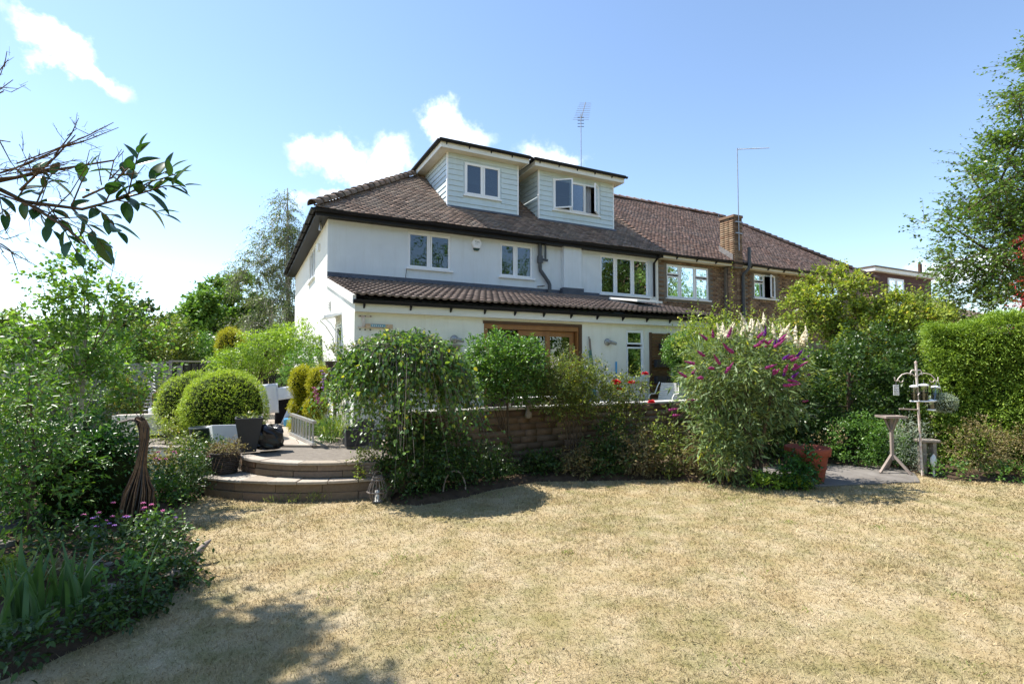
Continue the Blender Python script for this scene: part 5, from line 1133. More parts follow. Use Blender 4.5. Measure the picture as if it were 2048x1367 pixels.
# iris clump: every sword leaf a part
ir = thing('iris_clump', 'clump of long sword-shaped iris leaves at the bottom left', 'plant', (-2.88, -5.05, 0)); rs = random.Random(12)
for k in range(58):
    bx, by = -2.86 + rs.gauss(0, .16), -4.92 + rs.gauss(0, .12); h = rs.uniform(.40, .68); a = rs.uniform(0, 6.28); ln = rs.uniform(.05, .42) * h; wd = rs.uniform(.012, .021); b = a + 1.57 + rs.uniform(-.6, .6); V = []; nn = 6
    for i in range(nn + 1):
        t = i / nn; bend = ln * t ** 2.2; z = h * (t - (.22 * t ** 4 if k % 4 == 0 else .05 * t ** 4)); w = wd * (1 - t ** 2.5) * (.75 + .6 * t) + .0005
        c = Vector((bx + math.cos(a) * bend, by + math.sin(a) * bend, z)); s_ = Vector((math.cos(b), math.sin(b), 0)) * w; n2 = Vector((-math.sin(b), math.cos(b), 0)) * w * .35
        V += [c - s_, c + n2, c + s_]
    m_ = MB(); m_.add(V, [f for i in range(nn) for f in ((3 * i, 3 * i + 1, 3 * i + 4, 3 * i + 3), (3 * i + 1, 3 * i + 2, 3 * i + 5, 3 * i + 4))], True); m_.build('leaf', M['f_iris'], ir)

# clipped domes
def dome(label, x, y, rx, ry, h, seed, n):
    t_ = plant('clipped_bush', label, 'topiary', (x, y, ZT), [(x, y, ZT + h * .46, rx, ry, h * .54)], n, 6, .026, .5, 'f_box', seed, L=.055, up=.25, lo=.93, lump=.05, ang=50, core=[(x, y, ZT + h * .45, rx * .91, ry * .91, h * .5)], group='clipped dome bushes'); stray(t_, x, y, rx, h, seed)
def stray(root, x, y, rx, h, seed, n=70):
    rng = np.random.default_rng(seed); S, N = in_ells([(x, y, ZT + h * .46, rx, rx, h * .54)], n, rng, .99, .04, -.2); P, ld, nn, le = spray_leaves(S, N + [0, 0, .5] + rng.normal(0, .3, N.shape), rng.uniform(.05, .14, n), 7, .026, rng, .1, 40, .3, .2); off = np.array(root.location)
    link('stray_shoots', leaf_mesh('stray_shoots', P - off, ld, nn, le, .5, M['f_box'], rng.uniform(.4, .99, len(P))), root)
dome('front clipped dome bush on the terrace', -1.98, .95, .66, .66, 1.16, 30, 5200); dome('rear clipped dome bush half hidden behind the front one', -2.5, 1.95, .62, .62, 1.13, 31, 3600)
plant('small_maple', 'small yellow-green maple in front of the domes', 'shrub', (-2.85, .9, ZT - .03), [(-2.95, .9, .72, .28, .2, .14), (-2.68, .8, .62, .2, .16, .1), (-2.75, 1.0, .82, .2, .16, .1)], 240, 8, .045, .3, 'f_yellow', 33, L=.14, droop=.3, up=.05, flat=.8, trunks=[([(-2.83, .85, .42), (-2.8, .85, .55), (-2.95, .9, .75)], [.012, .01, .004]), ([(-2.8, .85, .55), (-2.68, .85, .68)], [.008, .003])], limbs=8)
plant('step_weeds', 'thin weeds growing at the foot of the lower step', 'plant', (-1.2, -2.1, 0), [(-1.28 + .2 * k, -2.16 - .11 * k + .02 * k * k, .02, .12, .03, .03) for k in range(5)], 60, 4, .08, .1, 'f_grass', 82, L=.05, up=1.6, ang=25, lo=.1)
# two cloud-clipped golden conifers
def cloud_conifer(label, x, y, seed, balls):
    e = [(x + dx, y, ZT + z, r, r, h) for dx, z, r, h in balls]
    plant('tiered_conifer', label, 'topiary', (x, y, ZT), e, 2600, 6, .04, .26, 'f_gold', seed, L=.07, up=.9, lo=.88, lump=.08, core=[(a, b, c, d * .9, d * .9, f * .9) for a, b, c, d, _, f in e], trunks=[([(x, y, ZT), (x, y, ZT + 1.1)], [.03, .02])], group='tiered golden conifers')
cloud_conifer('taller three-tiered golden conifer nearer the gate', -.74, 1.3, 34, [(.02, .92, .20, .31), (0, .47, .175, .18), (-.02, .14, .165, .16)])
cloud_conifer('three-tiered golden conifer beside the white house wall', -.50, .85, 35, [(.04, .92, .20, .28), (-.02, .47, .18, .19), (-.04, .12, .17, .14)])
plant('climber', 'bright yellow-green climber spreading over the gate', 'climber', (-1.2, 5.2, ZT), [(-.6, 4.75, 2.35, .5, .5, .42), (-1.15, 5.1, 2.15, .7, .5, .40), (-1.75, 5.4, 1.78, .6, .5, .36), (-2.2, 5.65, 1.6, .3, .4, .34), (-.3, 4.5, 2.0, .3, .3, .4)], 1500, 9, .085, .36, 'f_wist', 36, L=.30, droop=.45, up=.35, lo=.35, lump=.3, drop=.25, trunks=[([(-1.4, 5.3, ZT), (-1.35, 5.3, 1.4), (-1.2, 5.1, 2.1)], [.05, .045, .03])], limbs=10)
shoots('climber_shoots', 'upright tips of the climber against the white side wall', (-.45, 4.6, 2.2), [(-.35, 4.55, 3.1), (-.55, 4.65, 2.95), (-.25, 4.5, 2.85)], .07, 'f_wist', 37, .006)
plant('shrub', 'dark leafy shrub at the house wall beside the gate', 'shrub', (-.55, 3.6, ZT), [(-.5, 3.7, 1.75, .36, .35, .38), (-.6, 3.6, 1.25, .4, .4, .5), (-.55, 3.5, .8, .35, .35, .35)], 700, 8, .06, .45, 'f_shrub', 38, L=.2, lo=.45, lump=.25)
plant('shrub', 'pale flowering shrub between the tiered conifers and the wall', 'shrub', (-.25, 1.5, ZT), [(-.25, 1.45, 1.55, .2, .25, .3), (-.2, 1.2, 1.15, .2, .25, .35)], 260, 8, .05, .45, 'f_yellow', 39, L=.18, up=.7, lo=.3)
plant('bedding_plant', 'strap-leaved clump at the foot of the white wall', 'plant', (-.38, -.45, ZT), [(-.38, -.42, ZT + .1, .16, .2, .1)], 70, 3, .42, .03, 'f_grass', 80, L=.1, up=2.2, ang=15, lo=.2, jit=.08)
plant('bedding_plant', 'low leafy plant beside the ladder foot', 'plant', (-.45, -.05, ZT), [(-.42, -.1, ZT + .15, .16, .4, .16)], 260, 7, .05, .45, 'f_shrub', 81, L=.16, up=.6, lo=.2)
gl = thing('gladiolus', 'pair of leaning gladiolus spikes with pink and lilac blooms', 'flowers', (-.45, -.3, ZT))
for k, (b, t, mt) in enumerate((((-.40, -.35, ZT), (-.55, -.20, 1.62), 'fl_lilac'), ((-.45, -.3, ZT), (-.66, -.15, 1.34), 'fl_pink'))):
    b, t = Vector(b), Vector(t); m_ = MB(); m_.tube([b, b.lerp(t, .5) + Vector((.03, 0, 0)), t], [.009, .007, .004], 5); m_.build('stem', M['f_grass'], gl)
    for j in range(8):
        p = b.lerp(t, .72 + .28 * j / 7); flowers('bloom', '', [(p.x + .012 * (-1) ** j, p.y - .02, p.z)], M[mt if j > 3 or k else 'fl_lilac'], .042 - .002 * j, parent=gl)

# ================================================================== PLANTS AT THE TERRACE WALL
def weeping_tree():
    rng = np.random.default_rng(50); base = (.22, -2.5, 0); t = thing('weeping_tree', 'small weeping tree hanging over the corner of the terrace wall', 'tree', base); o = np.array(base)
    n = 1000; a = rng.uniform(0, 6.283, n); rr = rng.uniform(.05, 1, n) ** .6
    # arching shoots from the crown, then falling
    ex, ey = .83, .6
    tipx, tipy = .25 + ex * rr * np.cos(a) * (1 + .08 * np.sin(3 * a)), -2.42 + ey * rr * np.sin(a)
    tipx = np.where(tipx > .25, .25 + (tipx - .25) * 1.08, tipx)
    topz = 2.10 - .30 * rr ** 2 + rng.normal(0, .06, n) - .10 * np.maximum(0, tipx - .4)
    S = np.stack([tipx, tipy, topz], 1)
    D = np.stack([np.cos(a) * .3 + rng.normal(0, .22, n), np.sin(a) * .2 + rng.normal(0, .22, n), -np.ones(n)], 1)
    ln = rng.uniform(.2, 1.12, n) * (.65 + .5 * rr) * (1.12 + .25 * np.sin(3 * a + 1)); ln = np.where((tipx < -.1), ln * .72, ln)
    P, ld, nn, le = spray_leaves(S, D, ln, 17, .066, rng, 0, 65, .2, .62, .35)
    # leaves on the arching top
    S2 = np.stack([.25 + (tipx - .25) * .15, -2.42 + (tipy + 2.42) * .15, np.full(n, 2.04)], 1); D2 = S - S2; L2 = np.linalg.norm(D2, axis=1)
    P2, ld2, nn2, le2 = spray_leaves(S2, D2, L2, 8, .058, rng, -.1, 60, .4, .4, .2)
    P, ld, nn, le = (np.concatenate(x) for x in ((P, P2), (ld, ld2), (nn, nn2), (le, le2)))
    ok = P[:, 2] > .45; P, ld, nn, le = P[ok], ld[ok], nn[ok], le[ok]
    link('crown', leaf_mesh('crown', P - o, ld, nn, le, .72, M['f_weep'], np.clip(rng.uniform(0, 1, len(P)), 0, .995), 'hex'), t)
    link('twigs', twig_mesh('twigs', S - o, D, ln, 0, .0035, M['twig_grey']), t); link('arching_branches', twig_mesh('arching_branches', S2 - o, D2, L2, -.1, .006, M['twig_grey']), t)
    mb = MB(); mb.tube([(.2, -2.5, 0), (.24, -2.48, .6), (.2, -2.45, 1.3), (.26, -2.42, 2.03)], [.05, .042, .036, .028], 8); mb.build('trunk', M['bark'], t)
    mb = MB(); mb.tube([(.05 + .35 * k / 10, -2.4, 2.08 + .1 * math.sin(math.pi * k / 10)) for k in range(11)], .006, 5); mb.build('hoop', M['black'], t)
weeping_tree()
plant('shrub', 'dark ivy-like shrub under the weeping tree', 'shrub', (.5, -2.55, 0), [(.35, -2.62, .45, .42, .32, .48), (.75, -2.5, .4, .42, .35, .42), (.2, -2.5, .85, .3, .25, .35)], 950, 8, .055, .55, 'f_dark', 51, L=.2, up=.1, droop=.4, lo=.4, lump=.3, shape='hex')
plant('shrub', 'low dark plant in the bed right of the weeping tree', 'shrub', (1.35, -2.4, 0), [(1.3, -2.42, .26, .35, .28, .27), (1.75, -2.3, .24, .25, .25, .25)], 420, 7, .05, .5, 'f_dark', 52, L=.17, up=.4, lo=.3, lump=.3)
plant('standard_tree', 'round-headed little tree trained on a bare stem before the oak doors', 'tree', (2.0, -2.05, 0), [(2.02, -1.95, 1.66, .62, .5, .44), (1.8, -1.85, 1.88, .40, .36, .28), (2.25, -2.0, 1.84, .34, .34, .25), (1.75, -1.85, 1.45, .3, .3, .25), (2.3, -2.0, 1.42, .32, .32, .25)], 1500, 8, .06, .55, 'f_shrub', 53, L=.18, up=.5, lo=.45, lump=.28, shape='hex',
      trunks=[([(1.98, -2.1, 0), (2.0, -2.06, .5), (1.99, -2.02, 1.0), (2.02, -1.96, 1.6)], [.024, .021, .019, .015]), ([(2.0, -2.06, .62), (1.86, -2.05, .72), (1.78, -2.0, 1.05)], [.01, .009, .006])], limbs=16, twig='twig', twig_r=.003)
shoots('rose_shoots', 'upright reddish shoots on top of the round-headed tree', (2.02, -1.95, 1.85), [(1.78, -1.85, 2.22), (1.92, -1.9, 2.18), (2.12, -2.0, 2.3), (2.3, -2.05, 2.2), (2.02, -1.9, 2.25), (2.4, -2.1, 2.12)], .045, 'f_olive', 54, .004)
plant('shrub', 'olive green multi-stemmed shrub in front of the terrace wall', 'shrub', (2.95, -2.3, 0), [(2.95, -2.3, 1.45, .48, .42, .42), (3.25, -2.45, 1.32, .42, .38, .36), (2.85, -2.25, 1.15, .42, .38, .3)], 1300, 8, .052, .5, 'f_olive', 55, L=.2, up=.6, lo=.4, lump=.3, twig='twig', twig_r=.0025,
      trunks=[([(2.92 + .04 * k, -2.35, 0), (2.9 + .06 * k, -2.33, .6), (2.7 + .16 * k, -2.3, 1.35)], [.012, .010, .005]) for k in range(5)], limbs=10)
for i, (x, y, h, r, mt, lab) in enumerate([(2.45, -2.3, .34, .3, 'f_dark', 'low dark plant under the round-headed tree'), (3.3, -2.75, .55, .36, 'f_dark', 'dark plant under the olive shrub'), (3.6, -2.6, .85, .3, 'f_dark', 'dark climbing plant on the wall below the roses'), (3.75, -3.05, .62, .28, 'f_dry', 'brown withered shrub in front of the wall'),
                                           (4.15, -3.1, .85, .36, 'f_olive', 'dry olive shrub beside the buddleia'), (4.45, -3.45, .5, .3, 'f_dry', 'brown twiggy plant left of the buddleia foot'), (2.95, -2.6, .4, .3, 'f_dry', 'faded flower stems under the olive shrub')]):
    plant('border_plant', lab, 'plant', (x, y, 0), [(x, y, h * .55, r, r * .9, h * .5), (x + .08, y, h * .3, r * .9, r * .9, h * .3)], 300, 7, .065, .45, mt, 240 + i, L=.18, up=.5, droop=.3, lo=.25, lump=.35, group='plants along the terrace wall', twig='twig', twig_r=.002)
# roses on the wall
rb = plant('rose_bush', 'rose bush with red blooms rising behind the wall coping', 'shrub', (4.05, -2.35, 0), [(4.1, -2.4, 1.3, .3, .25, .28), (3.85, -2.35, 1.2, .25, .22, .22), (4.05, -2.4, .8, .25, .22, .4)], 300, 7, .055, .5, 'f_olive', 56, L=.2, up=.5, lo=.3, shape='hex', twig='twig', twig_r=.003,
           trunks=[([(4.0, -2.4, 0), (4.05, -2.4, 1.2)], [.01, .006]), ([(4.1, -2.4, 0), (4.25, -2.55, 1.4)], [.01, .005])])
flowers('rose', '', [(3.80, -2.42, 1.44), (3.79, -2.47, 1.40), (4.22, -2.66, 1.56), (3.97, -2.62, 1.42), (3.95, -3.1, 1.13), (3.9, -2.4, 1.30)], M['fl_red'], .06, parent=rb)
flowers('rose', '', [(3.83, -2.45, 1.43), (3.94, -3.12, 1.15), (4.2, -2.68, 1.58)], M['fl_red'], .045, parent=rb)
shoots('pink_spires', 'faded pink flower spires beside the rose bush', (3.75, -2.3, .6), [(3.68, -2.32, 1.78), (3.78, -2.35, 1.68), (3.95, -2.4, 1.7)], .03, 'f_dry', 57, .004)
plant('ball_topiary', 'round bright green bush behind the terrace wall beside the buddleia', 'topiary', (6.7, -1.2, ZT), [(6.68, -1.2, 2.02, .50, .45, .40), (6.85, -1.2, 1.65, .45, .42, .4)], 1700, 7, .045, .5, 'f_shrub', 58, L=.1, up=.35, lo=.8, lump=.08, shape='hex', core=[(6.68, -1.2, 2.0, .4, .36, .33)], trunks=[([(6.68, -1.2, ZT), (6.68, -1.2, 1.7)], [.03, .025])])

# buddleia: lance leaves, flower spikes as parts
def buddleia():
    base = (5.0, -4.15, 0)
    t = plant('buddleia', 'large buddleia bush with cream and magenta flower spikes', 'shrub', base,
              [(4.95, -4.0, 1.72, .84, .68, .44), (4.6, -3.85, 1.4, .45, .45, .5), (5.25, -4.2, 1.42, .42, .45, .5), (4.8, -3.9, .95, .5, .4, .5), (4.55, -3.9, .55, .32, .35, .4)], 900, 9, .135, .22, 'f_budd', 59, L=.34, droop=.35, up=.45, lo=.35, lump=.3, ang=50, drop=.15, twig='twig', twig_r=.003,
              trunks=[([(5.0, -4.2, 0), (5.06, -4.18, .5), (5.25, -4.2, 1.2), (5.35, -4.2, 1.7)], [.034, .028, .02, .01]), ([(4.98, -4.15, 0), (4.9, -4.1, .6), (4.75, -3.9, 1.4)], [.026, .02, .01]), ([(4.95, -4.15, 0), (4.65, -3.95, .7), (4.45, -3.8, 1.3)], [.022, .016, .007]), ([(5.02, -4.12, 0), (5.0, -4.0, .9), (5.0, -4.0, 1.9)], [.024, .018, .008]), ([(4.98, -4.2, .1), (4.8, -4.2, .8), (4.9, -4.2, 1.3)], [.016, .012, .006])], limbs=14)
    rng = random.Random(60)
    def spike(p, d, L_, r, mat):
        m_ = MB(); p, d = Vector(p), Vector(d).normalized(); a_ = d.orthogonal().normalized(); b_ = d.cross(a_); V = []; nr, nk = 9, 7
        bend = Vector((rng.gauss(0, .12), rng.gauss(0, .12), rng.gauss(0, .06)))
        for i in range(nr):
            tt = i / (nr - 1); rr = r * (math.sin(math.pi * min(1, .12 + tt * .88)) ** .55) * (1 - .62 * tt) * (1.18 if i % 2 else .82); c = p + d * L_ * tt + bend * L_ * tt * tt
            for k in range(nk):
                q = 2 * math.pi * k / nk + i * .45; V.append(c + (a_ * math.cos(q) + b_ * math.sin(q)) * rr * rng.uniform(.75, 1.25))
        m_.add(V, [(i * nk + k, i * nk + (k + 1) % nk, (i + 1) * nk + (k + 1) % nk, (i + 1) * nk + k) for i in range(nr - 1) for k in range(nk)]); m_.build('flower_spike', mat, t)
    # cream upright spikes crown the right half, magenta ones hang over the left and front, purple to the right
    for k in range(36):
        u = rng.uniform(0, 1); x = 4.62 + u * 1.1 + rng.gauss(0, .05); y = -3.95 - .45 * u + rng.gauss(0, .12); z = 2.16 - .5 * (u - .35) ** 2 + rng.gauss(0, .07)
        spike((x, y, z), (rng.gauss(.12, .2), rng.gauss(0, .15), 1), rng.uniform(.17, .28), .036, M['fl_white'])
    def shell(al, el, k=1.0):
        d = Vector((math.cos(el) * math.sin(al), -math.cos(el) * math.cos(al), math.sin(el))); c = Vector((4.92, -4.0, 1.55)); return c + Vector((d.x * .95 * k, d.y * .80 * k, d.z * .72 * k)), d
    for k in range(30):
        p_, d_ = shell(rng.uniform(-1.75, .1), rng.uniform(-.15, .95), rng.uniform(.95, 1.08)); s2 = rng.choice((-1, 1))
        spike(p_, d_ * .5 + Vector((s2 * rng.uniform(.3, 1), 0, rng.uniform(-.1, .5))), rng.uniform(.12, .23), .028, M['fl_magenta'])
    for k in range(9):
        p_, d_ = shell(rng.uniform(-.3, .9), rng.uniform(-.1, .9), rng.uniform(.95, 1.06))
        spike(p_, d_ * .6 + Vector((rng.uniform(-.6, .8), 0, rng.uniform(-.1, .7))), rng.uniform(.10, .18), .026, M['fl_purple'])
    for (x, y, z) in ((4.1, -3.4, .96), (4.0, -3.42, 1.05), (4.2, -3.6, 1.2), (5.55, -4.5, 1.2)): spike((x, y, z), (1, -.4, .05), .15, .024, M['fl_magenta'])
buddleia()
plant('bedding_plant', 'rose foliage in front of the terracotta pot', 'plant', (5.35, -4.6, 0), [(5.36, -4.62, .34, .18, .16, .26), (5.2, -4.6, .2, .22, .2, .2)], 200, 7, .06, .55, 'f_laurel', 61, L=.14, up=.3, lo=.3, shape='hex')
plant('ground_cover', 'bright low leaves at the foot of the buddleia', 'plant', (5.0, -4.5, 0), [(4.9, -4.45, .08, .36, .18, .13), (5.2, -4.62, .06, .2, .14, .1)], 240, 6, .055, .55, 'f_wist', 62, L=.12, up=.5, lo=.2)
plant('perennial_clump', 'pale lance-leaved clump left of the buddleia stems', 'plant', (4.55, -3.95, 0), [(4.55, -4.0, .42, .25, .2, .4)], 160, 8, .11, .2, 'f_budd', 63, L=.25, up=.7, lo=.3)

# ================================================================== TALL TREE AT THE LEFT (casts the shade), overhanging branch, trees behind
plant('garden_tree', 'tall tree just left of the view whose crown shades the lawn', 'tree', (-6.6, -3.4, 0), [(-5.05, -2.95, 6.7, .85, 1.05, .5), (-5.9, -2.1, 6.5, 1.2, 1.1, .65), (-5.3, -4.3, 6.7, 1.1, 1.1, .6), (-6.1, -1.45, 6.2, .8, .5, .5), (-6.8, -3.2, 6.0, 1.3, 1.5, 1.0)], 4600, 8, .14, .62, 'f_shrub', 64, L=.4, lo=.15, lump=.35, clump=110,
      trunks=[([(-6.6, -3.4, 0), (-6.6, -3.4, 3), (-6.3, -3.2, 6)], [.18, .15, .05])], limbs=18)
for i, (x, y, h, r) in enumerate([(-9, -30, 12, 5), (1, -34, 14, 5.5), (10, -31, 12.5, 5), (20, -33, 14.5, 6), (30, -29, 13, 5.5), (41, -32, 14, 6), (52, -24, 13, 6), (47, -31, 12, 5), (36, -30, 12, 5), (60, -30, 14, 6)]):
    lab = ['leftmost', 'second', 'third', 'fourth', 'fifth', 'sixth', 'nearer seventh', 'eighth', 'ninth', 'rightmost'][i] + ' tall tree of the row behind the viewer, mirrored in the windows'
    plant('boundary_tree', lab, 'tree', (x, y, 0), [(x, y, h * .62, r, r, h * .36), (x + r * .4, y + 1, h * .4, r * .8, r * .8, h * .3), (x - r * .5, y, h * .42, r * .8, r * .8, h * .3)], 2300, 7, .36, .6, 'f_shrub', 90 + i, L=1.0, lo=.3, lump=.4, trunks=[([(x, y, 0), (x, y, h * .6)], [.3, .1])], limbs=6, group='tall trees behind the viewer')

# ================================================================== OVERHANGING BRANCH (top left), broad leaves as parts
ob_ = thing('overhanging_branch', 'overhanging branch with broad glossy leaves and bare spiny twigs at top left', 'branch', (-3.3, -7.6, 0))
cr = Vector((.890, -.456, 0)); cf = Vector((.456, .890, 0))     # directions along and across the lawn edge
O0 = Vector((-1.686, -9.358, 1.72))
def bp(r, f, u): return O0 + cr * (r - .19) + cf * f + Vector((0, 0, u + .10))
rs = random.Random(77)
m_ = MB(); m_.tube([(-3.3, -7.6, 0), (-3.25, -7.55, 1.2), (-3.0, -7.45, 2.0), bp(-1.75, 1.75, .56)], [.05, .045, .03, .014], 8)
m_.build('trunk', M['bark'], ob_)
LIMB = [bp(-1.75, 1.75, .56), bp(-1.6, 1.75, .52), bp(-1.48, 1.76, .46), bp(-1.30, 1.78, .44), bp(-1.12, 1.8, .50)]
m_ = MB(); m_.tube(LIMB, [.010, .008, .0065, .005, .003], 6); m_.tube([LIMB[2], bp(-1.3, 1.72, .36), bp(-1.22, 1.7, .30)], [.006, .005, .003], 5); m_.tube([LIMB[1], bp(-1.45, 1.8, .58), bp(-1.25, 1.85, .64)], [.007, .005, .003], 5)
m_.build('branch', M['bark'], ob_)
def bare(mb, p, d, L_, r, depth):
    d = d.normalized(); q = p + d * L_ * .55 + Vector((rs.gauss(0, .01), rs.gauss(0, .01), rs.gauss(0, .012))); e = p + d * L_ + Vector((0, 0, rs.gauss(0, .02)))
    mb.tube([p, q, e], [r, r * .75, r * .4], 4, False)
    n = int(L_ / .022)
    for k in range(n):
        t = rs.uniform(.1, 1); c = p.lerp(e, t); s_ = (cr * rs.gauss(0, 1) + cf * rs.gauss(0, .6) + Vector((0, 0, rs.gauss(0, 1)))).normalized()
        mb.tube([c, c + (s_ + d * .5) * rs.uniform(.008, .024)], [r * .45, r * .15], 3, False)
    if depth > 0:
        for k in range(4 if depth > 1 else 2):
            t = rs.uniform(.2, .9); bare(mb, p.lerp(e, t), d + cr * rs.gauss(0, .45) + Vector((0, 0, rs.gauss(0, .5))), L_ * rs.uniform(.35, .6), r * .6, depth - 1)
m_ = MB()
for (p, d, L_) in ((bp(-1.78, 1.72, .72), cr + Vector((0, 0, .28)), .26), (bp(-1.76, 1.7, .78), cr * .25 + Vector((0, 0, 1)), .22), (bp(-1.76, 1.72, .68), cr + Vector((0, 0, -.03)), .26), (bp(-1.72, 1.74, .5), cr + Vector((0, 0, .32)), .42), (bp(-1.72, 1.74, .52), cr + Vector((0, 0, .12)), .4),
                   (bp(-1.7, 1.74, .5), cr * .5 + Vector((0, 0, -.55)), .26), (bp(-1.6, 1.75, .5), cr + Vector((0, 0, -.45)), .40), (bp(-1.72, 1.74, .48), cr * .35 + Vector((0, 0, -1)), .22), (bp(-1.5, 1.76, .5), cr * .6 + Vector((0, 0, .6)), .26), (bp(-1.3, 1.78, .48), cr * .8 + Vector((0, 0, .55)), .2), (bp(-1.75, 1.7, .4), cr + Vector((0, 0, -.25)), .24)):
    bare(m_, p, d, L_, .0042, 2)
m_.build('bare_twigs', M['twig'], ob_)['kind'] = 'stuff'
def broad_leaf(p, d, L_, w, n, mat='f_branch'):
    d = d.normalized(); s_ = d.cross(n).normalized(); n = s_.cross(d); V = []; k = 7
    for i in range(k + 1):
        t = i / k; ww = w * (math.sin(math.pi * t ** .85) ** .8) * .5 + .0006; c = p + d * L_ * t - n * L_ * .18 * t * t
        V += [c - s_ * ww + n * ww * .35, c, c + s_ * ww + n * ww * .35]
    m_ = MB(); m_.add(V, [f for i in range(k) for f in ((3 * i, 3 * i + 1, 3 * i + 4, 3 * i + 3), (3 * i + 1, 3 * i + 2, 3 * i + 5, 3 * i + 4))], True); return m_.build('leaf', M[mat], ob_)
SPR = [(1.0, (.10, .02, .10)), (1.0, (.16, .0, .03)), (.95, (.06, -.03, .16)), (.9, (.14, .04, -.04)), (.85, (.05, .02, .13)), (.8, (.12, -.04, -.10)), (.7, (.06, .0, .14)), (.7, (.10, .03, -.14)), (.6, (.12, -.02, -.17)), (.55, (.02, .03, .11)), (.5, (.10, .0, -.10)), (.45, (.05, .02, .10)), (.9, (.20, .0, .09)), (.3, (.05, -.02, -.10))]
def limb_at(t):
    q_ = t * (len(LIMB) - 1); i = min(int(q_), len(LIMB) - 2); return LIMB[i].lerp(LIMB[i + 1], q_ - i)
tw = MB()
for (t, (r, f, u)) in SPR:
    p0 = limb_at(t); e = cr * r + cf * f + Vector((0, 0, u)); p1 = p0 + e * .55 + Vector((0, 0, .012)); p2 = p0 + e
    tw.tube([p0, p1, p2], [.003, .0024, .0014], 4, False)
    nl = max(4, int(e.length / .022))
    for k in range(nl):
        c = p0.lerp(p1, (k / nl) * 2) if k < nl / 2 else p1.lerp(p2, (k / nl) * 2 - 1); a_ = k * 2.4 + t * 9; side = (cf * math.cos(a_) + e.normalized().cross(cf).normalized() * math.sin(a_))
        L_ = rs.uniform(.045, .085) * (1.35 if k % 4 == 1 else 1)
        broad_leaf(c, e.normalized() * rs.uniform(.5, 1) + side * rs.uniform(.5, .9) + Vector((0, 0, -.12)), L_, L_ * rs.uniform(.36, .48), Vector((rs.gauss(0, .35), rs.gauss(-.3, .35), 1)))
    broad_leaf(p2, e.normalized(), .06, .024, Vector((rs.gauss(0, .3), -.3, 1)))
tw.build('leafy_twigs', M['twig'], ob_)['kind'] = 'stuff'
# ================================================================== LEFT: walls, fences, gate
gw = thing('garden_wall', 'white painted garden wall behind the young birch', 'wall', (-5, 5.1, 0))
x = -9.0
while x < -3.4:
    m_ = MB(); m_.box(x + .01, x + 1.19, 5.1, 5.18, 0, 1.72); m_.build('panel', M['fence_white'], gw); x += 1.2
m_ = MB(); m_.box(-9, -3.4, 5.06, 5.22, 1.722, 1.77); m_.build('coping', M['fence_white'], gw)
fp = thing('fence', 'black stained board fence with a pale top rail', 'fence', (-2.8, 5.8, ZT)); p, q = Vector((-3.2, 4.95, 0)), Vector((-2.25, 7.2, 0)); d = (q - p); nb = 15
for k in range(nb):
    a, b = p + d * (k / nb), p + d * ((k + .94) / nb); m_ = MB(); along(m_, (a.x, a.y), (b.x, b.y), .022, ZT, 1.76 + .03 * k / nb, .012 * (k % 2)); m_.build('board', M['fence_dark'], fp)
m_ = MB(); along(m_, (p.x, p.y), (q.x, q.y), .06, 1.80, 1.84); m_.build('top_rail', M['trellis'], fp)
tp = thing('trellis_post', 'slatted grey trellis post at the end of the black fence', 'post', (-3.3, 4.9, ZT))
m_ = MB(); m_.box(-3.25, -3.19, 4.86, 4.94, ZT, 1.84); m_.build('post', M['trellis'], tp)
for k in range(14): m_ = MB(); m_.box(-3.42, -3.24, 4.83, 4.855, .62 + k * .088, .665 + k * .088); m_.build('slat', M['trellis'], tp)
m_ = MB(); m_.box(-3.42, -3.39, 4.86, 4.89, ZT, 1.8); m_.build('post', M['trellis'], tp)
gt = thing('gate', 'black boarded gate under the climber', 'gate', (-.9, 6.6, ZT))
for k in range(12): m_ = MB(); m_.box(-1.85 + k * .15, -1.71 + k * .15, 6.6, 6.625, ZT, 1.50 + .01 * (k % 2)); m_.build('board', M['fence_dark'], gt)
for x in (-1.95, -.06): m_ = MB(); m_.box(x, x + .09, 6.55, 6.65, ZT, 2.2); m_.build('gate_post', M['trellis'] if x < -1 else M['fence_dark'], gt)
for z in (.75, 1.35): m_ = MB(); m_.box(-1.85, -.06, 6.57, 6.598, z, z + .09); m_.build('rail', M['fence_dark'], gt)
for k in range(9): m_ = MB(); m_.box(-1.8 + k * .2, -1.77 + k * .2, 6.6, 6.62, 1.515, 1.66); m_.build('spindle', M['fence_dark'], gt)

# washing and bags in front of the gate
def cloth(name, label, o, u, v, nu, nv, mat, wave=.03, cat='cloth', group=None, seed=0, th=.006, taper=0):
    rr = random.Random(seed); V = []; o, u, v = Vector(o), Vector(u), Vector(v); n_ = u.cross(v).normalized(); ph = rr.uniform(0, 6)
    for i in range(nu + 1):
        for j in range(nv + 1):
            a, b = i / nu, j / nv; s_ = 1 - taper * (1 - b); V.append(o + u * (.5 + (a - .5) * s_) + v * b + n_ * (wave * math.sin(a * 9 + ph + b * 1.5) * (.3 + b) + rr.gauss(0, wave * .1)))
    m_ = MB(); F = [(i * (nv + 1) + j, (i + 1) * (nv + 1) + j, (i + 1) * (nv + 1) + j + 1, i * (nv + 1) + j + 1) for i in range(nu) for j in range(nv)]; m_.add(V, F, True)
    ob = m_.build(name, M[mat]); sm = ob.modifiers.new('thickness', 'SOLIDIFY'); sm.thickness = th
    return single(ob, label, cat, group)
ar = thing('clothes_airer', 'dark folding clothes airer behind the front dome', 'airer', (-1.05, 3.1, ZT))
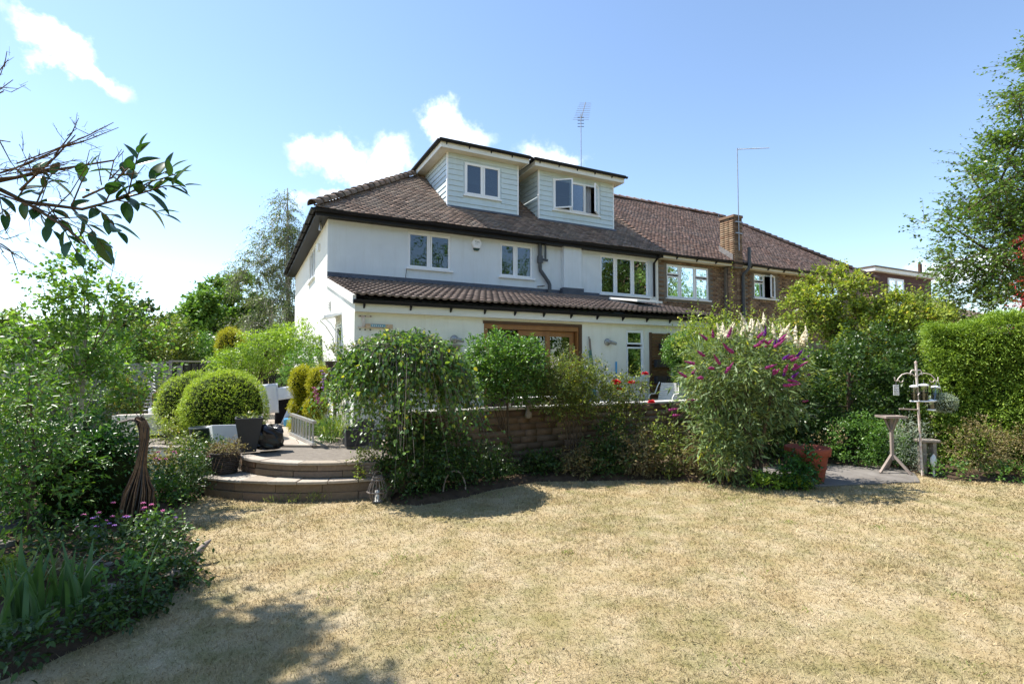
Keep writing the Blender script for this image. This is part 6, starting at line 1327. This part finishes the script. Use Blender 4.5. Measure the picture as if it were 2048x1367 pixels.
for (a, b) in (((-1.45, 3.0, ZT), (-1.35, 3.1, 1.3)), ((-.75, 2.9, ZT), (-.8, 3.0, 1.25)), ((-1.35, 3.5, ZT), (-1.35, 3.1, 1.3)), ((-.75, 3.4, ZT), (-.8, 3.0, 1.25))): m_ = MB(); m_.tube([a, b], .012, 6); m_.build('leg', M['black'], ar)
for k in range(4): m_ = MB(); m_.tube([(-1.4, 2.95 + k * .12, 1.3 - .02 * k), (-.75, 2.85 + k * .12, 1.26 - .02 * k)], .008, 5); m_.build('rail', M['black'], ar)
cloth('towel', 'large white towel hanging on the clothes airer', (-1.42, 2.93, 1.31), (.36, -.05, .03), (.03, -.05, -.62), 10, 8, 'cloth_white', .02, 'towel', 'washing on the airer', 1, taper=.0)
cloth('towel', 'small white towel to the right on the clothes airer', (-1.08, 2.86, 1.24), (.36, -.02, .05), (.03, -.04, -.26), 8, 5, 'cloth_white', .012, 'towel', 'washing on the airer', 2)
cloth('black_cloth', 'black cloth hanging below the small white towel', (-1.1, 2.98, 1.05), (.36, -.04, 0), (0, -.03, -.58), 8, 6, 'cloth_black', .02, 'cloth', None, 3)
cloth('garment', 'pale grey garment hanging from the gate shrub', (-.86, 2.72, .98), (.24, -.05, .0), (-.14, -.05, -.50), 8, 6, 'cloth_white', .02, 'garment', None, 4, taper=.55)
cloth('garment', 'dark blue checked garment beside the pale one', (-.74, 2.66, 1.0), (.14, -.03, .02), (.0, -.05, -.34), 6, 5, 'cloth_blue', .02, 'garment', None, 5, taper=.4)
m_ = MB(); m_.box(-.95, -.55, 2.4, 2.62, ZT + .002, ZT + .16); single(m_.build('storage_crate', M['blue'], None, .02), 'low blue crate on the paving by the house wall', 'crate')

# pots on the terrace
def tapered(name, label, x, y, z, h, b, t, mat='charcoal', cat='planter', group=None, soil_=True):
    o = thing(name, label, cat, (x, y, z), group); m_ = MB()
    def rng_(h0, s): return [(x - s, y - s, h0), (x + s, y - s, h0), (x + s, y + s, h0), (x - s, y + s, h0)]
    V = rng_(z, b) + rng_(z + h, t) + rng_(z + h, t - .02) + rng_(z + h - .05, t - .03)
    m_.add(V, [(3, 2, 1, 0)] + [(k * 4 + i, k * 4 + (i + 1) % 4, k * 4 + 4 + (i + 1) % 4, k * 4 + 4 + i) for k in range(3) for i in range(4)]); m_.build('body', M[mat], o, .006)
    if soil_: m_ = MB(); m_.add(rng_(z + h - .05, t - .03), [(0, 1, 2, 3)]); m_.build('compost', M['soil'], o)
    return o
tapered('tapered_planter', 'tall tapered charcoal planter at the edge of the terrace', -1.62, -.72, ZT, .50, .10, .185)
plant('pot_plant', 'wilting plant in the tall tapered planter', 'plant', (-1.62, -.72, .91), [(-1.62, -.72, .95, .10, .10, .05)], 34, 5, .055, .4, 'f_olive', 100, L=.09, up=.7, lo=.1)
g_ = 'charcoal planters by the house corner'
tapered('square_planter', 'wide low charcoal planter by the house corner', -.10, -.80, ZT, .27, .17, .185, group=g_); tapered('square_planter', 'tall charcoal planter behind the low one', .10, -.48, ZT, .36, .13, .14, group=g_); tapered('square_planter', 'narrow charcoal planter nearest the wall end', .16, -1.12, ZT, .27, .06, .065, group=g_)
pt = thing('round_pot', 'round dark green plant pot left of the white crate', 'pot', (-2.25, .05, ZT)); m_ = MB(); m_.lathe([(.15, ZT), (.17, ZT + .05), (.185, ZT + .28), (.195, ZT + .285), (.195, ZT + .31), (.175, ZT + .31), (.17, ZT + .27), (0, ZT + .27)], (-2.25, .05, 0), 28); m_.build('body', M['dark_green_pot'], pt)
wcr = tapered('white_crate', 'white plastic crate standing between the pots', -1.97, -.12, ZT + .03, .30, .155, .205, 'white', 'crate', soil_=False)
wcr.rotation_euler = (R(-9), R(3), R(14))
m_ = MB(); V = []
rr = random.Random(6); nu, nv = 26, 16
for i in range(nv + 1):
    for k in range(nu):
        a, b = math.pi * i / nv, 2 * math.pi * k / nu; s_ = 1 + .09 * math.sin(b * 5 + a * 4) + .06 * math.sin(b * 9 - a * 7) + rr.uniform(-.05, .05); sa, sb = math.sin(a) ** .45, math.copysign(abs(math.cos(b)) ** .7, math.cos(b)); V.append((-1.34 + .19 * s_ * sa * sb, -.66 + .16 * s_ * sa * math.copysign(abs(math.sin(b)) ** .7, math.sin(b)), ZT + .175 + .175 * math.copysign(abs(math.cos(a)) ** .6, math.cos(a)) * (1 + (.16 * math.sin(b * 3 + 1) if i < 7 else 0))))
m_.add(V, [(i * nu + k, i * nu + (k + 1) % nu, (i + 1) * nu + (k + 1) % nu, (i + 1) * nu + k) for i in range(nv) for k in range(nu)], False); single(m_.build('compost_bag', M['plastic_bag']), 'crumpled black sack beside the tall tapered planter', 'bag')

# woven baskets
def basket(name, label, x, y, z, h, rb, rt, mat, hoop=False, rows=11, spokes=16, cat='basket'):
    o = thing(name, label, cat, (x, y, z)); 
    for k in range(rows):
        f = k / (rows - 1); r = rb + (rt - rb) * f; m_ = MB(); nk = spokes * 3
        m_.tube([(x + (r + .006 * math.sin(spokes * .5 * q + k * math.pi)) * math.cos(q), y + (r + .006 * math.sin(spokes * .5 * q + k * math.pi)) * math.sin(q), z + h * f) for q in [2 * math.pi * i / nk for i in range(nk + 1)]], h / rows * .52 * (1.4 if k == rows - 1 else 1), 5, False); m_.build('weave', M[mat], o)
    m_ = MB(); m_.lathe([(0, z + .005), (rb - .005, z + .005), (rt - .012, z + h - .02)], (x, y, 0), 20); m_.build('liner', M['cloth_black'], o)
    m_ = MB(); m_.lathe([(0, z + h - .03), (rt - .015, z + h - .035)], (x, y, 0), 18); m_.build('compost', M['soil'], o)
    if hoop:
        for q in (0, 1.57): m_ = MB(); m_.tube([(x + rt * math.cos(a) * math.cos(q), y + rt * math.cos(a) * math.sin(q), z + h + .24 * math.sin(a)) for a in [math.pi * i / 14 for i in range(15)]], .004, 4); m_.build('hoop', M['wicker_dark'], o)
    return o
basket('wicker_planter', 'grey wicker planter at the left end of the steps', -1.90, -1.2, .262, .27, .135, .175, 'wicker_dark')
plant('pot_plant', 'dried straggly plant in the grey wicker planter', 'plant', (-1.90, -1.2, .52), [(-1.90, -1.2, .58, .2, .2, .08)], 150, 7, .045, .3, 'f_dry', 101, L=.2, up=.3, droop=.6, lo=.1, twig='twig', twig_r=.003)
basket('wicker_basket', 'round wicker basket with wire hoops beside the steps', -.17, -2.32, .262, .20, .10, .16, 'wicker_pale', True)
plant('pot_plant', 'trailing plant in the wire-hooped basket', 'plant', (-.17, -2.32, .44), [(-.2, -2.32, .53, .16, .14, .08)], 90, 7, .04, .55, 'f_olive', 102, L=.18, up=.2, droop=.8, lo=.1, twig='twig', twig_r=.002)
plant('trailing_plant', 'stem of yellow-green leaves trailing from the wire-hooped basket', 'plant', (-.33, -2.40, .265), [(-.33, -2.40, .38, .05, .05, .13)], 26, 6, .04, .6, 'f_yellow', 103, L=.1, up=-.5, lo=.1)
ws = thing('wicker_stand', 'tall conical wicker basket stand by the side door', 'basket', (-.18, .85, ZT)); m_ = MB(); m_.lathe([(.03, ZT), (.035, 1.1), (.10, 1.45), (.19, 1.80), (.165, 1.80), (.09, 1.5), (0, 1.45)], (-.18, .85, 0), 20); m_.build('cone', M['wicker'], ws)
for k in range(8): m_ = MB(); r = .10 + .09 * k / 7; m_.tube([(-.18 + (r + .004) * math.cos(q), .85 + (r + .004) * math.sin(q), 1.46 + .33 * k / 7) for q in [2 * math.pi * i / 20 for i in range(21)]], .011, 4, False); m_.build('weave', M['wicker_dark'], ws)
plant('pot_plant', 'thin trailing plant in the conical wicker basket', 'plant', (-.18, .85, 1.76), [(-.18, .85, 1.95, .22, .2, .15)], 40, 6, .06, .5, 'f_olive', 104, L=.25, up=.6, lo=.1, twig='twig', twig_r=.003)

# ladder lying on its side
ld = thing('ladder', 'aluminium ladder lying on its side on the paving', 'ladder', (-.78, .1, ZT)); a, b = Vector((-.70, -.62, 0)), Vector((-.92, 1.0, 0)); lz = ZT + .028
for z in (lz, lz + .34): m_ = MB(); along(m_, (a.x, a.y), (b.x, b.y), .06, z - .022, z + .022); m_.build('rail', M['alu'], ld)
for k in range(8): c = a.lerp(b, (k + .4) / 8); m_ = MB(); m_.tube([(c.x, c.y, lz + .022), (c.x, c.y, lz + .318)], .02, 8); m_.build('rung', M['alu'], ld)

# raised trough, willow ball, wire cone at far left of the terrace
tr = thing('raised_trough', 'pale boarded trough at the left of the dome bushes', 'planter', (-3.2, 2.1, ZT))
for k in range(4): m_ = MB(); m_.box(-3.75, -2.98, 2.0, 2.03, ZT + .005 + k * .095, ZT + .095 + k * .095); m_.build('board', M['white_paint'], tr)
m_ = MB(); m_.box(-3.75, -2.98, 2.032, 2.5, ZT, ZT + .36); m_.build('filling', M['pebble'], tr)
m_ = MB(); m_.lathe([(.05, .84), (.06, .85), (.065, .93), (.05, .94), (0, .94)], (-3.18, 2.15, 0), 14); single(m_.build('white_jar', M['white']), 'small white jar on the boarded trough', 'jar')
wb = thing('willow_ball', 'woven willow ball on the trough beside the domes', 'ball', (-3.08, 2.25, .87)); 
for k in range(14):
    m_ = MB(); ang_ = math.pi * k / 14; tl_ = Matrix.Rotation(R(70), 3, 'Y') @ Matrix.Rotation(ang_, 3, 'Z')
    m_.tube([Vector((-3.08, 2.25, 1.13)) + tl_ @ Vector((.125 * math.cos(q), 0, .125 * math.sin(q))) for q in [2 * math.pi * i / 20 for i in range(21)]], .0085, 4, False); m_.build('willow_rod', M['wicker'], wb)
m_ = MB(); m_.tube([(-3.08, 2.25, .83), (-3.08, 2.25, 1.02)], .03, 8); m_.build('foot', M['wicker_dark'], wb)
wc = thing('spiral_ornament', 'slim silver spiral cone behind the trough', 'ornament', (-3.3, 2.85, ZT)); m_ = MB()
m_.tube([(-3.3 + (.13 - .11 * t) * math.cos(t * 88), 2.85 + (.13 - .11 * t) * math.sin(t * 88), .75 + .95 * t) for t in [i / 240 for i in range(241)]], .008, 4, False); m_.build('spiral', M['galv'], wc)
m_ = MB(); m_.tube([(-3.3, 2.85, ZT), (-3.3, 2.85, 1.75)], .012, 6); m_.build('stake', M['galv'], wc)
rs = random.Random(31)
for k in range(10):
    m_ = MB(); x, y, z, r = -2.45 + rs.gauss(0, .35), 1.05 + rs.gauss(0, .1) - .3, ZT, rs.uniform(.03, .06)
    if x > -2.2: continue
    m_.lathe([(0, -r * .6), (r * .8, -r * .3), (r, 0), (r * .7, r * .4), (0, r * .55)], (x - .3, y + .2, z + r * .6), 9); single(m_.build('pebble', M['pebble']), 'pale pebble on the gravel under the small maple', 'stone', 'pebbles under the small maple')

# willow heron sculpture
hr = thing('willow_bird_sculpture', 'tall woven willow heron sculpture standing in the left bed', 'sculpture', (-2.60, -3.02, 0)); B0 = Vector((-2.60, -3.02, 0))
prof = [(0, .0, .10), (.0, .15, .125), (.0, .33, .135), (.0, .48, .12), (.0, .60, .075), (.01, .72, .045), (.025, .88, .036), (.035, 1.0, .038), (.03, 1.10, .045), (.0, 1.17, .045), (-.05, 1.185, .035)]
ax = cr
cen = [B0 + ax * p[0] + Vector((0, 0, p[1])) for p in prof]
m_ = MB(); m_.tube(cen, [p[2] * .86 for p in prof], 14); m_.build('body', M['heron_core'], hr)
rs = random.Random(41)
for k in range(60):
    q = 2 * math.pi * k / 60 + rs.gauss(0, .05); tw = rs.uniform(.6, 2.4); e0 = rs.randint(0, 1); e1 = rs.randint(7, 10); pts = []
    for i in range(e0, e1 + 1):
        t = i / 10; qq = q + tw * t; r = prof[i][2] * rs.uniform(.9, 1.1); pts.append(cen[i] + (cr * math.cos(qq) + cf * math.sin(qq)) * r)
    m_ = MB(); m_.tube(pts, rs.uniform(.004, .0065), 4, False); m_.build('willow_rod', M['heron_rod'] if k % 3 else M['wicker_dark'], hr)
m_ = MB(); m_.tube([cen[-2] - cr * .03 + Vector((0, 0, .005)), cen[-1] - cr * .06 + Vector((0, 0, -.005)), B0 - cr * .245 + Vector((0, 0, 1.145))], [.025, .014, .003], 6); m_.build('beak', M['wicker_pale'], hr)
for k in range(18): m_ = MB(); c = cen[9] + Vector((0, 0, rs.uniform(-.04, .04))); m_.tube([c, c + cr * rs.gauss(0, .06) + cf * rs.gauss(0, .05) + Vector((0, 0, rs.gauss(.02, .04)))], .003, 3, False); m_.build('head_twig', M['wicker_dark'], hr)

# rattan chair and paving at the left edge
rc = thing('rattan_chair', 'dark rattan chair partly hidden at the left edge', 'chair', (-4.15, -1.75, 0))
m_ = MB(); Mx = Matrix.Translation((-4.1, -1.85, 0)) @ Matrix.Rotation(R(25), 4, 'Z')
for k in range(9): m_.box(-.28, .28, -.02 + .018 * k, .0 + .018 * k, .42 + k * .052, .466 + k * .052, Mx)
m_.build('backrest', M['wicker_dark'], rc)
m_ = MB(); m_.box(-.28, .28, -.5, -.03, .36, .42, Mx); m_.build('seat', M['wicker_dark'], rc)
for sx_ in (-.26, .22):
    for sy_ in (-.48, -.06): m_ = MB(); m_.box(sx_, sx_ + .04, sy_, sy_ + .04, .0, .36, Mx); m_.build('leg', M['wicker_dark'], rc)
    m_ = MB(); m_.box(sx_, sx_ + .05, -.5, .1, .6, .64, Mx); m_.build('arm', M['wicker_dark'], rc)
sp_ = thing('stone_path', 'pale curved stepping stones at the left edge', 'path', (-3.95, -2.1, 0), kind='structure'); del sp_['category']
for (x, y, r, q) in ((-3.85, -2.2, .36, 0), (-4.3, -1.7, .34, .5), (-3.75, -2.9, .2, .9)):
    m_ = MB(); m_.prism([(x + r * math.cos(a) * (1 + .08 * math.sin(3 * a + q)), y + r * .6 * math.sin(a)) for a in [2 * math.pi * i / 16 for i in range(16)]], 'z', .03, .10); m_.build('stone', M['concrete'], sp_, .01)
rs = random.Random(17)
for k in range(7):
    x, y, r = rs.uniform(-3.0, -2.1), rs.uniform(-5.0, -3.6), rs.uniform(.03, .07)
    m_ = MB(); m_.lathe([(0, -r * .6), (r * .8, -r * .3), (r, 0), (r * .7, r * .4), (0, r * .55)], (x, y, .07 + r * .3), 9); single(m_.build('stone', M['stone']), 'small rough stone half buried in the left bed', 'stone', 'stones in the left bed')
m_ = MB(); m_.tube([(-2.08, -4.0, .05), (-2.03, -4.05, .09), (-1.96, -4.0, .16), (-1.93, -3.95, .17)], [.035, .04, .022, .01], 8); single(m_.build('driftwood', M['old_wood']), 'grey piece of driftwood at the edge of the left bed', 'wood')

# wicker lantern on the lawn beside the steps
ln = thing('wicker_lantern', 'grey cane lantern standing on the grass beside the steps', 'lantern', (-.17, -2.68, 0)); LC = Vector((-.17, -2.68, 0))
for k in range(16):
    q = 2 * math.pi * k / 16; m_ = MB(); m_.tube([LC + Vector((r * math.cos(q), r * math.sin(q), z)) for r, z in ((.055, .01), (.10, .07), (.125, .14), (.10, .22), (.065, .29), (.055, .32))], .0055, 4); m_.build('cane', M['wicker_pale'], ln)
for r, z in ((.056, .012), (.126, .14), (.068, .285), (.056, .32)): m_ = MB(); m_.tube([LC + Vector((r * math.cos(q), r * math.sin(q), z)) for q in [2 * math.pi * i / 22 for i in range(23)]], .010, 5, False); m_.build('ring', M['wicker_pale'], ln)
m_ = MB(); m_.lathe([(0, .012), (.05, .012), (.05, .02), (.032, .022), (.032, .15), (0, .152)], LC, 14); m_.build('candle', M['white_paint'], ln)
m_ = MB(); m_.tube([LC + Vector((.055 * math.cos(a), 0, .32 + .07 * math.sin(a))) for a in [math.pi * i / 10 for i in range(11)]], .005, 4); m_.build('handle', M['wicker_pale'], ln)
# iron arch edging half hidden in the bed
m_ = MB(); m_.tube([(.82 + .16 * math.cos(a), -2.78, .0 + .32 * math.sin(a) ** .8) for a in [math.pi * i / 14 for i in range(15)]], .012, 5); single(m_.build('garden_hoop', M['old_wood']), 'pale arched hoop half hidden under the weeping tree', 'hoop')

# on and behind the terrace wall
orn = thing('stone_ornament', 'small pale stone ornament hanging on the wall coping', 'ornament', (2.42, -1.87, .92)); m_ = MB(); m_.lathe([(0, .86), (.05, .87), (.062, .92), (.045, .98), (.03, 1.0), (.05, 1.06), (.055, 1.1), (.0, 1.12)], (2.42, -1.92, 0), 12); m_.build('body', M['stone'], orn)
ch_ = thing('garden_chair', 'white woven garden chair behind the wall coping', 'chair', (6.2, -1.1, ZT)); Mx = Matrix.Translation((6.15, -1.05, ZT)) @ Matrix.Rotation(R(-62), 4, 'Z')
for k in range(10): m_ = MB(); m_.box(-.22 + .006 * k, .22 - .006 * k, .2 + .012 * k, .215 + .012 * k, .44 + k * .045, .482 + k * .045, Mx); m_.build('back_strip', M['white_paint'], ch_)
m_ = MB(); m_.box(-.23, .23, -.22, .2, .41, .44, Mx); m_.build('seat', M['white_paint'], ch_)
for sx_ in (-.25, .25):
    m_ = MB(); m_.tube([Mx @ Vector(p) for p in ((sx_, -.24, 0), (sx_, -.22, .6), (sx_, -.12, .66), (sx_, .16, .66), (sx_ * .9, .26, .82), (sx_ * .8, .32, .9))], .013, 6); m_.build('arm_frame', M['white_paint'], ch_)
    m_ = MB(); m_.tube([Mx @ Vector(p) for p in ((sx_, .3, 0), (sx_, .2, .43))], .013, 6); m_.build('leg', M['white_paint'], ch_)
tb_ = thing('garden_table', 'white garden table behind the round-headed tree', 'table', (3.0, -1.05, ZT)); m_ = MB(); m_.box(2.55, 3.45, -1.35, -.75, ZT + .66, ZT + .70); m_.build('table_top', M['white_paint'], tb_)
for x in (2.6, 3.36):
    for y in (-1.3, -.84): m_ = MB(); m_.box(x, x + .05, y, y + .05, ZT, ZT + .66); m_.build('leg', M['white_paint'], tb_)
bt_ = thing('bench', 'pale bench end showing behind the olive shrub', 'bench', (4.3, -1.1, ZT)); m_ = MB(); m_.box(4.0, 4.7, -1.3, -.9, ZT + .5, ZT + .56); m_.build('seat', M['white_paint'], bt_)
for x in (4.02, 4.62): m_ = MB(); m_.box(x, x + .05, -1.28, -.92, ZT, ZT + .5); m_.build('leg', M['white_paint'], bt_)
br = thing('broom', 'blue-handled broom leaning against the extension wall', 'broom', (5.5, -.5, ZT)); m_ = MB(); m_.tube([(5.35, -.5, ZT + .1), (5.68, -.06, 1.62)], .013, 6); m_.build('pole', M['grey_pipe'], br); m_ = MB(); m_.tube([(5.64, -.11, 1.43), (5.72, -.02, 1.80)], .02, 8); m_.build('grip', M['blue'], br); m_ = MB(); m_.box(5.2, 5.5, -.56, -.46, ZT, ZT + .11); m_.build('brush', M['black'], br)
nt_ = thing('furled_net', 'furled green net on canes leaning by the oak doors', 'net', (5.0, -.15, ZT)); m_ = MB()
for k in range(7): m_.tube([(4.95 + .02 * k, -.12 - .01 * k, ZT), (5.0 + .012 * k, -.1, 1.5), (4.93 + .01 * k, -.08, 2.05)], [.02, .016, .008], 5)
m_.build('net', M['net'], nt_); m_ = MB(); m_.tube([(5.05, -.14, ZT), (4.95, -.06, 2.35)], .014, 6); m_.build('cane', M['old_wood'], nt_); m_ = MB(); m_.tube([(5.1, -.14, ZT), (4.98, -.06, 2.3)], .012, 6); m_.build('cane', M['old_wood'], nt_)

# ================================================================== RIGHT: pot, bird table, feeder pole, stone table
tc_ = thing('terracotta_pot', 'large terracotta pot on the concrete pad', 'pot', (5.72, -4.45, .024)); m_ = MB(); z = .024
m_.lathe([(.20, z), (.205, z + .02), (.265, z + .38), (.268, z + .385), (.300, z + .39), (.310, z + .48), (.305, z + .50), (.275, z + .50), (.255, z + .42), (0, z + .42)], (5.72, -4.45, 0), 36); m_.build('body', M['terracotta'], tc_)
m_ = MB(); m_.lathe([(.238, z + .19), (.246, z + .195), (.246, z + .215), (.242, z + .22)], (5.72, -4.45, 0), 36); m_.build('band', M['terracotta'], tc_)
m_ = MB(); m_.lathe([(0, z + .44), (.26, z + .43)], (5.72, -4.45, 0), 20); m_.build('compost', M['soil'], tc_)
bt = thing('bird_table', 'weathered wooden bird table on three splayed legs', 'bird table', (7.52, -4.66, .024)); c = Vector((7.52, -4.66, 0))
Mx = Matrix.Translation((7.50, -4.68, .9)) @ Matrix.Rotation(R(-30), 4, 'Z')
m_ = MB(); m_.box(-.15, .15, -.12, .12, -.01, .012, Mx); m_.build('tray', M['old_wood'], bt)
for (a, b, c0, d0) in ((-.165, .165, -.14, -.121), (-.165, .165, .121, .14), (-.165, -.151, -.12, .12), (.151, .165, -.12, .12)): m_ = MB(); m_.box(a, b, c0, d0, -.011, .022, Mx); m_.build('tray_edge', M['old_wood'], bt)
m_ = MB(); m_.box(-.022, .022, -.022, .022, -.68, -.011, Mx); m_.build('post', M['old_wood'], bt, .004)
for q in (0, 1.571, 3.142, 4.712): m_ = MB(); d = Vector((math.cos(q), math.sin(q), 0)); m_.tube([Mx @ (d * .03 + Vector((0, 0, -.2))), Mx @ (d * .11 + Vector((0, 0, -.015)))], .014, 4); m_.build('brace', M['old_wood'], bt)
for q in (3.4, 5.4, 1.3): m_ = MB(); d = Vector((math.cos(q), math.sin(q), 0)); m_.tube([Mx @ (d * .015 + Vector((0, 0, -.60))), Mx @ (d * .24 + Vector((0, 0, -.87)))], .024, 4, True, False); m_.build('leg', M['old_wood'], bt)
fp_ = thing('bird_feeder_pole', 'rusty white bird feeder pole with curled hooks', 'feeder pole', (7.73, -4.98, 0)); pb, ptp = Vector((7.73, -4.98, -.02)), Vector((7.61, -5.0, 1.73)); e1 = cr
m_ = MB(); m_.tube([pb, ptp], .017, 8); m_.build('pole', M['rust_white'], fp_)
m_ = MB(); m_.lathe([(0, -.01), (.022, 0), (.012, .02), (.024, .04), (0, .065)], ptp, 10); m_.build('finial', M['rust_white'], fp_)
top = ptp - Vector((0, 0, .17))
for s_ in (-1, 1):
    m_ = MB(); m_.tube([top + e1 * s_ * r + Vector((0, 0, u)) for r, u in ((.0, -.02), (.06, .03), (.14, .04), (.22, .02), (.28, -.04), (.305, -.085), (.335, -.08), (.34, -.02))], .008, 5); m_.build('hook_arm', M['rust_white'], fp_)
    m_ = MB(); m_.tube([top + e1 * s_ * r + Vector((0, 0, u)) for r, u in ((.29, -.05), (.26, -.095), (.225, -.10), (.205, -.07))], .007, 5); m_.build('curl', M['rust_white'], fp_)
    m_ = MB(); m_.tube([top + e1 * s_ * (.045 + .045 * math.cos(a)) + Vector((0, 0, .03 + .06 * math.sin(a))) for a in [math.pi * i / 8 * 1.25 - .3 for i in range(9)]], .009, 5); m_.build('scroll', M['rust_white'], fp_)
m_ = MB(); m_.tube([ptp + e1 * r + Vector((0, 0, u)) for r, u in ((0, -.50), (.05, -.42), (.11, -.40), (.16, -.44), (.17, -.50), (.2, -.48))], .008, 5); m_.build('low_hook', M['rust_white'], fp_)
m_ = MB(); pc = pb.lerp(ptp, .60); m_.tube([pc, pc - e1 * .30 + Vector((0, 0, .015))], .012, 6); m_.build('perch', M['old_wood'], fp_)
def feeder(label, c, r, h, lean=0, tray=False):
    t = thing('bird_feeder', label, 'bird feeder', c, 'bird feeders on the pole'); Mx = Matrix.Rotation(R(lean), 3, 'Y'); 
    m_ = MB(); m_.lathe([(r, 0), (r, h)], c, 16, True, Mx); m_.build('tube', M['glass_clear'], t)
    m_ = MB(); m_.lathe([(0, .01), (r * .9, .01), (r * .9, h * .55), (0, h * .6)], c, 14, True, Mx); m_.build('seed', M['f_dry'], t)
    m_ = MB(); m_.lathe([(0, h - .01), (r * 1.25, h - .008), (r * 1.2, h + .015), (r * .4, h + .03), (0, h + .03)], c, 16, True, Mx); m_.build('lid', M['white'], t)
    m_ = MB(); m_.lathe([(0, -.015), (r * 1.3, -.012), (r * 1.3, .008), (0, .01)], c, 16, True, Mx); m_.build('base', M['white'], t)
    m_ = MB(); m_.tube([Vector(c) + Mx @ Vector((0, 0, h + .025)), Vector(c) + Mx @ Vector((0, 0, h + .1))], .003, 4); m_.build('hanger', M['galv'], t)
f0 = ptp + Vector((0, 0, -.66))
feeder('left clear seed feeder on the pole', f0 - e1 * .075 - cf * .04 + Vector((0, 0, .1)), .045, .22); feeder('clear seed feeder on the pole just right of its shaft', f0 + e1 * .085 - cf * .03 + Vector((0, 0, .1)), .055, .24); feeder('tilted seed feeder hanging from the right hook arm', f0 + e1 * .27 + Vector((0, 0, .10)), .05, .21, 14); feeder('small white bucket feeder below the curled hook', f0 + e1 * .17 - cf * .06 + Vector((0, 0, -.03)), .043, .13)
cg = thing('fat_cage', 'square wire fat cage hanging from the left hook arm', 'bird feeder', top - e1 * .32 + Vector((0, 0, -.30)), 'bird feeders on the pole'); c = top - e1 * .32 + Vector((0, 0, -.30))
for k in range(5): m_ = MB(); m_.tube([c + e1 * (-.04 + .02 * k) + Vector((0, 0, 0)), c + e1 * (-.04 + .02 * k) + Vector((0, 0, .16))], .004, 4); m_.build('bar', M['white'], cg)
for k in range(7): m_ = MB(); m_.tube([c - e1 * .04 + Vector((0, 0, .026 * k)), c + e1 * .04 + Vector((0, 0, .026 * k))], .004, 4); m_.build('bar', M['white'], cg)
m_ = MB(); m_.tube([c + Vector((0, 0, .16)), c + Vector((0, 0, .24))], .003, 4); m_.build('hanger', M['galv'], cg)
hb = f0 + e1 * .40 + Vector((0, 0, .07))
plant('hanging_basket', 'round grey-leaved hanging basket beside the feeders', 'hanging basket', tuple(hb - Vector((0, 0, .16))), [(hb.x, hb.y, hb.z, .155, .155, .12)], 700, 6, .028, .4, 'f_grey', 105, L=.05, up=.4, lo=.85, lump=.06, core=[(hb.x, hb.y, hb.z - .02, .14, .14, .115)])
m_ = MB(); m_.tube([hb + Vector((0, 0, .1)), top + e1 * .33 + Vector((0, 0, -.05))], .004, 4); single(m_.build('basket_chain', M['galv']), 'thin chain holding the grey-leaved hanging basket', 'chain')
stb = thing('stone_bench', 'weathered stone slab seat in front of the hedge', 'bench', (8.1, -5.05, 0)); Mx = Matrix.Translation((8.02, -4.92, 0)) @ Matrix.Rotation(R(-32), 4, 'Z'); m_ = MB(); m_.box(-.15, .15, -.1, .1, .50, .545, Mx); m_.build('slab', M['stone'], stb, .01)
for x in (-.10, .05): m_ = MB(); m_.box(x, x + .05, -.07, .07, -.01, .5, Mx); m_.build('support', M['stone'], stb)
bo = thing('stone_bird', 'small pale stone bird ornament at the foot of the feeder pole', 'ornament', (7.83, -5.05, .02)); m_ = MB(); m_.tube([(7.84, -5.08, .16), (7.85, -5.08, .22), (7.87, -5.07, .28), (7.89, -5.07, .32), (7.91, -5.06, .33)], [.02, .045, .04, .02, .006], 8); m_.tube([(7.85, -5.08, .0), (7.85, -5.08, .17)], .015, 6); m_.build('body', M['white_paint'], bo)
